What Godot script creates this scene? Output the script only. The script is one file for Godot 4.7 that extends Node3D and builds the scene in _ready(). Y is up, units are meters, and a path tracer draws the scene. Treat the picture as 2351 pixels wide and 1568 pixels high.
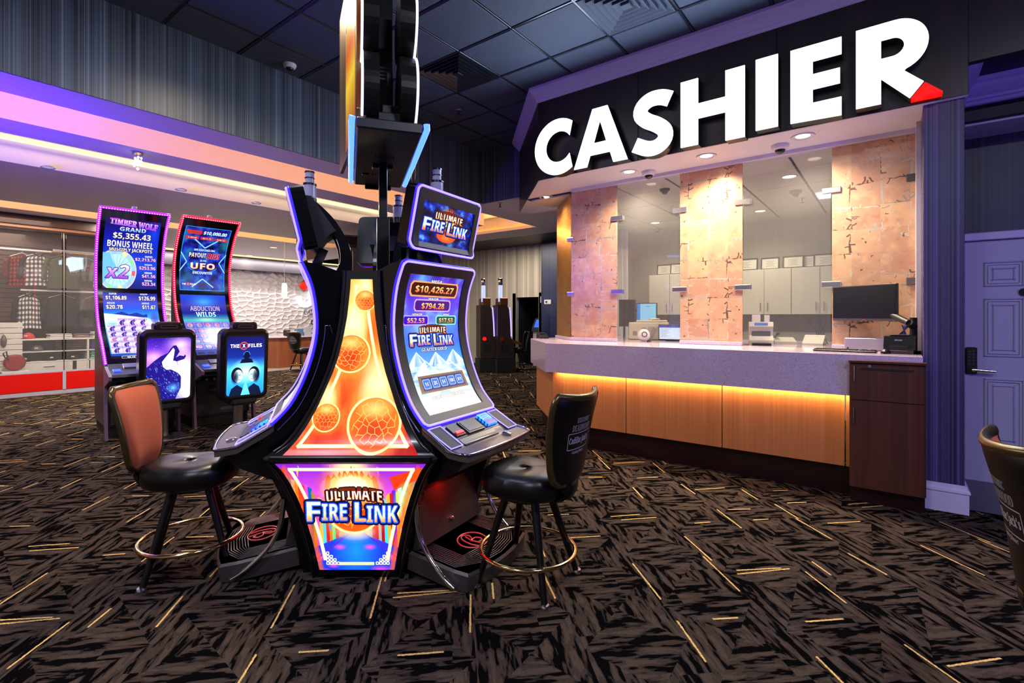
extends Node3D
# Casino floor seen from a standing eye: room axes a (depth along the cashier's side walls) and b (leftwards along the cashier front).

const YAW := 0.652753
const H_MAIN := 4.0
const H_SOFFIT := 3.19
const H_SIGN := 2.97
var sy := sin(YAW)
var cy := cos(YAW)
var M := {}
var used := {}


# ---------- places ----------
func P(a: float, b: float, h := 0.0) -> Vector3:
	return Vector3(-b, h, -a)


func RD(r: float, d: float, h := 0.0) -> Vector3:   # r metres right of the eye's axis, d metres ahead
	return P(sy * r + cy * d, -cy * r + sy * d, h)


func turn_to(fr: float, fd: float) -> float:       # turn that points +z to the direction (fr right, fd ahead)
	var w := RD(fr, fd)
	return atan2(w.x, w.z)


# ---------- naming ----------
func numbered(s: String) -> String:
	if not used.has(s):
		used[s] = 0
		return s
	used[s] += 1
	return "%s_%03d" % [s, used[s]]


func thing(called: String, label: String, category: String, at := Vector3.ZERO, turn := 0.0, group := "") -> Node3D:
	var o := Node3D.new()
	o.name = numbered(called)
	add_child(o)
	o.position = at
	o.rotation.y = turn
	o.set_meta("label", label)
	o.set_meta("category", category)
	if group:
		o.set_meta("group", group)
	return o


func dup(src: Node3D, label: String, at: Vector3, turn := 0.0) -> Node3D:
	var o: Node3D = src.duplicate()
	o.name = numbered(String(src.name).rstrip("0123456789").trim_suffix("_"))
	add_child(o)
	o.position = at
	o.rotation.y = turn
	o.set_meta("label", label)
	return o


func obj(called: String, mb: MB, m: Material, parent: Node = null) -> MeshInstance3D:
	var o := MeshInstance3D.new()
	o.mesh = mb.mesh()
	o.material_override = m
	if parent == null:
		o.name = numbered(called)
		add_child(o)
	else:
		o.name = called
		parent.add_child(o, true)
	return o


func piece(called: String, mesh: Mesh, m: Material, parent: Node, at := Vector3.ZERO, turn := 0.0) -> MeshInstance3D:
	var o := MeshInstance3D.new()
	o.mesh = mesh
	o.material_override = m
	o.position = at
	o.rotation.y = turn
	o.name = called
	parent.add_child(o, true)
	return o


func struct(called: String, mb: MB, m: Material, parent: Node = null, label := "", category := "") -> MeshInstance3D:
	var o := obj(called, mb, m, parent)
	if parent == null:
		o.set_meta("kind", "structure")
		o.set_meta("label", label)
		o.set_meta("category", category)
	return o


func shell(called: String, label: String, category: String, at := Vector3.ZERO, turn := 0.0) -> Node3D:
	var o := thing(called, label, category, at, turn)
	o.set_meta("kind", "structure")
	return o


# ---------- meshes ----------
class MB:
	var v := PackedVector3Array()
	var n := PackedVector3Array()
	var u := PackedVector2Array()

	func add3(a: Vector3, b: Vector3, c: Vector3, na: Vector3, nb: Vector3, nc: Vector3, ua := Vector2.ZERO, ub := Vector2.ZERO, uc := Vector2.ZERO) -> void:
		v.append(a); v.append(c); v.append(b)
		n.append(na); n.append(nc); n.append(nb)
		u.append(ua); u.append(uc); u.append(ub)

	func tri(a: Vector3, b: Vector3, c: Vector3) -> void:
		var m := (b - a).cross(c - a).normalized()
		add3(a, b, c, m, m, m, Vector2(a.x, a.y), Vector2(b.x, b.y), Vector2(c.x, c.y))

	func quad(a: Vector3, b: Vector3, c: Vector3, d: Vector3, ua := Vector2(0, 1), ub := Vector2(1, 1), uc := Vector2(1, 0), ud := Vector2(0, 0)) -> void:   # counter-clockwise from the front
		var m := (c - a).cross(d - b).normalized()
		add3(a, b, c, m, m, m, ua, ub, uc)
		add3(a, c, d, m, m, m, ua, uc, ud)

	func wall(a: Vector3, b: Vector3, y0: float, y1: float) -> void:   # upright face, uv in metres; front is on the left going from b to a
		var l := a.distance_to(b)
		quad(Vector3(a.x, y0, a.z), Vector3(b.x, y0, b.z), Vector3(b.x, y1, b.z), Vector3(a.x, y1, a.z), Vector2(0, -y0), Vector2(l, -y0), Vector2(l, -y1), Vector2(0, -y1))

	func box(c: Vector3, s: Vector3, bev := 0.0, xf := Transform3D.IDENTITY) -> void:
		var h := s * 0.5
		bev = minf(bev, minf(h.x, minf(h.y, h.z)) * 0.9)
		var k := h - Vector3.ONE * bev
		for ax in 3:
			for sg in [-1.0, 1.0]:
				var e := Vector3.ZERO; e[ax] = sg
				var p := Vector3.ZERO; p[(ax + 1) % 3] = 1.0
				var q := Vector3.ZERO; q[(ax + 2) % 3] = sg
				var o := c + e * h
				var a := o - p * k - q * k
				var b := o + p * k - q * k
				var cc := o + p * k + q * k
				var d := o - p * k + q * k
				var w: float = 2.0 * k[(ax + 1) % 3]
				var t: float = 2.0 * k[(ax + 2) % 3]
				quad(xf * a, xf * b, xf * cc, xf * d, Vector2(0, t), Vector2(w, t), Vector2(w, 0), Vector2(0, 0))
		if bev <= 0.0:
			return
		for ax in 3:
			var i1 := (ax + 1) % 3
			var i2 := (ax + 2) % 3
			for s1 in [-1.0, 1.0]:
				for s2 in [-1.0, 1.0]:
					var d1 := Vector3.ZERO; d1[i1] = s1
					var d2 := Vector3.ZERO; d2[i2] = s2
					var al := Vector3.ZERO; al[ax] = k[ax]
					var e1 := c + d1 * h[i1] + d2 * k[i2]
					var e2 := c + d1 * k[i1] + d2 * h[i2]
					var A := e1 - al
					var B := e1 + al
					var G := e2 + al
					var D := e2 - al
					if (B - A).cross(G - A).dot(d1 + d2) > 0.0:
						quad(xf * A, xf * B, xf * G, xf * D)
					else:
						quad(xf * B, xf * A, xf * D, xf * G)
		for sx in [-1.0, 1.0]:
			for sy_ in [-1.0, 1.0]:
				for sz in [-1.0, 1.0]:
					var a := c + Vector3(sx * h.x, sy_ * k.y, sz * k.z)
					var b := c + Vector3(sx * k.x, sy_ * h.y, sz * k.z)
					var d := c + Vector3(sx * k.x, sy_ * k.y, sz * h.z)
					if sx * sy_ * sz > 0:
						tri(xf * a, xf * b, xf * d)
					else:
						tri(xf * a, xf * d, xf * b)

	func lathe(prof: PackedVector2Array, segs := 24, xf := Transform3D.IDENTITY, sharp := 0.7) -> void:   # (radius, height) from bottom to top
		for i in prof.size() - 1:
			var p := prof[i]
			var q := prof[i + 1]
			var t := (q - p)
			if t.length() < 1e-6:
				continue
			var nm := Vector2(t.y, -t.x).normalized()
			var n0 := nm
			var n1 := nm
			if i > 0 and (p - prof[i - 1]).length() > 1e-6:
				var tp := (p - prof[i - 1]).normalized()
				var m0 := Vector2(tp.y, -tp.x)
				if m0.dot(nm) > sharp:
					n0 = (m0 + nm).normalized()
			if i < prof.size() - 2 and (prof[i + 2] - q).length() > 1e-6:
				var tn := (prof[i + 2] - q).normalized()
				var m1 := Vector2(tn.y, -tn.x)
				if m1.dot(nm) > sharp:
					n1 = (m1 + nm).normalized()
			for k in segs:
				var a0 := TAU * k / segs
				var a1 := TAU * (k + 1) / segs
				var c0 := Vector3(sin(a0), 0, cos(a0))
				var c1 := Vector3(sin(a1), 0, cos(a1))
				var A := xf * (c0 * p.x + Vector3.UP * p.y)
				var B := xf * (c1 * p.x + Vector3.UP * p.y)
				var D := xf * (c1 * q.x + Vector3.UP * q.y)
				var E := xf * (c0 * q.x + Vector3.UP * q.y)
				var bs := xf.basis.orthonormalized()
				var nA := bs * (c0 * n0.x + Vector3.UP * n0.y)
				var nB := bs * (c1 * n0.x + Vector3.UP * n0.y)
				var nD := bs * (c1 * n1.x + Vector3.UP * n1.y)
				var nE := bs * (c0 * n1.x + Vector3.UP * n1.y)
				var u0 := float(k) / segs
				var u1 := float(k + 1) / segs
				if p.x > 1e-6:
					add3(A, B, D, nA, nB, nD, Vector2(u0, p.y), Vector2(u1, p.y), Vector2(u1, q.y))
				if q.x > 1e-6:
					add3(A, D, E, nA, nD, nE, Vector2(u0, p.y), Vector2(u1, q.y), Vector2(u0, q.y))

	func cyl(r: float, y0: float, y1: float, segs := 20, xf := Transform3D.IDENTITY, bev := 0.0) -> void:
		lathe(PackedVector2Array([Vector2(0, y0), Vector2(r - bev, y0), Vector2(r, y0 + bev), Vector2(r, y1 - bev), Vector2(r - bev, y1), Vector2(0, y1)]), segs, xf)

	func rod(a: Vector3, b: Vector3, r0: float, r1 := -1.0, segs := 12) -> void:
		if r1 < 0.0:
			r1 = r0
		var y := (b - a)
		var l := y.length()
		y /= l
		var x := y.cross(Vector3.RIGHT if absf(y.x) < 0.8 else Vector3.FORWARD).normalized()
		var xf := Transform3D(Basis(x, y, x.cross(y)), a)
		lathe(PackedVector2Array([Vector2(0, 0), Vector2(r0, 0), Vector2(r1, l), Vector2(0, l)]), segs, xf)

	func tube(pts: PackedVector3Array, r: float, sides := 8, closed := false, flat := 1.0) -> void:
		var c := pts.size()
		var rings := []
		var up := Vector3.ZERO
		for i in c:
			var t: Vector3
			if closed:
				t = (pts[(i + 1) % c] - pts[(i - 1 + c) % c]).normalized()
			else:
				t = (pts[mini(i + 1, c - 1)] - pts[maxi(i - 1, 0)]).normalized()
			if up == Vector3.ZERO:
				up = t.cross(Vector3.UP if absf(t.y) < 0.9 else Vector3.RIGHT).normalized()
			up = (up - t * up.dot(t)).normalized()
			var w := t.cross(up)
			var ring := []
			for k in sides:
				var a := TAU * k / sides
				var nn := up * cos(a) + w * sin(a)
				ring.append([pts[i] + up * cos(a) * r + w * sin(a) * r * flat, nn])
			rings.append(ring)
		for i in (c if closed else c - 1):
			var A: Array = rings[i]
			var B: Array = rings[(i + 1) % c]
			for k in sides:
				var k2 := (k + 1) % sides
				add3(A[k][0], A[k2][0], B[k2][0], A[k][1], A[k2][1], B[k2][1])
				add3(A[k][0], B[k2][0], B[k][0], A[k][1], B[k2][1], B[k][1])
		if not closed:
			for e in 2:
				var R: Array = rings[0] if e == 0 else rings[c - 1]
				for k in range(1, sides - 1):
					if e == 0:
						tri(R[0][0], R[k + 1][0], R[k][0])
					else:
						tri(R[0][0], R[k][0], R[k + 1][0])

	func grid(rows: Array, flip := false, uv := true) -> void:   # rows of points; the front is where row direction x column direction points (smooth)
		var R := rows.size()
		var K: int = rows[0].size()
		var N := []
		for i in R:
			var nr := PackedVector3Array()
			for k in K:
				var dk: Vector3 = rows[i][mini(k + 1, K - 1)] - rows[i][maxi(k - 1, 0)]
				var di: Vector3 = rows[mini(i + 1, R - 1)][k] - rows[maxi(i - 1, 0)][k]
				var m := dk.cross(di).normalized()
				nr.append(-m if flip else m)
			N.append(nr)
		for i in R - 1:
			for k in K - 1:
				var a: Vector3 = rows[i][k]
				var b: Vector3 = rows[i][k + 1]
				var c: Vector3 = rows[i + 1][k + 1]
				var d: Vector3 = rows[i + 1][k]
				var ua := Vector2(float(k) / (K - 1), 1.0 - float(i) / (R - 1))
				var ub := Vector2(float(k + 1) / (K - 1), ua.y)
				var uc := Vector2(ub.x, 1.0 - float(i + 1) / (R - 1))
				var ud := Vector2(ua.x, uc.y)
				if flip:
					add3(a, c, b, N[i][k], N[i + 1][k + 1], N[i][k + 1], ua, uc, ub)
					add3(a, d, c, N[i][k], N[i + 1][k], N[i + 1][k + 1], ua, ud, uc)
				else:
					add3(a, b, c, N[i][k], N[i][k + 1], N[i + 1][k + 1], ua, ub, uc)
					add3(a, c, d, N[i][k], N[i + 1][k + 1], N[i + 1][k], ua, uc, ud)

	func prism(poly: PackedVector2Array, z0: float, z1: float, xf := Transform3D.IDENTITY, bev := 0.0, holes := []) -> void:   # polygon in x,y pushed along z; bevel on the z1 face
		poly = _ccw(poly)
		var face := poly
		if bev > 0.0:
			face = inset(poly, bev)
		var whole := face
		var hs := []
		for hp in holes:
			var hh := _ccw(hp)
			hh.reverse()
			hs.append(hh)
			whole = _bridge(whole, hh)
		var idx := Geometry2D.triangulate_polygon(whole)
		for i in range(0, idx.size(), 3):
			var a := whole[idx[i]]
			var b := whole[idx[i + 1]]
			var c := whole[idx[i + 2]]
			if (b - a).cross(c - a) < 0:
				var t := b; b = c; c = t
			_cap(a, b, c, z1, xf, false)
		var back := poly
		for hh in hs:
			back = _bridge(back, hh)
		idx = Geometry2D.triangulate_polygon(back)
		for i in range(0, idx.size(), 3):
			var a := back[idx[i]]
			var b := back[idx[i + 1]]
			var c := back[idx[i + 2]]
			if (b - a).cross(c - a) < 0:
				var t := b; b = c; c = t
			_cap(a, b, c, z0, xf, true)
		_side(poly, poly, z0, z1 - bev, xf)
		if bev > 0.0:
			_side(poly, face, z1 - bev, z1, xf)
		for hh in hs:
			_side(hh, hh, z0, z1, xf)

	func _cap(a: Vector2, b: Vector2, c: Vector2, z: float, xf: Transform3D, back: bool) -> void:
		var m := (xf.basis * Vector3(0, 0, -1.0 if back else 1.0)).normalized()
		var A := xf * Vector3(a.x, a.y, z)
		var B := xf * Vector3(b.x, b.y, z)
		var D := xf * Vector3(c.x, c.y, z)
		if back:
			add3(A, D, B, m, m, m, a, c, b)
		else:
			add3(A, B, D, m, m, m, a, b, c)

	func _side(p: PackedVector2Array, q: PackedVector2Array, z0: float, z1: float, xf: Transform3D) -> void:
		var k := p.size()
		var run := 0.0
		for i in k:
			var j := (i + 1) % k
			var l := p[i].distance_to(p[j])
			if l < 1e-6:
				continue
			quad(xf * Vector3(p[i].x, p[i].y, z0), xf * Vector3(p[j].x, p[j].y, z0), xf * Vector3(q[j].x, q[j].y, z1), xf * Vector3(q[i].x, q[i].y, z1), Vector2(run, z0), Vector2(run + l, z0), Vector2(run + l, z1), Vector2(run, z1))
			run += l

	static func _ccw(p: PackedVector2Array) -> PackedVector2Array:
		var s := 0.0
		for i in p.size():
			s += p[i].cross(p[(i + 1) % p.size()])
		var q := p.duplicate()
		if s < 0:
			q.reverse()
		return q

	static func inset(p: PackedVector2Array, d: float) -> PackedVector2Array:
		var q := PackedVector2Array()
		var k := p.size()
		for i in k:
			var a := (p[i] - p[(i - 1 + k) % k]).normalized()
			var b := (p[(i + 1) % k] - p[i]).normalized()
			var na := Vector2(-a.y, a.x)
			var nb := Vector2(-b.y, b.x)
			var m := (na + nb).normalized()
			q.append(p[i] + m * minf(d / maxf(m.dot(na), 0.3), d * 2.0))
		return q

	static func _bridge(o: PackedVector2Array, h: PackedVector2Array) -> PackedVector2Array:
		var bi := 0
		var bj := 0
		var bd := 1e9
		for i in o.size():
			for j in h.size():
				var d := o[i].distance_squared_to(h[j])
				if d < bd:
					bd = d; bi = i; bj = j
		var r := PackedVector2Array()
		for i in bi + 1:
			r.append(o[i])
		for j in h.size() + 1:
			r.append(h[(bj + j) % h.size()])
		for i in range(bi, o.size()):
			r.append(o[i])
		return r

	func sweep(path: PackedVector3Array, prof: PackedVector2Array, closed := false) -> void:   # profile (out to the left of travel, up) along a level path, mitred
		var c := path.size()
		var rows := []
		for i in c:
			var a: Vector3 = path[i] - path[(i - 1 + c) % c]
			var b: Vector3 = path[(i + 1) % c] - path[i]
			if not closed and i == 0:
				a = b
			if not closed and i == c - 1:
				b = a
			a = a.normalized(); b = b.normalized()
			var na := Vector3(a.z, 0, -a.x)
			var nb := Vector3(b.z, 0, -b.x)
			var m := (na + nb).normalized()
			m /= maxf(m.dot(na), 0.3)
			var row := PackedVector3Array()
			for p in prof:
				row.append(path[i] + m * p.x + Vector3.UP * p.y)
			rows.append(row)
		for i in (c if closed else c - 1):
			var A: PackedVector3Array = rows[i]
			var B: PackedVector3Array = rows[(i + 1) % c]
			var l := path[i].distance_to(path[(i + 1) % c])
			var t := 0.0
			for k in prof.size() - 1:
				var s := prof[k].distance_to(prof[k + 1])
				quad(A[k], B[k], B[k + 1], A[k + 1], Vector2(0, t), Vector2(l, t), Vector2(l, t + s), Vector2(0, t + s))
				t += s

	func mesh() -> ArrayMesh:
		var am := ArrayMesh.new()
		var arr := []
		arr.resize(Mesh.ARRAY_MAX)
		arr[Mesh.ARRAY_VERTEX] = v
		arr[Mesh.ARRAY_NORMAL] = n
		arr[Mesh.ARRAY_TEX_UV] = u
		am.add_surface_from_arrays(Mesh.PRIMITIVE_TRIANGLES, arr)
		return am


func mb() -> MB:
	return MB.new()


func boxm(c: Vector3, s: Vector3, bev := 0.0) -> MB:
	var m := MB.new()
	m.box(c, s, bev)
	return m


func at(o: Vector3, rx := 0.0, ry := 0.0, rz := 0.0) -> Transform3D:
	return Transform3D(Basis.from_euler(Vector3(rx, ry, rz)), o)


func rrect(w: float, h: float, r: float, seg := 5, c := Vector2.ZERO) -> PackedVector2Array:
	var p := PackedVector2Array()
	for q in 4:
		var o := Vector2((w / 2 - r) * (1 if q in [0, 3] else -1), (h / 2 - r) * (1 if q < 2 else -1))
		for i in seg + 1:
			var a := PI / 2 * (q + float(i) / seg)
			p.append(c + o + Vector2(cos(a), sin(a)) * r)
	return p


func spline(pts: PackedVector2Array, count: int) -> PackedVector2Array:   # Catmull-Rom, evenly spaced along its length
	var fine := PackedVector2Array()
	for i in pts.size() - 1:
		for k in 16:
			fine.append(pts[i].cubic_interpolate(pts[i + 1], pts[maxi(i - 1, 0)], pts[mini(i + 2, pts.size() - 1)], k / 16.0))
	fine.append(pts[pts.size() - 1])
	var run := PackedFloat32Array([0.0])
	for i in range(1, fine.size()):
		run.append(run[i - 1] + fine[i].distance_to(fine[i - 1]))
	var out := PackedVector2Array()
	var j := 0
	for i in count:
		var want := run[run.size() - 1] * i / (count - 1)
		while j < run.size() - 2 and run[j + 1] < want:
			j += 1
		out.append(fine[j].lerp(fine[j + 1], clampf((want - run[j]) / maxf(run[j + 1] - run[j], 1e-6), 0, 1)))
	return out


# ---------- materials ----------
func lin(r: float, g: float, b: float) -> Color:
	return Color(r, g, b).linear_to_srgb()


func mat(c: Color, rough := 0.6, metal := 0.0, tex: Texture2D = null) -> StandardMaterial3D:
	var m := StandardMaterial3D.new()
	m.albedo_color = c
	m.roughness = rough
	m.metallic = metal
	if tex:
		m.albedo_texture = tex
	return m


func glow(c: Color, e: float, tex: Texture2D = null) -> StandardMaterial3D:
	var m := StandardMaterial3D.new()
	m.albedo_color = Color(0.02, 0.02, 0.02)
	m.roughness = 0.25
	m.emission_enabled = true
	m.emission = c
	m.emission_energy_multiplier = e
	if tex:
		m.emission_operator = BaseMaterial3D.EMISSION_OP_MULTIPLY
		m.emission_texture = tex
	return m


func area(where: Vector3, towards: Vector3, size: Vector2, c: Color, e: float, up := Vector3.UP) -> void:
	var l := AreaLight3D.new()
	l.name = numbered("area_lamp")
	l.area_size = size
	l.light_color = c
	l.light_energy = e
	l.area_range = 30.0
	l.area_attenuation = 2.0
	l.shadow_enabled = true
	add_child(l)
	if absf(towards.normalized().dot(up)) > 0.95:
		up = Vector3.FORWARD
	l.look_at_from_position(where, where + towards, up)


func omni(where: Vector3, c: Color, e: float, size := 0.05) -> void:
	var l := OmniLight3D.new()
	l.name = numbered("omni_lamp")
	l.light_color = c
	l.light_energy = e
	l.light_size = size
	l.omni_range = 30.0
	l.omni_attenuation = 2.0
	l.shadow_enabled = true
	add_child(l)
	l.position = where


func spot(where: Vector3, towards: Vector3, c: Color, e: float, angle := 50.0, size := 0.06) -> void:
	var l := SpotLight3D.new()
	l.name = numbered("spot_lamp")
	l.light_color = c
	l.light_energy = e
	l.light_size = size
	l.spot_range = 30.0
	l.spot_attenuation = 2.0
	l.spot_angle = angle
	l.shadow_enabled = true
	add_child(l)
	l.look_at_from_position(where, where + towards, Vector3.UP if absf(towards.normalized().y) < 0.9 else Vector3.FORWARD)


# ---------- painting flat print ----------
func canvas(w: int, h: int, c := Color.BLACK) -> Image:
	var im := Image.create(w, h, false, Image.FORMAT_RGBA8)
	im.fill(c)
	return im


func tex(im: Image) -> ImageTexture:
	return ImageTexture.create_from_image(im)


func vgrad(im: Image, r: Rect2i, stops: Array) -> void:   # [[0..1, colour], ...] from top to bottom
	for y in r.size.y:
		var t := float(y) / maxf(r.size.y - 1, 1)
		var c: Color = stops[0][1]
		for i in stops.size() - 1:
			if t >= stops[i][0]:
				c = stops[i][1].lerp(stops[i + 1][1], clampf((t - stops[i][0]) / maxf(stops[i + 1][0] - stops[i][0], 1e-4), 0, 1))
		im.fill_rect(Rect2i(r.position.x, r.position.y + y, r.size.x, 1), c)


func poly(im: Image, p: PackedVector2Array, c: Color) -> void:
	var lo := 1e9
	var hi := -1e9
	for q in p:
		lo = minf(lo, q.y); hi = maxf(hi, q.y)
	var k := p.size()
	for y in range(maxi(0, int(floor(lo))), mini(im.get_height() - 1, int(ceil(hi))) + 1):
		var yy := y + 0.5
		var xs := []
		for i in k:
			var a := p[i]
			var b := p[(i + 1) % k]
			if (a.y <= yy) != (b.y <= yy):
				xs.append(a.x + (yy - a.y) / (b.y - a.y) * (b.x - a.x))
		xs.sort()
		for i in range(0, xs.size() - 1, 2):
			var x0 := int(round(xs[i]))
			im.fill_rect(Rect2i(x0, y, maxi(int(round(xs[i + 1])) - x0, 1), 1), c)


func pts(a: Array) -> PackedVector2Array:   # [x, y, x, y, ...]
	var p := PackedVector2Array()
	for i in range(0, a.size(), 2):
		p.append(Vector2(a[i], a[i + 1]))
	return p


func stroke(im: Image, p: PackedVector2Array, w: float, c: Color) -> void:
	for i in p.size() - 1:
		var d := (p[i + 1] - p[i])
		if d.length() < 0.01:
			continue
		var n := Vector2(-d.y, d.x).normalized() * w * 0.5
		poly(im, PackedVector2Array([p[i] + n, p[i + 1] + n, p[i + 1] - n, p[i] - n]), c)


func oval(im: Image, c: Vector2, rx: float, ry: float, col: Color) -> void:
	for y in range(maxi(0, int(c.y - ry)), mini(im.get_height() - 1, int(c.y + ry)) + 1):
		var t := (y + 0.5 - c.y) / ry
		if absf(t) < 1.0:
			var w := rx * sqrt(1.0 - t * t)
			im.fill_rect(Rect2i(int(c.x - w), y, int(2 * w), 1), col)


func ring(im: Image, c: Vector2, r: float, w: float, col: Color, sx := 1.0, a0 := 0.0, a1 := TAU) -> void:
	var p := PackedVector2Array()
	for i in 41:
		var a := lerpf(a0, a1, i / 40.0)
		p.append(c + Vector2(cos(a) * sx, sin(a)) * r)
	stroke(im, p, w, col)


func haze(im: Image, c: Vector2, rx: float, ry: float, col: Color, power := 1.6) -> void:   # a soft spot, blended
	var s := Image.create(32, 32, false, Image.FORMAT_RGBA8)
	for y in 32:
		for x in 32:
			var d := Vector2(x - 15.5, y - 15.5).length() / 15.5
			s.set_pixel(x, y, Color(col.r, col.g, col.b, col.a * pow(clampf(1.0 - d, 0, 1), power)))
	s.resize(maxi(int(rx * 2), 2), maxi(int(ry * 2), 2), Image.INTERPOLATE_BILINEAR)
	im.blend_rect(s, Rect2i(0, 0, s.get_width(), s.get_height()), Vector2i(int(c.x - rx), int(c.y - ry)))


func clouds(im: Image, r: Rect2i, seed_: int, freq: float, cols: Array, alpha := 1.0, stretch := 1.0) -> void:   # soft noise through a colour ramp, drawn small and enlarged
	var nz := FastNoiseLite.new()
	nz.seed = seed_
	nz.frequency = freq
	nz.fractal_octaves = 4
	var w := maxi(r.size.x / 4, 8)
	var h := maxi(r.size.y / 4, 8)
	var s := Image.create(w, h, false, Image.FORMAT_RGBA8)
	for y in h:
		for x in w:
			var t := clampf(nz.get_noise_2d(x, y * stretch) * 0.9 + 0.5, 0, 0.999) * (cols.size() - 1)
			var c: Color = cols[int(t)].lerp(cols[int(t) + 1], t - int(t))
			c.a *= alpha
			s.set_pixel(x, y, c)
	s.resize(r.size.x, r.size.y, Image.INTERPOLATE_CUBIC)
	im.blend_rect(s, Rect2i(Vector2i.ZERO, r.size), r.position)


var glyphs := {}


func glyph_tris(s: String, font: String, bold: bool) -> Array:
	var key := s + font + str(bold)
	if not glyphs.has(key):
		var tm := TextMesh.new()
		var f := SystemFont.new()
		f.font_names = PackedStringArray([font])
		f.font_weight = 700 if bold else 400
		tm.font = f
		tm.text = s
		tm.font_size = 64
		tm.pixel_size = 0.01
		tm.depth = 0.0
		tm.curve_step = 2.0
		var a := tm.get_mesh_arrays()
		var ps := PackedVector2Array()
		var lo := Vector2(1e9, 1e9)
		var hi := -lo
		for i in a[Mesh.ARRAY_INDEX]:
			var q: Vector3 = a[Mesh.ARRAY_VERTEX][i]
			ps.append(Vector2(q.x, -q.y))
			lo = lo.min(ps[ps.size() - 1]); hi = hi.max(ps[ps.size() - 1])
		glyphs[key] = [ps, lo, hi - lo]
	return glyphs[key]


# text in a box (centre, size); o: font, bold, fill (colour or two), line (colour), lw, line2, lw2, skew, arch, bend
func text(im: Image, s: String, c: Vector2, size: Vector2, o := {}) -> void:
	var g := glyph_tris(s, o.get("font", "Droid Sans"), o.get("bold", true))
	var pad := int(o.get("lw2", 0) + o.get("lw", 0) + absf(o.get("arch", 0.0)) + absf(o.get("skew", 0.0)) * size.y + absf(o.get("lift", 0.0)) * 0.5 + 4)
	if size.x <= 0.0:
		size.x = size.y * g[2].x / maxf(g[2].y, 1e-3)
	var w := int(size.x) + 2 * pad
	var h := int(size.y) + 2 * pad
	var mask := Image.create(w, h, false, Image.FORMAT_RGBA8)
	var k: Vector2 = size / g[2].max(Vector2(1e-3, 1e-3))
	var ps: PackedVector2Array = g[0]
	for i in range(0, ps.size(), 3):
		var t := PackedVector2Array()
		for j in 3:
			var q: Vector2 = (ps[i + j] - g[1]) * k
			var e := q.x / size.x * 2.0 - 1.0
			q.y -= o.get("arch", 0.0) * (1.0 - e * e)
			q.y += o.get("lift", 0.0) * 0.5 * e
			q.x -= o.get("skew", 0.0) * (q.y - size.y * 0.5)
			t.append(q + Vector2(pad, pad))
		poly(mask, t, Color.WHITE)
	var to := Vector2i(int(c.x) - w / 2, int(c.y) - h / 2)
	var all := Rect2i(0, 0, w, h)
	var flat := Image.create(w, h, false, Image.FORMAT_RGBA8)
	for e in [["line2", o.get("lw2", 0) + o.get("lw", 0)], ["line", o.get("lw", 0)]]:
		if o.has(e[0]) and e[1] > 0:
			flat.fill(o[e[0]])
			var steps := 12
			for a in steps:
				im.blit_rect_mask(flat, mask, all, to + Vector2i((Vector2.from_angle(TAU * a / steps) * e[1]).round()))
	var fill = o.get("fill", Color.WHITE)
	if fill is Array:
		vgrad(flat, Rect2i(0, pad, w, int(size.y)), fill if fill[0] is Array else [[0.0, fill[0]], [1.0, fill[1]]])
	else:
		flat.fill(fill)
	im.blit_rect_mask(flat, mask, all, to)


func signtext(m: MB, s: String, c: Vector3, height: float, depth := 0.004, bold := true, font := "Droid Sans", width := 0.0) -> void:   # raised lettering facing +z, centred
	var g := glyph_tris(s, font, bold)
	var k: float = height / g[2].y
	var kx: float = width / g[2].x if width > 0.0 else k
	var ps: PackedVector2Array = g[0]
	for i in range(0, ps.size(), 3):
		var t := []
		for j in 3:
			var q: Vector2 = ps[i + j] - g[1] - g[2] * 0.5
			t.append(c + Vector3(q.x * kx, -q.y * k, depth))
		if (t[1] - t[0]).cross(t[2] - t[0]).z < 0:
			m.tri(t[0], t[2], t[1])
		else:
			m.tri(t[0], t[1], t[2])


# ---------- shared surfaces ----------
func noise_img(w: int, h: int, seed_: int, fx: float, fy: float, lo := 0.0, hi := 1.0) -> Image:   # grey value noise that repeats, two octaves
	var rng := RandomNumberGenerator.new()
	rng.seed = seed_
	var a := Image.create(maxi(int(fx), 2), maxi(int(fy), 2), false, Image.FORMAT_RGBA8)
	for y in a.get_height():
		for x in a.get_width():
			var v := lerpf(lo, hi, rng.randf())
			a.set_pixel(x, y, Color(v, v, v))
	a.resize(w, h, Image.INTERPOLATE_BILINEAR)
	return a


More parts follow.
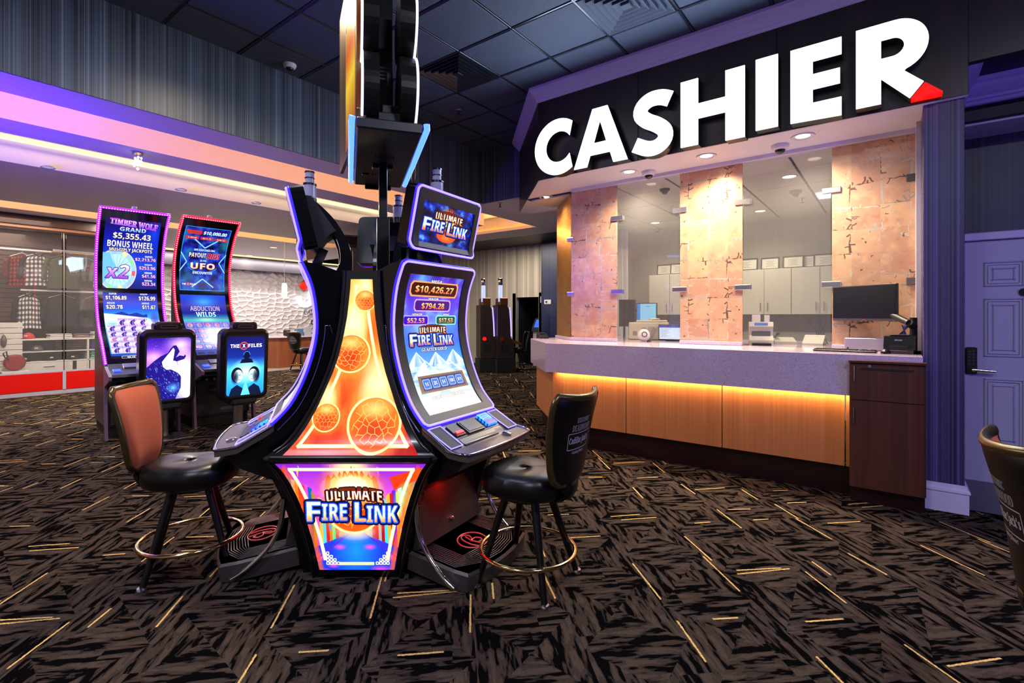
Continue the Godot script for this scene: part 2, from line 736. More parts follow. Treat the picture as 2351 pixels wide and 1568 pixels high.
func make_materials() -> void:
	# striped wall covering: upright threads of uneven tone
	var rng := RandomNumberGenerator.new()
	rng.seed = 5
	var st := canvas(1024, 4)
	var slow := 0.5
	for x in 1024:
		if x % 9 == 0:
			slow = lerpf(slow, rng.randf(), 0.7)
		var v := clampf(0.36 + 0.26 * slow + 0.6 * (pow(rng.randf(), 2.2) - 0.22), 0.08, 1.0)
		st.fill_rect(Rect2i(x, 0, 1, 4), Color(v, v, v))
	var stripes := tex(st)
	var soft := canvas(1024, 4)
	for x in 1024:
		if x % 14 == 0:
			slow = lerpf(slow, rng.randf(), 0.8)
		var v := clampf(0.62 + 0.3 * slow + 0.14 * (rng.randf() - 0.5), 0.2, 1.0)
		soft.fill_rect(Rect2i(x, 0, 1, 4), Color(v, v, v))
	for e in [["stripe_blue", Color(0.52, 0.58, 0.66), stripes, 1.7], ["stripe_dark", Color(0.30, 0.30, 0.40), stripes, 1.4], ["stripe_violet", Color(0.48, 0.44, 0.66), stripes, 0.9], ["stripe_beige", Color(0.86, 0.82, 0.74), tex(soft), 4.2], ["stripe_navy", Color(0.17, 0.21, 0.38), tex(soft), 2.0]]:
		var m := mat(e[1], 0.42, 0.0, e[2])
		m.uv1_scale = Vector3(1.0 / e[3], 1, 1)
		M[e[0]] = m
	M.white = mat(Color(0.86, 0.85, 0.86), 0.55)
	M.soffit = mat(Color(0.90, 0.88, 0.91), 0.5)
	M.trim = mat(Color(0.84, 0.80, 0.86), 0.4)
	M.black = mat(Color(0.035, 0.035, 0.045), 0.3)
	M.black.clearcoat_enabled = true
	M.black.clearcoat = 0.5
	M.black.clearcoat_roughness = 0.12
	M.matte = mat(Color(0.06, 0.06, 0.065), 0.7)
	M.grey = mat(Color(0.30, 0.30, 0.32), 0.5)
	M.chrome = mat(Color(0.86, 0.86, 0.88), 0.12, 1.0)
	M.steel = mat(Color(0.70, 0.69, 0.68), 0.3, 1.0)
	M.ceil = mat(Color(0.25, 0.29, 0.36), 0.6)
	var nz := FastNoiseLite.new()
	nz.frequency = 0.09
	nz.fractal_octaves = 3
	var nt := NoiseTexture2D.new()
	nt.noise = nz
	nt.width = 256
	nt.height = 256
	nt.seamless = true
	M.ceil.heightmap_enabled = true
	M.ceil.heightmap_texture = nt
	M.ceil.heightmap_scale = 0.5
	M.ceil.uv1_triplanar = true
	M.ceil.uv1_world_triplanar = true
	M.ceil.uv1_scale = Vector3(7, 7, 7)
	M.ceil_grid = mat(Color(0.10, 0.115, 0.15), 0.3)
	M.ceil_dark = mat(Color(0.085, 0.075, 0.075), 0.45)
	M.ceil_white = mat(Color(0.80, 0.80, 0.76), 0.75)
	M.glass = mat(Color(1, 1, 1, 0.03), 0.02)
	M.glass.transparency = BaseMaterial3D.TRANSPARENCY_ALPHA
	# woods: long streaks
	M.wood_dark = wood(Color(0.40, 0.225, 0.16), Color(0.25, 0.13, 0.095), 3, 0.36)
	M.wood_board = wood(Color(0.235, 0.175, 0.155), Color(0.15, 0.11, 0.10), 4, 0.36)
	M.wood_front = wood(Color(0.80, 0.52, 0.29), Color(0.66, 0.40, 0.21), 6, 0.45)
	M.wood_desk = wood(Color(0.55, 0.30, 0.17), Color(0.42, 0.21, 0.11), 7, 0.5)
	M.kick = mat(Color(0.13, 0.05, 0.055), 0.3)
	# speckled stone
	var sp := canvas(512, 512, Color(0.83, 0.77, 0.83))
	for i in 16000:
		var c := [Color(0.66, 0.60, 0.68), Color(0.92, 0.88, 0.92), Color(0.56, 0.50, 0.58), Color(0.75, 0.69, 0.77)][rng.randi() % 4] as Color
		sp.fill_rect(Rect2i(rng.randi() % 511, rng.randi() % 511, 1 + rng.randi() % 3, 1 + rng.randi() % 3), c)
	M.stone = mat(Color(0.95, 0.93, 0.95), 0.12, 0.0, tex(sp))
	M.stone.uv1_triplanar = true
	M.stone.uv1_world_triplanar = true
	M.stone.uv1_scale = Vector3(1.6, 1.6, 1.6)


func wood(light: Color, dark: Color, seed_: int, rough: float) -> StandardMaterial3D:
	var a := noise_img(256, 256, seed_, 90, 3)
	var b := noise_img(256, 256, seed_ + 50, 14, 2)
	var im := canvas(256, 256)
	for y in 256:
		for x in 256:
			var t := 0.5 * a.get_pixel(x, y).r + 0.5 * b.get_pixel(x, y).r
			im.set_pixel(x, y, dark.lerp(light, t))
	var m := mat(Color.WHITE, rough, 0.0, tex(im))
	m.uv1_scale = Vector3(1.1, 0.7, 1)
	return m


func carpet() -> StandardMaterial3D:
	var W := 2048
	var na := noise_img(1024, 1024, 11, 9, 56).get_data()
	var nb := noise_img(1024, 1024, 12, 30, 128).get_data()
	var grain := noise_img(512, 512, 13, 512, 512).get_data()
	var rng := RandomNumberGenerator.new()
	rng.seed = 77
	var cols := 4
	var rows := 4
	var cw := W / cols
	var ch := W / rows
	var buf := PackedByteArray()
	buf.resize(W * W * 3)
	var tones := [[11, 10, 11], [62, 52, 45], [42, 36, 33], [74, 63, 54]]
	var i := 0
	for y in W:
		for x in W:
			var ci := x / cw
			var yy := y + (ch / 2 if ci % 2 == 1 else 0)
			var cj := (yy / ch) % rows
			var u := (x % cw) - cw / 2
			var v := (yy % ch) - ch / 2
			var au := absi(u) * ch
			var av := absi(v) * cw
			var along: int
			var across: int
			var side := 0
			if au > av:
				along = v; across = absi(u); side = 1 if u > 0 else 2
			else:
				along = u; across = absi(v); side = 3 if v > 0 else 4
			var k := (ci * 7 + cj * 13 + side * 5) * 37
			var p := na[((((across + k) & 1023) << 10) + ((along + k * 3) & 1023)) << 2]
			var q := nb[((((across + k * 5) & 1023) << 10) + ((along + k) & 1023)) << 2]
			var g := grain[(((y & 511) << 9) + (x & 511)) << 2]
			var t := p * 2 + q
			var tone: Array = tones[0] if t < 325 else (tones[2] if t < 375 else (tones[1] if t < 500 else tones[3]))
			var f := 190 + g / 2
			buf[i] = tone[0] * f >> 8
			buf[i + 1] = tone[1] * f >> 8
			buf[i + 2] = tone[2] * f >> 8
			i += 3
	var im := Image.create_from_data(W, W, false, Image.FORMAT_RGB8, buf)
	for ci in cols:
		for cj in rows:
			var c := Vector2(ci * cw + cw / 2, cj * ch + ch / 2 - (ch / 2 if ci % 2 == 1 else 0))
			for s in 4:
				if rng.randf() < 0.5:
					continue
				var r: float = [0.95, 0.95, 0.78, 0.5][rng.randi() % 4]
				var hx := cw * 0.5 * r
				var hy := ch * 0.5 * r
				var lo := rng.randf_range(-0.98, -0.3)
				var hi := minf(lo + rng.randf_range(0.9, 1.5), 0.98)
				var tilt := rng.randf_range(-0.06, 0.06)
				for n in 90:
					var e := lerpf(lo, hi, n / 89.0)
					var d := Vector2(e * hx, hy + e * tilt * hx) if s == 0 else (Vector2(e * hx, -hy + e * tilt * hx) if s == 1 else (Vector2(hx + e * tilt * hy, e * hy) if s == 2 else Vector2(-hx + e * tilt * hy, e * hy)))
					var o := c + d + Vector2(rng.randf_range(-1.2, 1.2), rng.randf_range(-1.2, 1.2))
					var z := 8 + rng.randi() % 3
					var cc := Color(0.93, 0.76, 0.45).darkened(rng.randf() * 0.18)
					im.fill_rect(Rect2i(posmod(int(o.x) - z / 2, W), posmod(int(o.y) - z / 2, W), z, z), cc)
	var m := mat(Color.WHITE, 0.95, 0.0, tex(im))
	m.specular_mode = BaseMaterial3D.SPECULAR_DISABLED
	return m


func slab(m: MB, a0: float, a1: float, b0: float, b1: float, h0: float, h1: float, bev := 0.0) -> void:
	m.box(P((a0 + a1) / 2, (b0 + b1) / 2, (h0 + h1) / 2), Vector3(absf(b1 - b0), absf(h1 - h0), absf(a1 - a0)), bev)


func upright(m: MB, a0: float, b0: float, a1: float, b1: float, h0: float, h1: float, thick := 0.12) -> void:   # wall whose seen face runs from (a0,b0) to (a1,b1), front on the right of travel
	var A := P(a0, b0)
	var B := P(a1, b1)
	var back := (B - A).normalized().cross(Vector3.UP) * -thick
	m.wall(A, B, h0, h1)
	m.wall(B + back, A + back, h0, h1)
	m.wall(A + back, A, h0, h1)
	m.wall(B, B + back, h0, h1)
	for s in 2:
		var h: float = h0 if s == 0 else h1
		var a := Vector3(A.x, h, A.z)
		var b := Vector3(B.x, h, B.z)
		if s == 1:
			m.quad(a, b, b + back, a + back)
		else:
			m.quad(b, a, a + back, b + back)


func build_room() -> void:
	# floor: one carpet slab, its print turned to the pattern's own axes
	var fm := mb()
	var cs := []
	for q in [[-4.2, 16.2], [-4.2, -5.2], [12.2, -5.2], [12.2, 16.2]]:
		cs.append(P(q[0], q[1], 0.0))
	var uv := []
	for c in cs:
		var r: float = -sy * c.z + cy * c.x
		var d: float = -cy * c.z - sy * c.x
		uv.append(Vector2((r * 0.992 + d * 0.125 + 0.35) / 1.84, -(d * 0.992 - r * 0.125 + 0.02) / 2.08))
	fm.quad(cs[3], cs[2], cs[1], cs[0], uv[3], uv[2], uv[1], uv[0]) if (cs[2] - cs[3]).cross(cs[1] - cs[3]).y > 0 else fm.quad(cs[0], cs[1], cs[2], cs[3], uv[0], uv[1], uv[2], uv[3])
	slab(fm, -4.2, 12.2, -5.2, 16.2, -0.3, -0.002)
	struct("floor", fm, carpet(), null, "dark brown carpet with black streaks, nested squares and short gold dashes", "carpet")
	var tm := mb()
	slab(tm, 4.9, 5.9, -3.0, -0.36, -0.2, 0.006, 0.002)
	struct("trim_1", tm, mat(Color(0.012, 0.012, 0.014), 0.1), null, "black polished threshold floor before the white panel door", "floor tile")

	# ceiling of the main room: dark tiles dropped between bars, plain beyond the picture
	var ce := shell("ceiling", "dark blue-black tiled ceiling of the main room", "ceiling")
	var up := mb()
	slab(up, -4.2, 6.2, -5.2, 5.3, H_MAIN + 0.05, H_MAIN + 0.3)
	slab(up, -4.2, 1.64, -5.2, 5.3, H_MAIN, H_MAIN + 0.05)
	slab(up, 1.64, 6.2, -5.2, -0.48, H_MAIN, H_MAIN + 0.05)
	struct("ceiling_deck", up, M.ceil, ce)
	var T := 0.645
	var shared := boxm(Vector3.ZERO, Vector3(T - 0.03, 0.03, T - 0.03), 0.008).mesh()
	var bars := mb()
	for i in range(-4, 3):
		for j in range(-6, 3):
			if i == -1 and (j == 0 or j == -3):
				continue
			piece("ceiling_tile", shared, M.ceil, ce, P(4.22 + (i + 0.5) * T, 3.39 + (j + 0.5) * T, H_MAIN + 0.015))
	for i in range(-4, 4):
		bars.box(P(4.22 + i * T, 2.2, H_MAIN + 0.008), Vector3(6.2, 0.02, 0.022), 0.004)
	for j in range(-6, 4):
		bars.box(P(3.9, 3.39 + j * T, H_MAIN + 0.008), Vector3(0.022, 0.02, 4.8), 0.004)
	struct("grid_bar", bars, M.ceil_grid, ce)

	# upper drum wall on the left and its return to the cashier sign
	var w := mb()
	upright(w, -4.0, 5.15, 5.975, 5.15, H_SOFFIT, H_MAIN + 0.1)
	upright(w, 5.975, 5.27, 5.975, 3.9, H_SOFFIT, H_MAIN + 0.1)
	struct("wall_left", w, M.stripe_blue, null, "blue-grey wall with fine upright stripes above the lit soffit", "wall")
	# shell of the room, out of the picture
	w = mb()
	upright(w, -4.0, -5.0, -4.0, 16.0, 0, 4.1)
	struct("wall_back", w, M.stripe_beige, null, "striped wall behind the eye", "wall")
	w = mb()
	upright(w, 12.0, -5.0, -4.0, -5.0, 0, 4.1)
	struct("wall_right", w, M.stripe_dark, null, "dark striped wall of the right side", "wall")

	# lower soffit with its lit slots
	var so := mb()
	var t0 := H_SOFFIT
	var t1 := H_SOFFIT + 0.30
	slab(so, -4.0, 8.15, 5.17, 5.62, t0, t1)
	slab(so, 6.0, 8.15, 3.2, 5.17, t0, t1)
	slab(so, 8.15, 8.86, 3.2, 16.0, t0, t1)
	slab(so, -4.0, 7.42, 6.36, 6.85, t0, t1)
	slab(so, 6.3, 7.42, 6.85, 8.1, t0, t1)
	slab(so, -4.0, 7.42, 8.1, 10.83, t0, t1)
	slab(so, -4.0, 7.42, 11.5, 16.0, t0, t1)
	slab(so, 7.42, 8.15, 10.83, 16.0, t0, t1)
	slab(so, -4.0, 8.86, 5.2, 16.0, t1, t1 + 0.1)
	struct("trim_2", so, M.soffit, null, "white soffit stepped by long glowing slots on the left", "soffit")
	for e in [["trim_3", -4.0, 8.1, 5.64, "amber light strip hidden in the soffit slot nearest the drum wall"], ["trim_4", -4.0, 7.4, 10.85, "amber light strip hidden in the soffit slot before the shop"]]:
		var s := mb()
		slab(s, e[1], e[2], e[3], e[3] + 0.03, t0 + 0.05, t0 + 0.08)
		struct(e[0], s, glow(Color(1.0, 0.62, 0.26), 1.5), null, e[4], "light strip")
	var s2 := mb()
	slab(s2, 8.10, 8.13, 5.64, 10.8, t0 + 0.05, t0 + 0.08)
	struct("trim_5", s2, glow(Color(1.0, 0.62, 0.26), 1.5), null, "amber light strip in the return of the soffit slot at right", "light strip")
	s2 = mb()
	slab(s2, -4.0, 6.28, 8.03, 8.09, t1 - 0.05, t1 - 0.015)
	slab(s2, 6.23, 6.29, 6.9, 8.03, t1 - 0.05, t1 - 0.015)
	struct("trim_6", s2, glow(Color(1.0, 0.88, 0.62), 2.0), null, "bare bright light tape along the top of the beige slot", "light strip")

	# dark lower ceiling, striped far wall and navy pier at the back
	w = mb()
	slab(w, 8.86, 12.2, 3.2, 16.0, 3.45, 3.6)
	slab(w, 8.84, 8.88, 3.2, 16.0, 3.19, 3.5)
	struct("trim_7", w, M.ceil_dark, null, "dark brown ceiling beyond the white soffit", "ceiling")
	w = mb()
	upright(w, 11.6, 16.0, 11.6, 8.72, 0, 3.5)
	upright(w, 11.6, 7.93, 11.6, 3.2, 0, 3.5)
	upright(w, 11.6, 8.72, 11.6, 7.93, 1.98, 3.5)
	struct("wall_far", w, M.stripe_beige, null, "pale beige striped wall round the cash machine niche", "wall")
	w = mb()
	upright(w, 12.6, 8.72, 12.6, 7.93, 0, 2.1)
	upright(w, 11.6, 8.73, 12.6, 8.73, 0, 2.1)
	upright(w, 12.6, 7.92, 11.6, 7.92, 0, 2.1)
	slab(w, 11.7, 12.6, 7.9, 8.75, 1.98, 2.1)
	struct("wall_niche", w, mat(Color(0.10, 0.10, 0.13), 0.5), null, "dark walls of the cash machine niche", "wall")
	w = mb()
	slab(w, 11.3, 11.6, 5.0, 7.64, 0, 3.45)
	struct("wall_pier", w, M.stripe_navy, null, "navy blue pier beside the pale striped wall", "wall")
	w = mb()
	upright(w, 8.9, 3.95, 11.6, 3.95, 0, 3.5)
	struct("wall_side", w, M.stripe_navy, null, "navy wall behind the cashier room", "wall")
	# end walls at the far left
	w = mb()
	upright(w, -4.0, 15.9, 12.0, 15.9, 0, 3.5)
	struct("wall_end", w, mat(Color(0.22, 0.20, 0.24), 0.6), null, "grey end wall of the hall", "wall")


# ---------- art of the three-sided slot bank ----------
func fireball(im: Image, c: Vector2, r: float, seed_: int) -> void:
	haze(im, c - Vector2(0, r * 1.3), r * 1.15, r * 2.4, Color(1, 0.86, 0.45, 0.9), 0.9)
	haze(im, c - Vector2(0, r * 0.9), r * 0.8, r * 1.9, Color(1, 0.98, 0.8, 1.0), 0.7)
	haze(im, c, r * 1.55, r * 1.55, Color(1, 0.72, 0.25, 0.95), 0.8)
	oval(im, c, r * 1.08, r * 1.08, Color(1, 0.86, 0.45))
	oval(im, c, r * 0.98, r * 0.98, Color(0.93, 0.42, 0.10))
	haze(im, c + Vector2(0, r * 0.3), r * 0.95, r * 0.8, Color(0.72, 0.16, 0.03, 0.85), 0.7)
	haze(im, c - Vector2(0, r * 0.55), r * 0.8, r * 0.5, Color(1, 0.85, 0.5, 0.9), 0.8)
	var rng := RandomNumberGenerator.new()
	rng.seed = seed_
	var cell := r * 0.30
	for i in range(-5, 6):   # glowing cracks: an uneven net of cells over the ball
		for j in range(-5, 6):
			var ctr := Vector2((i + 0.5 * (j & 1)) * cell, j * cell * 0.86)
			for e in 3:
				var ends := []
				for q in [e, e + 1]:
					var p := ctr + Vector2.from_angle(TAU * q / 6.0 + PI / 6) * cell * 0.577
					var h := sin(roundf(p.x * 1.7 / cell * 4) * 12.9 + roundf(p.y / cell * 4) * 78.2 + seed_) * 43758.5
					ends.append(p + Vector2(h - floorf(h) - 0.5, fposmod(h * 7.3, 1.0) - 0.5) * cell * 0.55)
				if ends[0].length() < r * 0.92 and ends[1].length() < r * 0.92:
					stroke(im, PackedVector2Array([c + ends[0], c + ends[1]]), maxf(r * 0.022, 1.0), Color(1, 0.78, 0.36))
	ring(im, c, r * 1.03, r * 0.07, Color(1, 0.95, 0.66))


func flames(im: Image, c: Vector2, w: float, h: float, seed_: int) -> void:
	var rng := RandomNumberGenerator.new()
	rng.seed = seed_
	haze(im, c, w * 0.75, h * 0.8, Color(1, 0.5, 0.1, 0.9), 0.9)
	for lay in [[1.0, Color(0.95, 0.30, 0.05)], [0.78, Color(1, 0.58, 0.12)], [0.5, Color(1, 0.86, 0.45)]]:
		for i in 9:
			var e := (i - 4) / 4.0
			var x: float = c.x + e * w * 0.42 * lay[0]
			var t: float = h * lay[0] * (1.0 - 0.55 * absf(e)) * rng.randf_range(0.75, 1.05)
			poly(im, PackedVector2Array([Vector2(x - w * 0.09, c.y + h * 0.3), Vector2(x - w * 0.05, c.y - t * 0.35), Vector2(x + w * 0.03 * rng.randf_range(-1, 1), c.y - t * 0.8), Vector2(x + w * 0.06, c.y - t * 0.3), Vector2(x + w * 0.09, c.y + h * 0.3)]), lay[1])


func fire_logo(im: Image, c: Vector2, w: float, pale := 0.0) -> void:
	var h := w * 0.19
	var o1 := Color(0.95, 0.38, 0.10).lerp(Color(1, 0.62, 0.4), pale)
	var navy := Color(0.03, 0.04, 0.22)
	text(im, "ULTIMATE", c - Vector2(-w * 0.02, h * 0.92), Vector2(w * 0.60, h * 0.72), {"fill": [[0.0, Color(1, 0.98, 0.92)], [0.55, Color(1, 0.93, 0.8)], [1.0, o1]], "line": Color(0.45, 0.13, 0.04), "lw": maxf(w * 0.008, 1.0), "line2": Color(0.05, 0.03, 0.08), "lw2": maxf(w * 0.012, 1.0), "arch": h * 0.22})
	var f := [[0.0, Color(0.98, 0.98, 1.0)], [0.42, Color(0.72, 0.84, 1.0)], [0.6, Color(1.0, 0.90, 0.7)], [1.0, o1]]
	for e in [["F", -0.43, 1.18, 0.15], ["IRE", -0.205, 1.0, 0.27], ["L", 0.075, 1.18, 0.12], ["INK", 0.31, 1.0, 0.33]]:
		text(im, e[0], c + Vector2(w * e[1], h * 0.12 + w * 0.035 * e[1] - h * 0.22 * (1.0 - 4.0 * e[1] * e[1]) * 0.4 + (0.0 if e[2] == 1.0 else -h * 0.04)), Vector2(w * e[3], h * e[2]), {"fill": f, "line": Color(0.10, 0.28, 0.95), "lw": maxf(w * 0.013, 2.0), "line2": navy, "lw2": maxf(w * 0.022, 2.0), "skew": 0.04})
	for e in [["F", -0.43, 1.18, 0.15], ["IRE", -0.205, 1.0, 0.27], ["L", 0.075, 1.18, 0.12], ["INK", 0.31, 1.0, 0.33]]:
		text(im, e[0], c + Vector2(w * e[1], h * 0.12 + w * 0.035 * e[1] - h * 0.22 * (1.0 - 4.0 * e[1] * e[1]) * 0.4 + (0.0 if e[2] == 1.0 else -h * 0.04)), Vector2(w * e[3], h * e[2]), {"fill": f, "line": Color(0.16, 0.40, 1.0), "lw": maxf(w * 0.006, 1.0), "skew": 0.04})


func plate(im: Image, c: Vector2, w: float, h: float, rim: Color, face: Color) -> void:
	for e in [[0.0, rim], [h * 0.1, face]]:
		var ww: float = w * 0.5 - e[0]
		var hh: float = h * 0.5 - e[0]
		poly(im, PackedVector2Array([c + Vector2(-ww, -hh * 0.55), c + Vector2(-ww * 0.93, -hh), c + Vector2(ww * 0.93, -hh), c + Vector2(ww, -hh * 0.55), c + Vector2(ww, hh * 0.55), c + Vector2(ww * 0.93, hh), c + Vector2(-ww * 0.93, hh), c + Vector2(-ww, hh * 0.55)]), e[1])


func art_main() -> ImageTexture:
	var W := 512
	var H := 1088
	var im := canvas(W, H)
	vgrad(im, Rect2i(0, 0, W, H), [[0.0, Color(0.16, 0.08, 0.55)], [0.2, Color(0.34, 0.22, 0.85)], [0.36, Color(0.30, 0.55, 0.95)], [0.52, Color(0.20, 0.50, 0.93)], [0.7, Color(0.45, 0.68, 0.98)], [0.85, Color(0.72, 0.84, 0.98)], [1.0, Color(0.95, 0.90, 0.86)]])
	clouds(im, Rect2i(0, 0, W, H / 2), 3, 0.02, [Color(0.2, 0.1, 0.7, 0.0), Color(0.45, 0.3, 1, 0.5), Color(0.5, 0.85, 1, 0.85)], 0.8, 0.6)
	haze(im, Vector2(130, 60), 160, 130, Color(0.35, 0.85, 1, 0.7))
	haze(im, Vector2(230, 420), 260, 110, Color(0.65, 0.9, 1, 0.85))
	var rng := RandomNumberGenerator.new()
	rng.seed = 4
	for q in [[90, 590, 240, 150], [260, 600, 300, 175], [430, 590, 260, 150], [150, 660, 300, 140], [360, 670, 340, 140]]:   # ice mountains
		var c := Vector2(q[0], q[1])
		poly(im, PackedVector2Array([c + Vector2(-q[2] * 0.5, q[3]), c + Vector2(-q[2] * 0.2, q[3] * 0.35), c, c + Vector2(q[2] * 0.15, q[3] * 0.3), c + Vector2(q[2] * 0.5, q[3])]), Color(0.82, 0.92, 1.0))
		for k in 6:
			var x := rng.randf_range(-0.3, 0.3)
			poly(im, PackedVector2Array([c + Vector2(x * 30, 4 + absf(x) * 60), c + Vector2(q[2] * x + 22, q[3] * 0.9), c + Vector2(q[2] * x - 14, q[3] * 0.95)]), Color(0.36, 0.60, 0.95).lerp(Color.WHITE, rng.randf() * 0.6))
	clouds(im, Rect2i(0, 700, W, 388), 9, 0.03, [Color(0.3, 0.55, 1, 0.3), Color(0.9, 0.95, 1, 0.7), Color(1, 1, 1, 0.9)], 0.75, 2.0)
	haze(im, Vector2(330, 1060), 330, 120, Color(1, 0.96, 0.92, 1), 0.6)
	var gold := [[0.0, Color(1, 0.93, 0.62)], [1.0, Color(1, 0.40, 0.18)]]
	plate(im, Vector2(256, 112), 440, 120, Color(1, 0.62, 0.38), Color(0.20, 0.04, 0.03))
	text(im, "$10,426.27", Vector2(258, 116), Vector2(350, 62), {"fill": gold, "line": Color(0.3, 0.08, 0.0), "lw": 2})
	text(im, "MEGA", Vector2(256, 48), Vector2(96, 24), {"fill": Color.WHITE, "line": Color(0.1, 0.05, 0.3), "lw": 2})
	plate(im, Vector2(256, 238), 336, 94, Color(0.85, 0.62, 1.0), Color(0.26, 0.05, 0.48))
	text(im, "$794.28", Vector2(258, 242), Vector2(210, 52), {"fill": gold, "line": Color(0.25, 0.02, 0.2), "lw": 2})
	text(im, "MAJOR", Vector2(256, 188), Vector2(92, 20), {"fill": Color.WHITE, "line": Color(0.1, 0.05, 0.3), "lw": 2})
	plate(im, Vector2(114, 352), 220, 76, Color(0.75, 0.65, 1.0), Color(0.22, 0.03, 0.72))
	text(im, "$52.53", Vector2(114, 354), Vector2(146, 42), {"fill": gold})
	text(im, "MINOR", Vector2(124, 308), Vector2(84, 17), {"fill": Color.WHITE, "line": Color(0.1, 0.05, 0.3), "lw": 2})
	plate(im, Vector2(390, 352), 200, 76, Color(0.6, 0.95, 0.85), Color(0.05, 0.34, 0.30))
	text(im, "$17.53", Vector2(390, 354), Vector2(136, 42), {"fill": gold})
	text(im, "MINI", Vector2(390, 308), Vector2(58, 17), {"fill": Color.WHITE, "line": Color(0.1, 0.05, 0.3), "lw": 2})
	fire_logo(im, Vector2(256, 504), 400)
	text(im, "GLACIER GOLD", Vector2(256, 580), Vector2(230, 26), {"font": "Droid Serif", "fill": Color(0.95, 0.98, 1), "line": Color(0.06, 0.12, 0.42), "lw": 4})
	poly(im, pts([52, 776, 470, 776, 482, 910, 40, 910]), Color(0.48, 0.36, 0.22))
	poly(im, pts([78, 792, 448, 792, 458, 894, 66, 894]), Color(0.10, 0.10, 0.48))
	for i in 5:
		var x := 110.0 + i * 76
		poly(im, rrect(62, 74, 10, 4, Vector2(x, 842)), Color(0.65, 0.88, 1.0))
		poly(im, rrect(54, 66, 8, 4, Vector2(x, 842)), Color(0.10, 0.42, 0.85))
		text(im, ["1¢", "2¢", "5¢", "10¢", "$1"][i], Vector2(x, 842), Vector2([30, 32, 32, 42, 32][i], 28), {"fill": Color.WHITE, "line": Color(0.02, 0.15, 0.5), "lw": 2})
	text(im, "SELECT A DENOM", Vector2(256, 956), Vector2(300, 28), {"fill": Color(1, 0.98, 0.9), "line": Color(0.55, 0.5, 0.5), "lw": 3})
	im.fill_rect(Rect2i(0, 1046, 150, 34), Color(0.70, 0.66, 0.64))
	text(im, "$6.00", Vector2(90, 1062), Vector2(52, 18), {"fill": Color(0.95, 0.95, 0.95)})
	return tex(im)


func art_topper() -> ImageTexture:
	var im := canvas(640, 400, Color(0.02, 0.02, 0.10))
	clouds(im, Rect2i(0, 0, 640, 400), 21, 0.028, [Color(0.0, 0.0, 0.05, 1), Color(0.02, 0.06, 0.40, 1), Color(0.05, 0.20, 0.80, 1), Color(0.4, 0.65, 1, 1)])
	haze(im, Vector2(330, 210), 330, 230, Color(0.0, 0.0, 0.02, 0.8), 0.5)
	flames(im, Vector2(330, 150), 230, 190, 5)
	oval(im, Vector2(330, 300), 120, 70, Color(0.85, 0.28, 0.08))
	haze(im, Vector2(330, 320), 110, 60, Color(1, 0.6, 0.3, 0.8))
	fire_logo(im, Vector2(322, 222), 560)
	return tex(im)


func art_upper() -> ImageTexture:   # 0.96 m wide, 0.96 m tall, x centred, top at h 1.63
	var W := 1024
	var k := W / 0.96
	var im := canvas(W, W)
	vgrad(im, Rect2i(0, 0, W, W), [[0.0, Color(1, 0.80, 0.42)], [0.12, Color(1, 0.62, 0.20)], [0.45, Color(0.95, 0.36, 0.07)], [0.8, Color(0.82, 0.14, 0.03)], [1.0, Color(0.66, 0.05, 0.02)]])
	clouds(im, Rect2i(0, 0, W, W), 8, 0.018, [Color(0.6, 0.05, 0, 0.5), Color(1, 0.45, 0.1, 0.35), Color(1, 0.85, 0.45, 0.6)], 0.8, 0.25)
	var to := func(x: float, h: float) -> Vector2: return Vector2((x + 0.48) * k, (1.63 - h) * k)
	# gold lines inside the edge
	for s in [-1.0, 1.0]:
		var l := PackedVector2Array()
		for i in 30:
			var h := lerpf(1.58, 0.722, i / 29.0)
			l.append(to.call(s * maxf(upper_edge(h) - 0.034, 0.02), h))
		stroke(im, l, 19, Color(1, 0.93, 0.60))
		stroke(im, l, 10, Color(1, 1, 0.88))
	stroke(im, PackedVector2Array([to.call(-0.29, 0.728), to.call(0.29, 0.728)]), 19, Color(1, 0.93, 0.60))
	stroke(im, PackedVector2Array([to.call(-0.29, 0.728), to.call(0.29, 0.728)]), 10, Color(1, 1, 0.88))
	haze(im, to.call(-0.02, 1.38), 70, 260, Color(1, 1, 0.85, 1), 0.6)
	fireball(im, to.call(0.022, 1.495), 0.056 * k, 1)
	fireball(im, to.call(-0.050, 1.205), 0.100 * k, 2)
	fireball(im, to.call(-0.160, 0.868), 0.070 * k, 3)
	fireball(im, to.call(0.100, 0.835), 0.135 * k, 4)
	return tex(im)


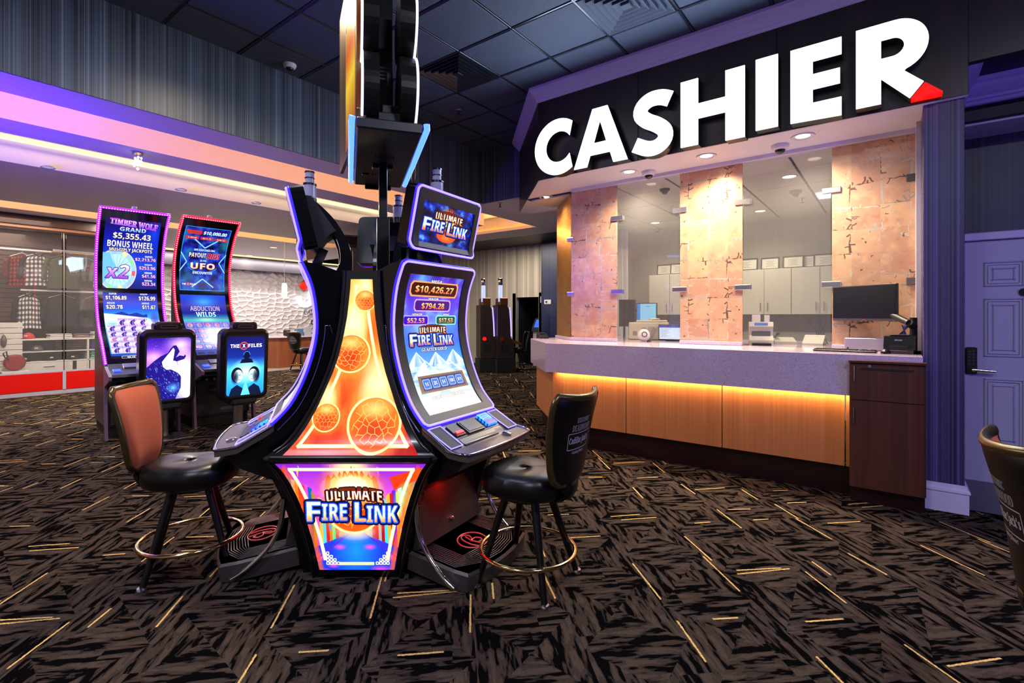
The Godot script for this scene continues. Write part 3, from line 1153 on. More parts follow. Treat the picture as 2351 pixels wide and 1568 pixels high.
func art_lower() -> ImageTexture:   # 0.96 m wide, 0.72 m tall, top at h 0.68
	var W := 1024
	var H := 768
	var k := W / 0.96
	var im := canvas(W, H)
	vgrad(im, Rect2i(0, 0, W, H), [[0.0, Color(0.45, 0.10, 0.75)], [0.3, Color(0.85, 0.30, 0.85)], [0.5, Color(0.35, 0.35, 1.0)], [0.72, Color(0.12, 0.16, 0.98)], [1.0, Color(0.22, 0.02, 0.80)]])
	var rng := RandomNumberGenerator.new()
	rng.seed = 31
	var hue := [Color(1, 0.45, 0.1), Color(0.1, 0.55, 1), Color(1, 0.3, 0.8), Color(0.3, 0.9, 1), Color(1, 0.75, 0.25), Color(0.45, 0.15, 0.95), Color(0.95, 0.15, 0.2), Color(0.35, 0.9, 0.5), Color(1, 0.9, 0.95)]
	for s in [-1.0, 1.0]:   # street fronts closing to the middle
		for i in 26:
			var t := i / 26.0
			var x0: float = 512 + s * lerpf(520, 60, t)
			var x1: float = 512 + s * lerpf(520, 60, t + 0.05)
			var y0 := lerpf(-40, 330, t) + rng.randf() * 30
			poly(im, PackedVector2Array([Vector2(x0, y0), Vector2(x1, y0 + 14), Vector2(x1, lerpf(640, 460, t)), Vector2(x0, lerpf(660, 470, t))]), (hue[rng.randi() % 9] as Color).darkened(rng.randf() * 0.35))
	for i in 40:
		var p := Vector2(rng.randf_range(120, 900), rng.randf_range(40, 420))
		poly(im, PackedVector2Array([p, p + Vector2(rng.randf_range(6, 26), 4), p + Vector2(rng.randf_range(4, 14), rng.randf_range(20, 90))]), hue[rng.randi() % 9])
	poly(im, pts([720, 120, 900, 60, 930, 110, 740, 200]), Color(0.85, 0.22, 0.08))
	haze(im, Vector2(820, 270), 90, 130, Color(0.5, 0.95, 0.6, 1), 0.5)
	poly(im, pts([512, 430, 900, 660, 960, 768, 60, 768, 120, 660]), Color(0.10, 0.22, 0.98))
	haze(im, Vector2(512, 560), 150, 200, Color(0.1, 0.55, 1.0, 1), 0.8)
	for q in [[300, 600, 60], [720, 600, 60], [380, 650, 40], [650, 680, 70], [420, 540, 44], [590, 540, 44], [330, 690, 50]]:
		haze(im, Vector2(q[0], q[1]), q[2], q[2] * 0.5, Color(1, 0.3, 0.85, 0.95), 0.8)
	stroke(im, pts([500, 440, 250, 640]), 7, Color(0.4, 0.1, 0.7))
	stroke(im, pts([540, 440, 790, 640]), 7, Color(0.4, 0.1, 0.7))
	haze(im, Vector2(512, 445), 120, 60, Color(1, 0.95, 1, 1), 0.7)
	fireball(im, Vector2(505, 300), 150, 12)
	flames(im, Vector2(505, 150), 300, 130, 14)
	haze(im, Vector2(505, 190), 190, 110, Color(1, 1, 0.9, 1), 0.7)
	fire_logo(im, Vector2(505, 330), 520, 0.8)
	var gold := Color(1, 0.97, 0.70)
	for s in [-1.0, 1.0]:
		var l := PackedVector2Array()
		for i in 26:
			var h := lerpf(0.612, 0.10, i / 25.0)
			l.append(Vector2(512 + s * (frame_edge(h) - 0.095) * k, (0.68 - h) * k))
		stroke(im, l, 20, Color(1, 0.88, 0.5))
		stroke(im, l, 13, Color(1, 1, 0.9))
		var e: Vector2 = l[25]
		for i in 4:   # fretwork corner
			for j in 4 - i:
				var o := e + Vector2(-s * (6 + j * 20), 12 - i * 20)
				stroke(im, PackedVector2Array([o, o + Vector2(14, 0), o + Vector2(14, 14), o + Vector2(0, 14), o]), 5, gold)
		fire_edge(im, s, k)
	var t := (frame_edge(0.612) - 0.095) * k
	stroke(im, PackedVector2Array([Vector2(512 - t - 8, 72), Vector2(512 + t + 8, 72)]), 20, Color(1, 0.88, 0.5))
	stroke(im, PackedVector2Array([Vector2(512 - t - 8, 72), Vector2(512 + t + 8, 72)]), 13, Color(1, 1, 0.9))
	var b := (frame_edge(0.06) - 0.095) * k
	stroke(im, PackedVector2Array([Vector2(512 - b + 70, 640), Vector2(512 + b - 70, 640)]), 18, Color(1, 0.93, 0.62))
	fire_logo(im, Vector2(505, 330), 520, 0.8)
	return tex(im)


func fire_edge(im: Image, s: float, k: float) -> void:
	for i in 14:
		var h := lerpf(0.6, 0.05, i / 13.0)
		haze(im, Vector2(512 + s * (frame_edge(h) - 0.062) * k, (0.68 - h) * k), 20, 46, Color(1, 0.35, 0.08, 0.8), 0.6)


func along_table(t: Array, h: float) -> float:   # [[height, value], ...] falling heights
	for i in t.size() - 1:
		if h >= t[i + 1][0]:
			return lerpf(t[i][1], t[i + 1][1], clampf((t[i][0] - h) / (t[i][0] - t[i + 1][0]), 0, 1))
	return t[t.size() - 1][1]


func upper_edge(h: float) -> float:
	return along_table([[1.63, 0.059], [1.55, 0.063], [1.405, 0.077], [1.30, 0.094], [1.196, 0.115], [1.10, 0.143], [1.012, 0.176], [0.91, 0.215], [0.817, 0.260], [0.75, 0.302], [0.688, 0.350]], h)


func frame_f(h: float) -> float:
	return along_table([[1.66, 0.318], [1.55, 0.325], [1.398, 0.338], [1.28, 0.357], [1.182, 0.381], [1.09, 0.412], [0.996, 0.451], [0.91, 0.493], [0.829, 0.543], [0.77, 0.586], [0.724, 0.634], [0.70, 0.68], [0.686, 0.725], [0.655, 0.712], [0.60, 0.668], [0.53, 0.630], [0.45, 0.596], [0.382, 0.571], [0.30, 0.546], [0.21, 0.522], [0.10, 0.498], [0.0, 0.478]], h)


func frame_edge(h: float) -> float:
	return 0.866 * frame_f(h) - 0.17


const RC := -0.833
const DC := 3.235


func build_end_panel() -> void:
	var o := thing("end_panel", "glowing flared end panel with fireballs and a fire logo between the front slot machines", "panel", RD(RC, DC - 0.4), turn_to(0, -1))
	var z := func(f: float) -> float: return 0.5 * f + 0.2944 - 0.4
	var hs := []
	for i in 60:
		hs.append(lerpf(0.0, 1.66, i / 59.0))
	var rows := []
	var fr := mb()
	for h in hs:
		var f := frame_f(h)
		var row := PackedVector3Array()
		for k in 5:
			row.append(Vector3(lerpf(-1, 1, k / 4.0) * (frame_edge(h) - 0.004), h, z.call(f)))
		rows.append(row)
	fr.grid(rows)
	var top := frame_edge(1.66) - 0.004
	fr.box(Vector3(0, 1.64, z.call(frame_f(1.66)) - 0.09), Vector3(top * 2, 0.04, 0.17), 0.005)
	fr.box(Vector3(0, 0.8, -0.12), Vector3(0.1, 1.6, 0.1), 0.005)
	obj("frame", fr, M.gloss, o)
	var art := mb()
	rows = []
	for i in 46:
		var h := lerpf(0.690, 1.612, i / 45.0)
		var row := PackedVector3Array()
		for k in 7:
			row.append(Vector3(lerpf(-1, 1, k / 6.0) * upper_edge(h), h, z.call(frame_f(h)) + 0.006))
		rows.append(row)
	art.grid(rows)
	for i in art.u.size():
		art.u[i] = Vector2((art.v[i].x + 0.48) / 0.96, (1.63 - art.v[i].y) / 0.96)
	obj("upper_art", art, glow(Color.WHITE, 1.55, art_upper()), o)
	art = mb()
	rows = []
	for i in 34:
		var h := lerpf(0.045, 0.645, i / 33.0)
		var row := PackedVector3Array()
		for k in 7:
			row.append(Vector3(lerpf(-1, 1, k / 6.0) * (frame_edge(h) - 0.05), h, z.call(frame_f(h)) + 0.006))
		rows.append(row)
	art.grid(rows)
	for i in art.u.size():
		art.u[i] = Vector2((art.v[i].x + 0.48) / 0.96, (0.68 - art.v[i].y) / 0.72)
	obj("lower_art", art, glow(Color.WHITE, 1.5, art_lower()), o)
	var belt := mb()
	belt.box(Vector3(0, 0.668, z.call(0.71) + 0.004), Vector3(0.84, 0.035, 0.02), 0.006)
	obj("belt", belt, M.black, o)
	for s in [-1.0, 1.0]:
		var e := mb()
		var p := PackedVector3Array()
		for h in hs:
			if h < 0.66:
				p.append(Vector3(s * (frame_edge(h) - 0.012), h, z.call(frame_f(h)) + 0.004))
		e.tube(p, 0.009, 6)
		p = PackedVector3Array()
		for h in hs:
			if h > 0.70:
				p.append(Vector3(s * (frame_edge(h) - 0.010), h, z.call(frame_f(h)) + 0.004))
		e.tube(p, 0.009, 6)
		obj("edge_trim", e, M.black, o)


# ---------- one slot machine of the bank: curved tall screen, lit frame, deck, topper on a curved arm ----------
var front_curve := PackedVector2Array()


func surf(l: float, s: float, off := 0.0) -> Vector3:   # s 0 bottom .. 1 top along the curved face
	var k := s * (front_curve.size() - 1)
	var i := clampi(int(k), 0, front_curve.size() - 2)
	var p := front_curve[i].lerp(front_curve[i + 1], k - i)
	var t := (front_curve[i + 1] - front_curve[i]).normalized()
	var n := Vector2(t.y, -t.x)   # (f, h) outwards
	return Vector3(l, p.y + n.y * off, p.x + n.x * off - 0.45)


func bent(m: MB, l0: float, l1: float, s0: float, s1: float, o0: float, o1: float, n := 30, f: Variant = null) -> void:   # slab lying on the curved face
	var g: Callable = surf if f == null else f
	var face := []
	for i in n + 1:
		var s := lerpf(s0, s1, float(i) / n)
		face.append(PackedVector3Array([g.call(l0, s, o1), g.call(l1, s, o1)]))
	m.grid(face)
	for i in n:
		var s := lerpf(s0, s1, float(i) / n)
		var t := lerpf(s0, s1, float(i + 1) / n)
		m.quad(g.call(l0, s, o0), g.call(l0, s, o1), g.call(l0, t, o1), g.call(l0, t, o0))
		m.quad(g.call(l1, s, o1), g.call(l1, s, o0), g.call(l1, t, o0), g.call(l1, t, o1))
	m.quad(g.call(l0, s0, o0), g.call(l1, s0, o0), g.call(l1, s0, o1), g.call(l0, s0, o1))
	m.quad(g.call(l0, s1, o1), g.call(l1, s1, o1), g.call(l1, s1, o0), g.call(l0, s1, o0))


func face_loop(hw: float, s0: float, s1: float, rl: float, rs: float, off: float, f: Variant = null) -> PackedVector3Array:   # rounded loop on the curved face
	var g: Callable = surf if f == null else f
	var p := PackedVector3Array()
	for c in 4:
		var ol := (hw - rl) * (1 if c in [0, 3] else -1)
		var os := (s1 - rs) if c < 2 else (s0 + rs)
		for i in 7:
			var a := PI / 2 * (c + i / 6.0)
			p.append(g.call(ol + cos(a) * rl, os + sin(a) * rs, off))
		if c % 2 == 1:   # run along the side
			var l: float = -hw if c == 1 else hw
			for i in range(1, 24):
				var s: float = lerpf(s1 - rs, s0 + rs, i / 24.0) if c == 1 else lerpf(s0 + rs, s1 - rs, i / 24.0)
				p.append(g.call(l, s, off))
	return p


func deck_h(f: float) -> float:
	return along_table([[-0.60, 0.835], [-0.64, 0.806], [-0.79, 0.722], [-0.90, 0.708], [-0.97, 0.704]], -f)


func build_slot(label: String, fr: float, fd: float, led: Color, led_e: float, screen_m: Material, topper_m: Material) -> Node3D:
	front_curve = spline(PackedVector2Array([Vector2(0.628, 0.824), Vector2(0.536, 0.925), Vector2(0.470, 1.055), Vector2(0.424, 1.195), Vector2(0.402, 1.32), Vector2(0.404, 1.435), Vector2(0.428, 1.58), Vector2(0.478, 1.706)]), 60)
	var o := thing("slot_machine", label, "slot machine", RD(RC + fr * 0.45, DC + fd * 0.45), turn_to(fr, fd), "slot machines of the three-sided bank")
	# body: side silhouette pushed through the width
	var side := PackedVector2Array()
	for i in 60:
		side.append(front_curve[i] - Vector2(0.014, 0))
	side.append_array(PackedVector2Array([Vector2(0.40, 1.70), Vector2(0.30, 1.665), Vector2(0.20, 1.66), Vector2(0.20, 0.0), Vector2(0.47, 0.0)]))
	for h in [0.1, 0.2, 0.3, 0.4, 0.5, 0.58, 0.64]:
		side.append(Vector2(frame_f(h) - 0.008, h))
	side.append(Vector2(0.712, 0.672))
	side.append(Vector2(0.66, 0.75))
	var inner := mb()
	var xf := Transform3D(Basis(Vector3(0, 0, 1), Vector3(0, 1, 0), Vector3(-1, 0, 0)), Vector3(0, 0, -0.45))   # polygon x -> z, y -> y, depth -> -x
	inner.prism(side, -0.295, 0.295, xf, 0.0)
	for i in inner.v.size():   # set the knees back between the cheeks
		if inner.v[i].y < 0.66 and inner.v[i].z > -0.2:
			inner.v[i].z = minf(inner.v[i].z, 0.0)
	obj("body", inner, M.gloss, o)
	for s in [-1.0, 1.0]:
		var ck := mb()
		ck.prism(side, s * 0.317 - 0.022, s * 0.317 + 0.022, xf)
		obj("cheek", ck, M.gloss, o)
		var seam := mb()
		var sp := PackedVector3Array()
		for i in 40:
			var q := surf(s * 0.3405, lerpf(0.0, 0.62, i / 39.0), -0.045)
			sp.append(q)
		sp.append(surf(s * 0.3405, 0.62, -0.07)); sp.append(surf(s * 0.3405, 0.58, -0.085))
		seam.tube(sp, 0.0035, 6)
		obj("side_trim", seam, M.chrome_blue, o)
	# face
	var bz := mb()
	bent(bz, -0.335, -0.262, 0.0, 1.0, -0.03, 0.012)
	bent(bz, 0.262, 0.335, 0.0, 1.0, -0.03, 0.012)
	bent(bz, -0.262, 0.262, 0.0, 0.055, -0.03, 0.012, 4)
	bent(bz, -0.262, 0.262, 0.935, 1.0, -0.03, 0.012, 4)
	obj("bezel", bz, M.bezel, o)
	var sc := mb()
	var rows := []
	for i in 41:
		var s := lerpf(0.055, 0.935, i / 40.0)
		var r := PackedVector3Array()
		for k in 3:
			r.append(surf(lerpf(-0.262, 0.262, k / 2.0), s, 0.002))
		rows.append(r)
	sc.grid(rows)
	obj("screen", sc, screen_m, o)
	var lp := mb()
	lp.tube(face_loop(0.339, -0.005, 1.005, 0.035, 0.032, 0.012), 0.0065, 8, true)
	obj("led_frame", lp, glow(led, led_e), o)
	var fl := mb()
	fl.tube(face_loop(0.343, -0.010, 1.010, 0.037, 0.034, -0.002), 0.007, 6, true)
	obj("bloom_rim", fl, glow(led.lerp(Color(0.10, 0.05, 1.0), 0.8), led_e * 0.55), o)  # added glowing rim, stands in for blue bloom round the lit frame
	# deck: sloped tray with a curved lip
	var plan := PackedVector2Array([Vector2(-0.345, 0.625), Vector2(-0.352, 0.79), Vector2(-0.345, 0.86)])
	for i in 13:
		var e := lerpf(-1, 1, i / 12.0)
		plan.append(Vector2(0.325 * e, 0.897 + 0.022 * (1 - e * e)))
	plan.append_array(PackedVector2Array([Vector2(0.345, 0.86), Vector2(0.352, 0.79), Vector2(0.345, 0.625)]))
	var dk := mb()
	var fs := [0.615, 0.65, 0.70, 0.75, 0.79, 0.83, 0.86, 0.885, 0.919]
	rows = []
	for f in fs:
		var hw := along_table([[-0.6, 0.345], [-0.79, 0.352], [-0.86, 0.345], [-0.885, 0.333], [-0.897, 0.325], [-0.92, 0.02]], -f)
		var r := PackedVector3Array()
		for k in 13:
			var e := lerpf(-1, 1, k / 12.0)
			var ff: float = f if f < 0.88 else 0.897 + 0.022 * (1 - e * e) if f > 0.9 else f
			r.append(Vector3(e * (hw if f < 0.9 else 0.325), deck_h(ff), ff - 0.45))
		rows.append(r)
	dk.grid(rows, true)
	var under := []
	for r in rows:
		var q := PackedVector3Array()
		for p in r:
			q.append(p - Vector3(0, 0.035, 0))
		under.append(q)
	dk.grid(under)
	for i in rows.size() - 1:
		dk.quad(under[i][0], under[i + 1][0], rows[i + 1][0], rows[i][0])
		dk.quad(under[i + 1][12], under[i][12], rows[i][12], rows[i + 1][12])
	var L := rows.size() - 1
	for k in 12:
		dk.quad(under[L][k], under[L][k + 1], rows[L][k + 1], rows[L][k])
	obj("deck", dk, M.deck, o)
	var rail := mb()
	var rp := PackedVector3Array()
	for p in plan:
		rp.append(Vector3(p.x, deck_h(p.y) + 0.001, p.y - 0.45))
	rail.tube(rp, 0.008, 8)
	obj("deck_rail", rail, M.chrome_blue, o)
	var tray := func(l: float, s: float, off: float) -> Vector3:   # s 0..1 from the screen to the lip
		var f := lerpf(0.645, 0.80, 1.0 - s)
		return Vector3(l, deck_h(f) + off, f - 0.45 + off * 0.3)
	for s in [-1.0, 1.0]:
		var pn := mb()
		var c: float = s * 0.285
		bent(pn, c - 0.048, c + 0.048, 0.04, 0.98, 0.0, 0.008, 8, tray)
		obj("speaker_panel", pn, M.matte_blue, o)
		var pl := mb()
		var loop := PackedVector3Array()
		for q in [[-0.05, 0.99], [0.05, 0.99], [0.052, 0.5], [0.05, 0.02], [-0.05, 0.02], [-0.052, 0.5]]:
			loop.append(tray.call(c + q[0], q[1], 0.010))
		pl.tube(loop, 0.004, 6, true)
		obj("speaker_light", pl, glow(led.lerp(Color.WHITE, 0.2), led_e * 0.6), o)
	var well := mb()
	bent(well, -0.215, 0.215, 0.34, 0.97, 0.0, 0.003, 8, tray)
	obj("button_well", well, M.black, o)
	var bill := mb()
	bent(bill, -0.205, -0.12, 0.40, 0.9, 0.0, 0.012, 4, tray)
	obj("bill_slot", bill, M.grey_dark, o)
	bill = mb()
	bent(bill, -0.195, -0.13, 0.45, 0.56, 0.0, 0.020, 4, tray)
	obj("bill_slot_light", bill, glow(Color(1, 0.18, 0.2), 0.9), o)
	var disp := mb()
	bent(disp, -0.10, 0.06, 0.36, 0.93, 0.0, 0.014, 4, tray)
	obj("card_reader", disp, M.black, o)
	disp = mb()
	bent(disp, -0.088, 0.048, 0.42, 0.88, 0.0, 0.017, 4, tray)
	obj("card_display", disp, mat(Color(0.33, 0.33, 0.34), 0.25), o)
	var bt := mb()
	bent(bt, 0.10, 0.20, 0.40, 0.95, 0.0, 0.02, 4, tray)
	obj("service_button", bt, glow(Color.WHITE, 1.1, M.blue_button), o)
	var pad := mb()
	bent(pad, -0.21, 0.12, -0.02, 0.30, 0.0, 0.006, 6, tray)
	obj("touch_pad", pad, M.black, o)
	var rb := mb()
	rb.lathe(PackedVector2Array([Vector2(0.028, 0), Vector2(0.028, 0.010), Vector2(0.022, 0.014), Vector2(0, 0.014)]), 20, at(Vector3(0.15, deck_h(0.84), 0.84 - 0.45), 0.1))
	obj("play_button", rb, M.chrome, o)
	rb = mb()
	rb.cyl(0.017, 0.0135, 0.016, 20, at(Vector3(0.15, deck_h(0.84), 0.84 - 0.45), 0.1))
	obj("play_button_face", rb, mat(Color(0.55, 0.5, 0.55), 0.3), o)
	# belly under the deck, slanted kick panel and footrest
	var bl := mb()
	bl.prism(PackedVector2Array([Vector2(0.44, 0.70), Vector2(0.44, 0.42), Vector2(0.60, 0.50), Vector2(0.80, 0.60), Vector2(0.86, 0.668), Vector2(0.70, 0.70)]), -0.29, 0.29, xf)
	obj("belly_door", bl, M.belly, o)
	bl = mb()
	bl.prism(PackedVector2Array([Vector2(0.44, 0.44), Vector2(0.44, 0.10), Vector2(0.56, 0.15), Vector2(0.49, 0.42)]), -0.293, 0.293, xf)
	obj("kick_panel", bl, mat(Color(0.22, 0.20, 0.20), 0.35), o)
	bl = mb()
	bl.lathe(PackedVector2Array([Vector2(0, 0), Vector2(0.014, 0), Vector2(0.014, 0.012), Vector2(0.008, 0.018), Vector2(0, 0.018)]), 14, at(Vector3(0, 0.215, 0.545 - 0.45), 1.25))
	obj("lock", bl, M.chrome, o)
	var glowbar := mb()
	glowbar.box(Vector3(-0.02, 0.475, 0.50 - 0.45), Vector3(0.46, 0.01, 0.02), 0.002)
	obj("foot_light", glowbar, glow(Color(1, 0.05, 0.03), 0.7), o)
	var fw := RD(fr, fd)
	var lw := Vector3(fw.z, 0, -fw.x)
	area(o.position + fw * 0.09 + Vector3.UP * 0.46 - lw * 0.06, Vector3(0, -1, 0) + fw * 0.25, Vector2(0.3, 0.03), Color(1, 0.06, 0.04), 0.16)
	var foot := PackedVector2Array([Vector2(-0.315, 0.50), Vector2(-0.315, 0.80)])
	for i in 11:
		var e := lerpf(-1, 1, i / 10.0)
		foot.append(Vector2(0.30 * e, 0.885 + 0.045 * (1 - e * e)))
	foot.append_array(PackedVector2Array([Vector2(0.315, 0.80), Vector2(0.315, 0.50)]))
	var tilt := Transform3D(Basis(Vector3(1, 0, 0), Vector3(0, -0.10, 0.995), Vector3(0, 0.995, 0.10)), Vector3(0, 0.185, -0.45))
	var ft := mb()
	ft.prism(foot, -0.10, 0.0, tilt, 0.012)
	for i in ft.v.size():
		ft.v[i].y = maxf(ft.v[i].y, 0.004)
	obj("footrest", ft, M.foot, o)
	for k in 9:   # raised ribs round the plate
		var rbm := mb()
		var d := 0.030 + k * 0.014
		var q := PackedVector3Array()
		for e in [Vector2(-0.315 + d, 0.52), Vector2(-0.315 + d, 0.80 - d * 0.3), Vector2(-0.16 + d * 0.2, 0.905 - d), Vector2(0, 0.925 - d), Vector2(0.16 - d * 0.2, 0.905 - d), Vector2(0.315 - d, 0.80 - d * 0.3), Vector2(0.315 - d, 0.52)]:
			q.append(tilt * Vector3(e.x, e.y, 0.001))
		rbm.tube(q, 0.0032, 5)
		obj("rib", rbm, M.foot, o)
	var em := mb()   # round emblem with a looped letter
	var loop2 := PackedVector3Array()
	for i in 33:
		var a := TAU * i / 32.0
		loop2.append(tilt * Vector3(cos(a) * 0.092, 0.70 + sin(a) * 0.082, 0.003))
	em.tube(loop2, 0.0045, 6, true)
	var curl := PackedVector2Array([Vector2(-0.030, -0.070), Vector2(-0.045, -0.02), Vector2(-0.035, 0.045), Vector2(0.0, 0.072), Vector2(0.028, 0.045), Vector2(0.012, 0.012), Vector2(-0.012, 0.0), Vector2(0.03, 0.004), Vector2(0.050, -0.022), Vector2(0.034, -0.048), Vector2(0.016, -0.036)])
	var cp := PackedVector3Array()
	for p in spline(curl, 40):
		cp.append(tilt * Vector3(p.x, 0.70 - p.y, 0.003))
	em.tube(cp, 0.0045, 6)
	cp = PackedVector3Array([tilt * Vector3(0.004, 0.70 - 0.05, 0.003), tilt * Vector3(-0.01, 0.70, 0.003), tilt * Vector3(0.012, 0.70 + 0.072, 0.003)])
	em.tube(cp, 0.0045, 6)
	obj("emblem", em, mat(Color(0.80, 0.30, 0.30), 0.35), o)
	for s in [-1.0, 1.0]:   # bright side rails of the footrest
		var sr := mb()
		var q := PackedVector3Array()
		for p in spline(PackedVector2Array([Vector2(0.565, 0.42), Vector2(0.585, 0.28), Vector2(0.64, 0.17), Vector2(0.74, 0.075), Vector2(0.82, 0.03)]), 22):
			q.append(Vector3(s * 0.338, p.y, p.x - 0.45))
		sr.tube(q, 0.013, 8)
		obj("foot_rail", sr, M.chrome, o)
	# arm, topper and candle
	var arm := mb()
	var outer := spline(PackedVector2Array([Vector2(0.205, 1.66), Vector2(0.20, 1.76), Vector2(0.225, 1.86), Vector2(0.29, 1.975), Vector2(0.37, 2.06), Vector2(0.455, 2.125)]), 24)
	var innr := spline(PackedVector2Array([Vector2(0.445, 2.10), Vector2(0.36, 2.01), Vector2(0.30, 1.90), Vector2(0.272, 1.82), Vector2(0.268, 1.74), Vector2(0.30, 1.66)]), 24)
	var ap := outer.duplicate()
	ap.append_array(innr)
	for s in [-1.0, 1.0]:
		var a1 := mb()
		a1.prism(ap, s * 0.10 - 0.022, s * 0.10 + 0.022, xf)
		obj("arm", a1, M.gloss, o)
	arm.prism(PackedVector2Array([Vector2(0.225, 1.86), Vector2(0.29, 1.975), Vector2(0.445, 2.12), Vector2(0.43, 2.09), Vector2(0.30, 1.94), Vector2(0.24, 1.84)]), -0.08, 0.08, xf)
	obj("arm_web", arm, M.gloss, o)
	var brk := mb()
	brk.prism(PackedVector2Array([Vector2(0.47, 2.11), Vector2(0.43, 2.11), Vector2(0.295, 1.915), Vector2(0.335, 1.885), Vector2(0.395, 1.80), Vector2(0.43, 1.795)]), -0.17, 0.17, xf)
	obj("topper_bracket", brk, M.matte_blue, o)
	var tface := func(l: float, s: float, off: float) -> Vector3:
		var p := Vector2(0.478, 1.785).lerp(Vector2(0.556, 2.120), s)
		if s < 0.13:
			p.x += (0.13 - s) * 0.16
		var n := Vector2(0.974, -0.227)
		return Vector3(l, p.y + n.y * off, p.x + n.x * off - 0.45)
	var tb := mb()
	tb.prism(rrect(0.60, 0.36, 0.035, 5), -0.075, 0.0, Transform3D(Basis(Vector3(1, 0, 0), Vector3(0, 0.974, 0.227), Vector3(0, -0.227, 0.974)), Vector3(0, 1.953, 0.516 - 0.45 - 0.01)), 0.006)
	obj("topper_case", tb, M.gloss, o)
	tb = mb()
	bent(tb, -0.285, -0.243, 0.04, 0.96, -0.008, 0.012, 6, tface)
	bent(tb, 0.243, 0.285, 0.04, 0.96, -0.008, 0.012, 6, tface)
	bent(tb, -0.243, 0.243, 0.04, 0.13, -0.008, 0.012, 3, tface)
	bent(tb, -0.243, 0.243, 0.80, 0.96, -0.008, 0.012, 3, tface)
	obj("topper_bezel", tb, M.bezel, o)
	tb = mb()
	tb.grid([PackedVector3Array([tface.call(-0.243, 0.13, 0.003), tface.call(0.243, 0.13, 0.003)]), PackedVector3Array([tface.call(-0.243, 0.80, 0.003), tface.call(0.243, 0.80, 0.003)])])
	obj("topper_screen", tb, topper_m, o)
	tb = mb()
	tb.tube(face_loop(0.300, -0.01, 1.0, 0.035, 0.1, 0.004, tface), 0.0065, 8, true)
	obj("topper_light", tb, glow(led, led_e), o)
	tb = mb()
	tb.tube(face_loop(0.303, -0.018, 1.008, 0.036, 0.1, -0.008, tface), 0.007, 6, true)
	obj("topper_bloom_rim", tb, glow(led.lerp(Color(0.10, 0.05, 1.0), 0.8), led_e * 0.55), o)  # glow rim added to imitate bloom round the topper light
	var cx := Vector3(0, 2.12, 0.44 - 0.45)
	var cd := mb()
	cd.lathe(PackedVector2Array([Vector2(0, -0.03), Vector2(0.042, -0.03), Vector2(0.042, 0.01), Vector2(0.038, 0.012)]), 20, at(cx))
	cd.lathe(PackedVector2Array([Vector2(0.0375, 0.088), Vector2(0.041, 0.09), Vector2(0.041, 0.10), Vector2(0.026, 0.102)]), 20, at(cx))
	cd.lathe(PackedVector2Array([Vector2(0.0265, 0.13), Vector2(0.029, 0.131), Vector2(0.029, 0.137), Vector2(0.0265, 0.138)]), 20, at(cx))
	cd.lathe(PackedVector2Array([Vector2(0.0265, 0.166), Vector2(0.029, 0.167), Vector2(0.029, 0.175), Vector2(0.0, 0.178)]), 20, at(cx))
	obj("candle_ring", cd, M.black, o)
	cd = mb()
	cd.lathe(PackedVector2Array([Vector2(0.038, 0.012), Vector2(0.0375, 0.088)]), 24, at(cx))
	cd.lathe(PackedVector2Array([Vector2(0.026, 0.102), Vector2(0.0262, 0.13)]), 24, at(cx))
	cd.lathe(PackedVector2Array([Vector2(0.026, 0.138), Vector2(0.026, 0.166)]), 24, at(cx))
	obj("candle_lens", cd, M.lens, o)
	# speaker dome on the shelf behind the screen
	var spk := mb()
	spk.lathe(PackedVector2Array([Vector2(0.0, 0.03), Vector2(0.045, 0.028), Vector2(0.06, 0.018), Vector2(0.075, 0.03), Vector2(0.085, 0.02), Vector2(0.085, -0.02), Vector2(0, -0.02)]), 24, at(Vector3(0.0, 1.745, 0.385 - 0.45), 1.15))
	obj("speaker", spk, M.matte_blue, o)
	return o


func build_pod() -> void:
	M.gloss = mat(Color(0.022, 0.02, 0.05), 0.22)
	M.gloss.clearcoat_enabled = true
	M.gloss.clearcoat = 0.6
	M.gloss.clearcoat_roughness = 0.08
	M.bezel = mat(Color(0.11, 0.11, 0.115), 0.45)
	M.matte_blue = mat(Color(0.10, 0.10, 0.125), 0.55)
	M.grey_dark = mat(Color(0.11, 0.11, 0.12), 0.4)
	M.deck = mat(Color(0.42, 0.39, 0.38), 0.3, 0.55)
	M.belly = mat(Color(0.06, 0.05, 0.06), 0.35)
	M.foot = mat(Color(0.34, 0.31, 0.31), 0.34, 0.5)
	M.chrome_blue = mat(Color(0.70, 0.70, 0.80), 0.15, 1.0)
	M.lens = mat(Color(0.72, 0.70, 0.80), 0.15)
	var bb := canvas(128, 96, Color(0.02, 0.12, 0.9))
	vgrad(bb, Rect2i(0, 0, 128, 96), [[0.0, Color(0.25, 0.75, 1)], [0.5, Color(0.25, 0.85, 1)], [0.6, Color(0.05, 0.3, 1)], [1.0, Color(0.02, 0.08, 0.8)]])
	stroke(bb, rrect(80, 30, 8, 4, Vector2(64, 32)), 5, Color(0.05, 0.15, 0.8))
	text(bb, "SERVICE", Vector2(64, 32), Vector2(62, 12), {"fill": Color(0.05, 0.2, 0.85)})
	M.blue_button = tex(bb)
	build_end_panel()
	var sm := glow(Color.WHITE, 1.35, art_main())
	var tp := glow(Color.WHITE, 1.5, art_topper())
	var blue := Color(0.50, 0.42, 1.0)
	build_slot("slot machine facing right with blue-white lit frame, jackpot screen and tilted topper", 0.866, -0.5, blue, 3.2, sm, tp)
	build_slot("slot machine facing left, seen from its side with a curved topper arm", -0.930, -0.3675, blue, 3.2, sm, tp)
	build_slot("slot machine with red-lit frame mostly hidden behind the bank's black pole", 0.0, 1.0, Color(1.0, 0.22, 0.12), 1.6, sm, tp)
	build_overhead()


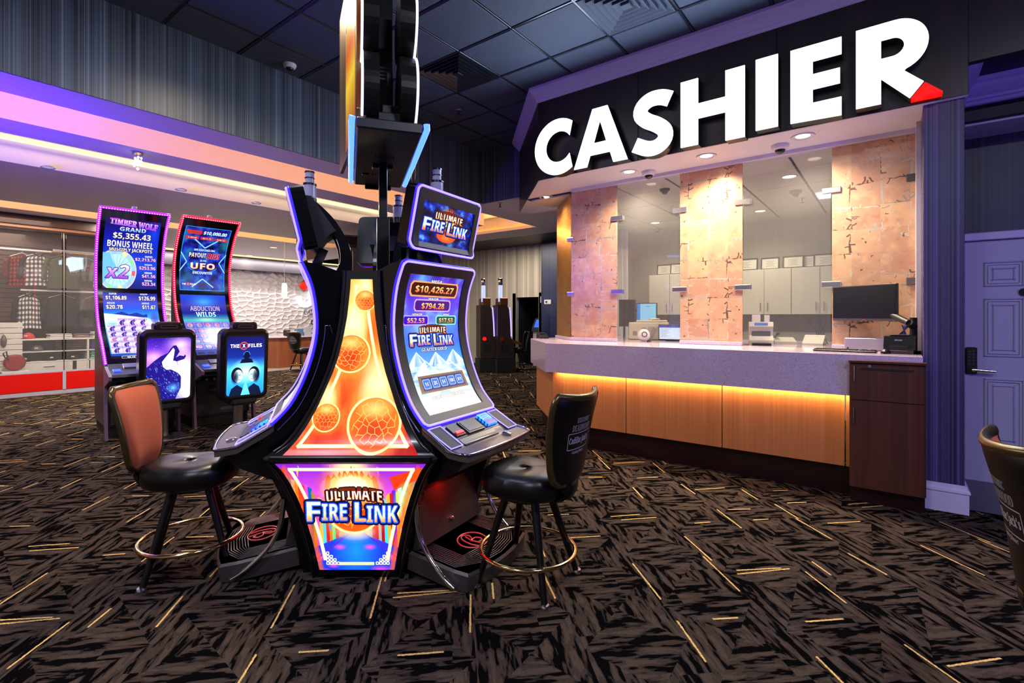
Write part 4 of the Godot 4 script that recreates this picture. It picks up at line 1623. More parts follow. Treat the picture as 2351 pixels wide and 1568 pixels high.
func build_overhead() -> void:
	# two-faced sign on a pole over the bank; +z is its long axis away from the eye
	var fr := -0.31
	var fd := 0.951
	var pl := thing("sign_pole", "square black pole rising from the middle of the slot bank", "pole", RD(RC, DC), turn_to(fr, fd))
	var m := mb()
	m.box(Vector3(0, 1.02, 0), Vector3(0.078, 2.04, 0.078), 0.004)
	obj("sleeve", m, M.black, pl)
	m = mb()
	m.box(Vector3(0, 2.2, 0), Vector3(0.052, 0.40, 0.052), 0.003)
	obj("post", m, M.black, pl)
	var o := thing("overhead_sign", "two-faced overhead slot sign with lit fireball discs and blue tube lights", "sign", RD(RC, DC, 2.395), turn_to(fr, fd))
	m = mb()
	m.box(Vector3(0, 0.03, 0.0), Vector3(0.345, 0.06, 1.19), 0.008)
	obj("base_tray", m, M.tray if M.has("tray") else M.grey_dark, o)
	m = mb()
	for k in 2:
		for i in 7:
			m.box(Vector3(-0.055 + i * 0.018, -0.003, -0.13 + k * 0.40), Vector3(0.007, 0.006, 0.05 - 0.006 * absf(i - 3)), 0.0)
	obj("vent_slot", m, M.matte, o)
	m = mb()
	m.box(Vector3(0.10, -0.004, 0.28), Vector3(0.045, 0.008, 0.03), 0.002)
	m.box(Vector3(0, -0.01, 0.06), Vector3(0.13, 0.02, 0.05), 0.003)
	m.box(Vector3(0, -0.012, 0.585), Vector3(0.19, 0.03, 0.03), 0.003)
	obj("socket", m, M.black, o)
	for s in [-1.0, 1.0]:
		m = mb()
		m.tube(PackedVector3Array([Vector3(s * 0.192, 0.055, -0.60), Vector3(s * 0.197, 0.03, -0.585), Vector3(s * 0.197, 0.02, 0.0), Vector3(s * 0.197, 0.02, 0.58)]), 0.017, 10)
		obj("tube_light", m, glow(Color(0.25, 0.42, 1.0), 4.0), o)
		# face panel with its print, its far end swung outwards
		var fx := Transform3D(Basis(Vector3.UP, s * 0.11), Vector3(s * 0.150, 0, -0.36))
		m = mb()
		m.box(Vector3(s * 0.008, 0.62, 0.46), Vector3(0.03, 1.12, 0.92), 0.004, fx)
		obj("face_panel", m, M.bronze if s > 0 else M.gloss, o)
		m = mb()
		var x: float = s * 0.0245
		var fa := fx * Vector3(x, 0.08, 0.02)
		var fb := fx * Vector3(x, 0.08, 0.50)
		var up := Vector3(0, 1.08, 0)
		if s < 0:
			m.quad(fa, fb, fb + up, fa + up)
		else:
			m.quad(fb, fa, fa + up, fb + up)
		obj("face_art", m, glow(Color.WHITE, 1.0, M.sign_art), o)
		# two stacked discs at the near end
		for d in [[0.265, 0.205, -0.42], [0.66, 0.19, -0.40]]:
			var xf := Transform3D(Basis(Vector3(0, 0, 1), Vector3(0, 1, 0), Vector3(-1, 0, 0)), Vector3(0, d[0], d[2]))
			var c := PackedVector2Array()
			for i in 40:
				c.append(Vector2.from_angle(TAU * i / 40.0) * d[1])
			m = mb()
			m.prism(c, 0.055, 0.14, xf) if s < 0 else m.prism(c, -0.14, -0.055, xf)
			obj("disc", m, M.sparkle, o)
			m = mb()
			var loop := PackedVector3Array()
			for p in c:
				loop.append(Vector3(s * 0.143, d[0] + p.y, d[2] + p.x))
			m.tube(loop, 0.0075, 6, true)
			obj("disc_light", m, glow(Color(0.85, 0.85, 1.0), 2.4), o)
			m = mb()
			for i in 40:
				var p := c[i] * 0.97
				var q := c[(i + 1) % 40] * 0.97
				var ctr := Vector3(s * 0.1415, d[0], d[2])
				var A := Vector3(s * 0.1415, d[0] + p.y, d[2] + p.x)
				var B := Vector3(s * 0.1415, d[0] + q.y, d[2] + q.x)
				var uv := [Vector2(0.5, 0.5), p / d[1] * 0.5 + Vector2(0.5, 0.5), q / d[1] * 0.5 + Vector2(0.5, 0.5)]
				if s > 0:
					m.add3(ctr, B, A, Vector3(1, 0, 0), Vector3(1, 0, 0), Vector3(1, 0, 0), uv[0], uv[2], uv[1])
				else:
					m.add3(ctr, A, B, Vector3(-1, 0, 0), Vector3(-1, 0, 0), Vector3(-1, 0, 0), uv[0], uv[1], uv[2])
			obj("disc_art", m, glow(Color.WHITE, 1.2, M.ball_art), o)
	m = mb()
	m.box(Vector3(0.0, 0.62, 0.12), Vector3(0.09, 1.12, 0.6), 0.004)
	obj("core", m, M.matte, o)
	m = mb()
	m.box(Vector3(-0.02, 0.30, -0.30), Vector3(0.035, 0.30, 0.02), 0.002)
	m.box(Vector3(-0.01, 0.115, -0.46), Vector3(0.20, 0.05, 0.06), 0.006)
	m.box(Vector3(-0.02, 0.17, -0.42), Vector3(0.11, 0.06, 0.05), 0.006)
	m.box(Vector3(0.02, 0.68, -0.28), Vector3(0.10, 0.18, 0.02), 0.002)
	obj("bracket", m, M.grey_dark, o)
	m = mb()
	m.box(Vector3(0.145, 0.085, -0.50), Vector3(0.05, 0.09, 0.06), 0.004)
	obj("end_block", m, M.bronze, o)
	m = mb()
	for i in 4:
		m.box(Vector3(0.0, 0.42 + i * 0.022, -0.27), Vector3(0.075, 0.010, 0.01), 0.0)
	obj("grille", m, M.grey, o)


func pod_materials() -> void:
	M.tray = mat(Color(0.11, 0.11, 0.13), 0.4)
	M.bronze = mat(Color(0.42, 0.34, 0.22), 0.3, 0.8)
	M.sparkle = mat(Color(0.30, 0.28, 0.27), 0.35, 0.5, tex(noise_img(512, 512, 40, 400, 400, 0.1, 1.0)))
	M.sparkle.uv1_scale = Vector3(4, 4, 1)
	var im := canvas(256, 256, Color(0.9, 0.35, 0.08))
	fireball(im, Vector2(128, 128), 110, 50)
	M.ball_art = tex(im)
	im = canvas(256, 320)
	vgrad(im, Rect2i(0, 0, 256, 320), [[0.0, Color(0.12, 0.10, 0.06)], [0.25, Color(0.75, 0.65, 0.1)], [0.45, Color(0.85, 0.35, 0.03)], [0.65, Color(0.95, 0.8, 0.2)], [1.0, Color(0.6, 0.25, 0.02)]])
	fire_logo(im, Vector2(128, 60), 220)
	M.sign_art = tex(im)


# ---------- cashier cage ----------
const UPZ := Transform3D(Vector3(1, 0, 0), Vector3(0, 0, -1), Vector3(0, 1, 0), Vector3.ZERO)   # polygon (-b, a) standing as a plan, pushed upwards


func plan(m: MB, ab: Array, h0: float, h1: float, bev := 0.0) -> void:
	var p := PackedVector2Array()
	for i in range(0, ab.size(), 2):
		p.append(Vector2(-ab[i + 1], ab[i]))
	m.prism(p, h0, h1, UPZ, bev)


func leaf_tex() -> ImageTexture:   # squares of copper leaf with ragged gaps, 1.2 m square
	var W := 1024
	var im := canvas(W, W, Color(0.86, 0.66, 0.50))
	var rng := RandomNumberGenerator.new()
	rng.seed = 19
	var n := 6
	var g := W / n
	for i in n:
		for j in n:
			im.fill_rect(Rect2i(i * g, j * g, g + 4, g + 4), Color(0.86, 0.70, 0.54).lerp(Color(0.78, 0.60, 0.49), rng.randf()))
	clouds(im, Rect2i(0, 0, W, W), 71, 0.03, [Color(0.76, 0.52, 0.40, 0.5), Color(0.95, 0.75, 0.55, 0.0), Color(0.98, 0.82, 0.62, 0.5)], 0.8)
	var gaps := [Color(0.74, 0.71, 0.67), Color(0.62, 0.58, 0.56), Color(0.80, 0.77, 0.70), Color(0.42, 0.31, 0.27)]
	for d in 2:
		for i in n:
			for j in n:
				if rng.randf() < 0.12:
					continue
				var c: Color = gaps[rng.randi() % 4]
				var p := Vector2(i * g, j * g + rng.randf_range(-14, 14)) if d == 0 else Vector2(i * g + rng.randf_range(-14, 14), j * g)
				var st := Vector2(1, 0) if d == 0 else Vector2(0, 1)
				var w := rng.randf_range(2, 6)
				var steps := 22
				for k in steps:
					var q := p + st * g / steps + Vector2(rng.randf_range(-2.5, 2.5), rng.randf_range(-2.5, 2.5)) * (Vector2(0.3, 1) if d == 0 else Vector2(1, 0.3))
					w = clampf(w + rng.randf_range(-4.0, 4.0), 0.5, 20)
					if w > 1.4:
						stroke(im, PackedVector2Array([p, q]), w, c)
					if rng.randf() < 0.16:   # side tear
						var a := PackedVector2Array([p])
						var dir := Vector2(-st.y, st.x) * (1 if rng.randf() < 0.5 else -1) + st * rng.randf_range(-0.6, 0.6)
						for e in rng.randi_range(2, 6):
							a.append(a[e] + dir * rng.randf_range(4, 12) + Vector2(rng.randf_range(-5, 5), rng.randf_range(-5, 5)))
						stroke(im, a, rng.randf_range(3, 12), c)
					p = q
	for i in 110:
		var a := PackedVector2Array([Vector2(rng.randf() * W, rng.randf() * W)])
		for e in rng.randi_range(2, 5):
			a.append(a[e] + Vector2.from_angle(rng.randf() * TAU) * rng.randf_range(4, 14))
		stroke(im, a, rng.randf_range(2, 8), gaps[rng.randi() % 4])
	return tex(im)


func letter_poly(ch: String) -> Array:   # [outer, holes]
	var arc := func(c: Vector2, r: float, a0: float, a1: float, n: int) -> PackedVector2Array:
		var p := PackedVector2Array()
		for i in n + 1:
			p.append(c + Vector2.from_angle(lerpf(a0, a1, i / float(n))) * r)
		return p
	match ch:
		"C":
			var p: PackedVector2Array = arc.call(Vector2(-2.905, 3.253), 0.302, 0.94, TAU - 0.94, 34)
			var q: PackedVector2Array = arc.call(Vector2(-2.895, 3.253), 0.165, TAU - 0.62, 0.62, 28)
			p.append_array(q)
			return [p, []]
		"A":
			return [pts([-2.704, 2.966, -2.485, 3.553, -2.315, 3.553, -2.096, 2.966, -2.25, 2.966, -2.287, 3.078, -2.513, 3.078, -2.55, 2.966]), [pts([-2.472, 3.198, -2.328, 3.198, -2.40, 3.42])]]
		"S":
			var s := spline(pts([-1.672, 3.448, -1.76, 3.486, -1.865, 3.488, -1.945, 3.44, -1.962, 3.365, -1.90, 3.295, -1.80, 3.235, -1.725, 3.165, -1.722, 3.085, -1.79, 3.028, -1.89, 3.024, -2.02, 3.085]), 50)
			var l := PackedVector2Array()
			var r := PackedVector2Array()
			for i in s.size():
				var t := (s[mini(i + 1, s.size() - 1)] - s[maxi(i - 1, 0)]).normalized()
				l.append(s[i] + Vector2(-t.y, t.x) * 0.071)
				r.append(s[i] - Vector2(-t.y, t.x) * 0.071)
			r.reverse()
			l.append_array(r)
			return [l, []]
		"H":
			return [pts([-1.571, 2.966, -1.571, 3.566, -1.415, 3.566, -1.415, 3.335, -1.18, 3.335, -1.18, 3.562, -1.022, 3.562, -1.022, 2.95, -1.18, 2.95, -1.18, 3.20, -1.415, 3.20, -1.415, 2.966]), []]
		"I":
			return [pts([-0.936, 2.98, -0.936, 3.578, -0.768, 3.578, -0.768, 2.98]), []]
		"E":
			return [pts([-0.676, 2.978, -0.676, 3.57, -0.328, 3.57, -0.328, 3.438, -0.52, 3.438, -0.52, 3.335, -0.338, 3.335, -0.338, 3.215, -0.52, 3.215, -0.52, 3.108, -0.328, 3.108, -0.328, 2.965]), []]
	var o := pts([-0.236, 2.987, -0.236, 3.579, 0.0, 3.579])
	o.append_array(arc.call(Vector2(0.0, 3.388), 0.191, PI / 2 - 0.15, -PI / 2 + 0.35, 18))
	o.append_array(pts([0.052, 3.195, 0.163, 3.085, 0.085, 2.986, -0.082, 3.17, -0.082, 2.987]))
	var hh := pts([-0.082, 3.455, -0.015, 3.455])
	hh.append_array(arc.call(Vector2(-0.015, 3.387), 0.068, PI / 2 - 0.2, -PI / 2 + 0.2, 10))
	hh.append_array(pts([-0.015, 3.319, -0.082, 3.319]))
	return [o, [hh]]


func downlight(label: String, p: Vector3, r: float, c: Color, e: float, group: String, lit := 3.0) -> void:
	var o := thing("downlight", label, "ceiling light", p, 0.0, group)
	var m := mb()
	m.lathe(PackedVector2Array([Vector2(r * 0.78, 0.012), Vector2(r * 0.80, -0.004), Vector2(r * 0.98, -0.008), Vector2(r, 0.0)]), 28)
	obj("trim_ring", m, M.white, o)
	m = mb()
	m.lathe(PackedVector2Array([Vector2(0, -0.002), Vector2(r * 0.80, 0.002)]), 28)
	obj("lens", m, glow(c, lit), o)
	if e > 0.0:
		spot(p - Vector3(0, 0.03, 0), Vector3.DOWN, c, e, 75.0, r * 0.7)


func dome_camera(label: String, p: Vector3, r: float, tint: Color, group := "") -> void:
	var o := thing("dome_camera", label, "security camera", p, 0.0, group)
	var m := mb()
	m.lathe(PackedVector2Array([Vector2(0, -r * 0.62), Vector2(r * 0.66, -r * 0.60), Vector2(r * 0.9, -r * 0.42), Vector2(r, -r * 0.15), Vector2(r, 0), Vector2(0, 0)]), 24)
	obj("housing", m, mat(tint, 0.4), o)
	m = mb()
	var q := PackedVector2Array()
	for i in 9:
		var a := PI / 2 * i / 8.0
		q.append(Vector2(sin(a) * r * 0.58, -r * 0.58 - cos(a) * r * 0.5))
	m.lathe(q, 24)
	obj("bubble", m, M.black, o)


func sprinkler(label: String, p: Vector3) -> void:
	var o := thing("sprinkler", label, "sprinkler", p, 0.0, "fire sprinklers")
	var m := mb()
	m.lathe(PackedVector2Array([Vector2(0, -0.01), Vector2(0.035, -0.008), Vector2(0.04, 0.0)]), 16)
	obj("cup", m, M.steel, o)
	m = mb()
	m.cyl(0.008, -0.06, -0.01, 10)
	m.lathe(PackedVector2Array([Vector2(0, -0.066), Vector2(0.026, -0.064), Vector2(0.026, -0.060), Vector2(0, -0.060)]), 12)
	obj("head", m, M.grey_dark, o)


func vent(label: String, p: Vector3, mt: Material) -> void:
	var o := thing("air_vent", label, "vent", p, 0.0, "square ceiling air vents")
	for k in 5:
		var s := 0.305 - k * 0.054
		var m := mb()
		var path := PackedVector3Array([Vector3(-s, 0, -s), Vector3(s, 0, -s), Vector3(s, 0, s), Vector3(-s, 0, s)])
		m.sweep(path, PackedVector2Array([Vector2(0.0, 0.03), Vector2(0.0, -0.008), Vector2(-0.008, -0.010), Vector2(-0.054, 0.022)]), true)
		obj("louvre_ring", m, mt, o)
	var c := boxm(Vector3(0, 0.006, 0), Vector3(0.078, 0.03, 0.078), 0.003)
	obj("centre_plate", c, mt, o)


func build_cashier() -> void:
	# bulkhead of dark wood boards over the counter
	var bd := shell("wall_sign", "dark brown wood bulkhead that carries the lit sign", "bulkhead")
	for q in [[3.25, 2.04], [2.036, 0.80], [0.796, -0.41]]:
		var m := mb()
		m.box(P(4.77, (q[0] + q[1]) / 2, 3.5), Vector3(q[0] - q[1], 1.06, 0.06), 0.002)
		struct("board", m, M.wood_board, bd)
	var m := mb()
	m.box(P(4.77, -2.7, 3.62), Vector3(4.58, 0.86, 0.06), 0.002)
	plan(m, [4.74, 3.25, 5.975, 4.43, 5.975, 4.30, 4.80, 3.20], H_SIGN, H_MAIN + 0.05)
	struct("board", m, M.wood_board, bd)
	m = mb()
	plan(m, [4.75, -0.41, 4.75, 3.245, 5.97, 4.41, 6.2, 4.41, 6.2, -0.41], H_SIGN - 0.002, H_SIGN + 0.2)
	struct("trim_8", m, M.soffit, null, "pale soffit with downlights under the sign bulkhead", "soffit")
	m = mb()
	var crown := PackedVector2Array([Vector2(0.11, 0.0), Vector2(0.11, -0.025), Vector2(0.095, -0.035), Vector2(0.08, -0.06), Vector2(0.055, -0.085), Vector2(0.035, -0.10), Vector2(0.03, -0.115), Vector2(0.015, -0.12), Vector2(0.012, -0.14), Vector2(0.0, -0.145)])
	m.sweep(PackedVector3Array([P(5.975, 4.43, H_MAIN), P(4.74, 3.25, H_MAIN), P(4.74, -4.9, H_MAIN)]), _mirror(crown))
	struct("trim_9", m, M.trim, null, "pale pink stepped crown moulding along the top of the sign bulkhead", "moulding")
	# pier at the right of the counter
	m = mb()
	slab(m, 4.79, 5.62, -0.395, -0.165, 0, H_SIGN + 0.2, 0.004)
	struct("wall_column", m, M.stripe_violet, null, "violet striped pier right of the counter", "column")
	var base := PackedVector2Array([Vector2(0, 0.20), Vector2(0.012, 0.195), Vector2(0.014, 0.175), Vector2(0.028, 0.165), Vector2(0.03, 0.148), Vector2(0.022, 0.14), Vector2(0.022, 0.0)])
	m = mb()
	m.sweep(PackedVector3Array([P(5.62, -0.395), P(4.79, -0.395), P(4.79, -0.15)]), base)
	struct("baseboard_right", m, M.trim, null, "tall pale moulded baseboard round the foot of the violet pier", "baseboard")
	m = mb()
	slab(m, 5.15, 5.40, -0.165, -0.135, 1.12, H_SIGN)
	slab(m, 5.30, 5.42, -0.185, 3.15, H_SIGN - 0.035, H_SIGN)
	struct("trim_10", m, M.trim, null, "pale jamb and head strip round the teller glass", "trim")

	# teller glass
	var lt := leaf_tex()
	var k := 0
	for q in [[3.174, 2.560, 1, 0.0], [2.552, 1.836, 0, 0], [1.828, 1.206, 1, 0.43], [1.198, 0.461, 0, 0], [0.453, -0.135, 1, 0.71]]:
		k += 1
		var y0: float = 1.155 if q[2] == 1 else 1.165
		var o := shell("window_%d" % k, ["", "copper leaf glass panel at the left of the teller windows", "left clear teller window between copper leaf panels", "copper leaf glass panel between the two clear windows", "right clear teller window beside the black monitor", "wide copper leaf glass panel behind the black monitor"][k], "glass panel")
		m = mb()
		m.box(P(5.36, (q[0] + q[1]) / 2, (y0 + 2.935) / 2), Vector3(q[0] - q[1], 2.935 - y0, 0.012))
		if q[2] == 1:
			var lm := mat(Color(1, 1, 1), 0.32, 0.35, lt)
			lm.uv1_scale = Vector3(0.82, 0.82, 1)
			lm.uv1_offset = Vector3(q[3], q[3] * 1.7, 0)
			struct("leaf_sheet", m, lm, o)
			var cb := mb()
			cb.box(P(5.36, (q[0] + q[1]) / 2, 1.139), Vector3(q[0] - q[1], 0.034, 0.06), 0.003)
			struct("sill", cb, M.stone, o)
		else:
			struct("pane", m, M.glass, o)
	var ag := shell("window_6", "angled copper leaf glass panel at the left end of the cage", "glass panel")
	m = mb()
	m.box(Vector3.ZERO, Vector3(0.79, 1.78, 0.012), 0.0, Transform3D(Basis(Vector3.UP, 0), P(5.645, 3.455, 2.045)) * Transform3D(Basis(Vector3.UP, -PI / 4), Vector3.ZERO))
	var am := mat(Color(0.95, 0.82, 0.52), 0.22, 0.75, lt)
	am.uv1_scale = Vector3(0.82, 0.82, 1)
	am.uv1_offset = Vector3(0.2, 0.5, 0)
	struct("leaf_sheet", m, am, ag)
	m = mb()
	m.box(Vector3.ZERO, Vector3(0.79, 0.034, 0.06), 0.003, Transform3D(Basis(Vector3.UP, -PI / 4), P(5.645, 3.455, 1.139)))
	struct("sill", m, M.stone, ag)
	k = 0
	for b in [2.556, 1.832, 1.202, 0.457]:
		for h in [2.55, 1.70]:
			var o := thing("glass_clip", "steel clip on the %s joint of the teller glass, %s row" % [["first", "second", "third", "fourth"][k], "upper" if h > 2 else "lower"], "clip", P(5.345, b, h), 0.0, "steel clips joining the teller glass")
			obj("plate", boxm(Vector3(0, 0, 0), Vector3(0.15, 0.052, 0.016), 0.004), M.steel, o)
			obj("back_plate", boxm(Vector3(0, 0, -0.032), Vector3(0.15, 0.052, 0.016), 0.004), M.steel, o)
		k += 1
	for h in [2.57, 1.705]:
		var o := thing("glass_clip", "steel clip holding the wide copper panel to the right jamb, %s one" % ("upper" if h > 2 else "lower"), "clip", P(5.345, -0.11, h), 0.0, "steel clips joining the teller glass")
		obj("plate", boxm(Vector3.ZERO, Vector3(0.07, 0.06, 0.02), 0.004), M.grey, o)
	for h in [2.36, 1.69]:
		var o := thing("glass_clip", "dark clip on the angled corner of the copper glass, %s one" % ("upper" if h > 2 else "lower"), "clip", P(5.345, 3.178, h), 0.0, "steel clips joining the teller glass")
		obj("plate", boxm(Vector3.ZERO, Vector3(0.09, 0.05, 0.025), 0.004), M.steel, o)

	# counter
	var ct := thing("teller_counter", "long speckled lavender stone counter with a lit wood front under the cashier sign", "counter", P(4.63, 1.5, 0))
	var back := Transform3D(Basis.IDENTITY, -ct.position)
	m = mb()
	plan(m, [4.63, -0.16, 4.63, 3.076, 5.495, 3.885, 6.9, 3.60, 6.9, -0.16], 1.085, 1.12, 0.004)
	_shift(m, back)
	obj("worktop", m, M.stone, ct)
	m = mb()
	plan(m, [4.63, -0.16, 4.63, 3.076, 5.495, 3.885, 5.515, 3.86, 4.66, 3.06, 4.66, -0.16], 0.80, 1.085)
	_shift(m, back)
	obj("apron", m, M.stone, ct)
	for q in [[3.03, 2.155], [2.147, 1.234], [1.226, 0.313], [0.305, -0.16]]:
		m = mb()
		m.box(P(4.72, (q[0] + q[1]) / 2, 0.52) - ct.position, Vector3(q[0] - q[1], 0.57, 0.03), 0.002)
		obj("wood_panel", m, M.wood_front, ct)
	m = mb()
	plan(m, [4.71, 3.035, 5.54, 3.82, 5.56, 3.80, 4.73, 3.01], 0.235, 0.80)
	_shift(m, back)
	obj("wood_panel", m, M.wood_front, ct)
	m = mb()
	plan(m, [4.775, -0.16, 4.775, 3.0, 5.58, 3.76, 5.62, 3.72, 4.82, 2.98, 4.82, -0.16], 0.0, 0.24)
	_shift(m, back)
	obj("kick_board", m, M.kick, ct)
	m = mb()
	m.box(P(4.672, 1.47, 0.803) - ct.position, Vector3(3.0, 0.010, 0.016), 0.002)
	obj("light_strip", m, glow(Color(1.0, 0.72, 0.38), 2.0), ct)
	area(P(4.672, 1.47, 0.793), P(0.35, 0, -1), Vector2(3.0, 0.016), Color(1.0, 0.80, 0.55), 1.1)

	# dark drop cabinet at the right end
	var cb := thing("drop_cabinet", "dark wood drop cabinet with slot and two doors at the counter's right end", "cabinet", P(4.60, 0.05, 0))
	m = boxm(Vector3(0, 0.60, -0.02), Vector3(0.452, 0.955, 0.05), 0.002)
	m.box(Vector3(0, 1.07, 0.0), Vector3(0.456, 0.018, 0.10), 0.002)
	obj("carcass", m, M.wood_dark, cb)
	var d := mb()
	d.box(Vector3(0, 0.92, 0.015), Vector3(0.44, 0.275, 0.02), 0.002)
	var du := obj("door", d, M.wood_dark, cb)
	obj("slot", boxm(Vector3(0.0, 1.015, 0.026), Vector3(0.31, 0.014, 0.004), 0.001), M.matte, du)
	var lk := mb()
	lk.cyl(0.011, 0, 0.01, 14, at(Vector3(-0.10, 1.038, 0.024), PI / 2))
	obj("lock", lk, M.steel, du)
	obj("handle", boxm(Vector3(-0.192, 0.98, 0.05), Vector3(0.010, 0.115, 0.010), 0.003), M.chrome, du)
	d = boxm(Vector3(0, 0.45, 0.015), Vector3(0.44, 0.655, 0.02), 0.002)
	var dl := obj("door", d, M.wood_dark, cb)
	obj("handle", boxm(Vector3(-0.195, 0.66, 0.05), Vector3(0.010, 0.12, 0.010), 0.003), M.chrome, dl)
	obj("kick_board", boxm(Vector3(0, 0.06, -0.06), Vector3(0.44, 0.12, 0.05), 0.002), M.kick, cb)

	# lit sign
	var sg := thing("cashier_sign", "huge white glowing channel letters reading CASHIER with a red corner on the R", "sign", P(4.74, 1.4, 3.25))
	var go := Transform3D(Basis.IDENTITY, -sg.position)
	M.sign_white = glow(Color(0.93, 0.96, 1.0), 2.6)
	for ch in "CASHIER":
		var lp := letter_poly(ch)
		var can := mb()
		var zf := Transform3D(Basis.IDENTITY, Vector3(0, 0, -sg.position.z))
		can.prism(lp[0], -4.738, -4.628, go, 0.0, lp[1])
		var lo := obj("letter", can, M.can_side, sg)
		lo.set_meta("label", "letter " + ch)
		var fc := mb()
		fc.prism(lp[0], -4.628, -4.616, go, 0.0, lp[1])
		obj("face", fc, M.sign_white, lo)
		if ch == "R":
			var rc := mb()
			rc.prism(pts([0.093, 2.985, 0.268, 2.985, 0.170, 3.078]), -4.73, -4.616, go)
			var ro := obj("corner", rc, glow(Color(1.0, 0.07, 0.03), 1.0), lo)
			ro.set_meta("label", "red triangular corner")
	area(P(4.55, 1.47, 3.26), P(-1, 0, 0), Vector2(3.3, 0.5), Color(0.78, 0.87, 1.0), 7.0)
	var wl := Color(1.0, 0.91, 0.80)
	var nm := ["leftmost downlight under the sign, on the angled end of the soffit", "second downlight from the left under the letter S", "third downlight from the left under the letters H and I", "rightmost downlight under the letter E"]
	k = 0
	for q in [[5.45, 3.60], [5.05, 2.274], [5.01, 1.455], [4.97, 0.633]]:
		downlight(nm[k], P(q[0], q[1], H_SIGN - 0.003), 0.095, wl, 5.2, "round downlights under the sign", 5.0)
		k += 1
	dome_camera("white dome camera between the second and third downlights under the sign", P(5.164, 2.10, H_SIGN - 0.002), 0.075, Color(0.85, 0.83, 0.85), "dome cameras under the sign")
	dome_camera("white dome camera beside the rightmost downlight under the sign", P(5.10, 0.83, H_SIGN - 0.002), 0.075, Color(0.85, 0.83, 0.85), "dome cameras under the sign")
	vent("blue-lit square air vent in the dark ceiling beside the sign", P(3.9, 1.78, H_MAIN), M.ceil)
	vent("dark square air vent in the ceiling behind the overhead sign", P(3.9, 3.71, H_MAIN), M.ceil_grid)

	# door recess at the right
	var dr := shell("door_1", "white six-panel door with a keypad lock in the dark recess at right", "door")
	m = mb()
	m.box(P(5.84, -0.86, 1.025), Vector3(0.92, 2.05, 0.04), 0.003)
	struct("leaf", m, M.door_white, dr)
	for q in [[-0.72, 1.765, 0.215], [-0.72, 1.315, 0.50], [-0.72, 0.60, 0.58], [-1.07, 1.765, 0.215], [-1.07, 1.315, 0.50], [-1.07, 0.60, 0.58]]:
		var pn := mb()
		var xf := Transform3D(Basis.IDENTITY, P(5.819, q[0], q[1]))
		pn.prism(rrect(0.25, q[2], 0.004, 1), -0.01, 0.012, xf, 0.012, [rrect(0.19, q[2] - 0.06, 0.004, 1)])
		pn.prism(rrect(0.17, q[2] - 0.08, 0.004, 1), -0.01, 0.010, xf, 0.025)
		struct("door_panel", pn, M.door_white, dr)
	var lkb := obj("lock", boxm(P(5.81, -0.52, 1.03), Vector3(0.075, 0.23, 0.03), 0.008), M.black, dr)
	lkb.set_meta("label", "black keypad lock")
	m = mb()
	for i in 5:
		for j in 2:
			m.box(P(5.793, -0.508 - j * 0.024, 1.11 - i * 0.026), Vector3(0.014, 0.014, 0.006), 0.002)
	obj("keypad", m, M.grey, lkb)
	m = mb()
	m.rod(P(5.80, -0.53, 0.955), P(5.74, -0.53, 0.955), 0.013)
	m.rod(P(5.745, -0.52, 0.957), P(5.745, -0.665, 0.95), 0.010)
	obj("lever", m, M.chrome, lkb)
	m = mb()
	m.cyl(0.03, 0, 0.02, 20, at(P(5.815, -0.84, 1.61), PI / 2))
	obj("viewer", m, M.matte, dr)
	m = mb()
	slab(m, 5.78, 5.88, -1.5, -0.30, 2.055, 2.12, 0.006)
	struct("trim_11", m, M.trim, null, "white head casing above the panel door", "trim")
	m = mb()
	upright(m, 5.86, -0.3, 5.86, -3.0, 2.05, 3.6)
	upright(m, 5.86, -1.33, 5.86, -3.0, 0, 2.05)
	upright(m, 5.62, -0.40, 5.9, -0.40, 0, 3.6)
	struct("wall_recess", m, M.stripe_dark, null, "dark striped wall above the white panel door", "wall")
	m = mb()
	slab(m, 4.80, 6.0, -4.9, -0.41, 3.42, 3.55)
	struct("trim_12", m, mat(Color(0.12, 0.11, 0.16), 0.5), null, "dark ceiling of the door recess behind the sign bulkhead", "ceiling")
	m = mb()
	var cr2 := PackedVector2Array()
	for p in crown:
		cr2.append(p * 1.35)
	m.sweep(PackedVector3Array([P(4.84, -0.40, 3.42), P(5.86, -0.40, 3.42), P(5.86, -3.0, 3.42)]), _mirror(cr2))
	struct("trim_13", m, M.trim, null, "shadowed crown moulding round the door recess", "moulding")


func _mirror(p: PackedVector2Array) -> PackedVector2Array:   # the same moulding for the right hand of travel, wound the other way
	var q := PackedVector2Array()
	for i in p.size():
		q.append(Vector2(-p[p.size() - 1 - i].x, p[p.size() - 1 - i].y))
	return q


func _shift(m: MB, xf: Transform3D) -> void:
	for i in m.v.size():
		m.v[i] = xf * m.v[i]


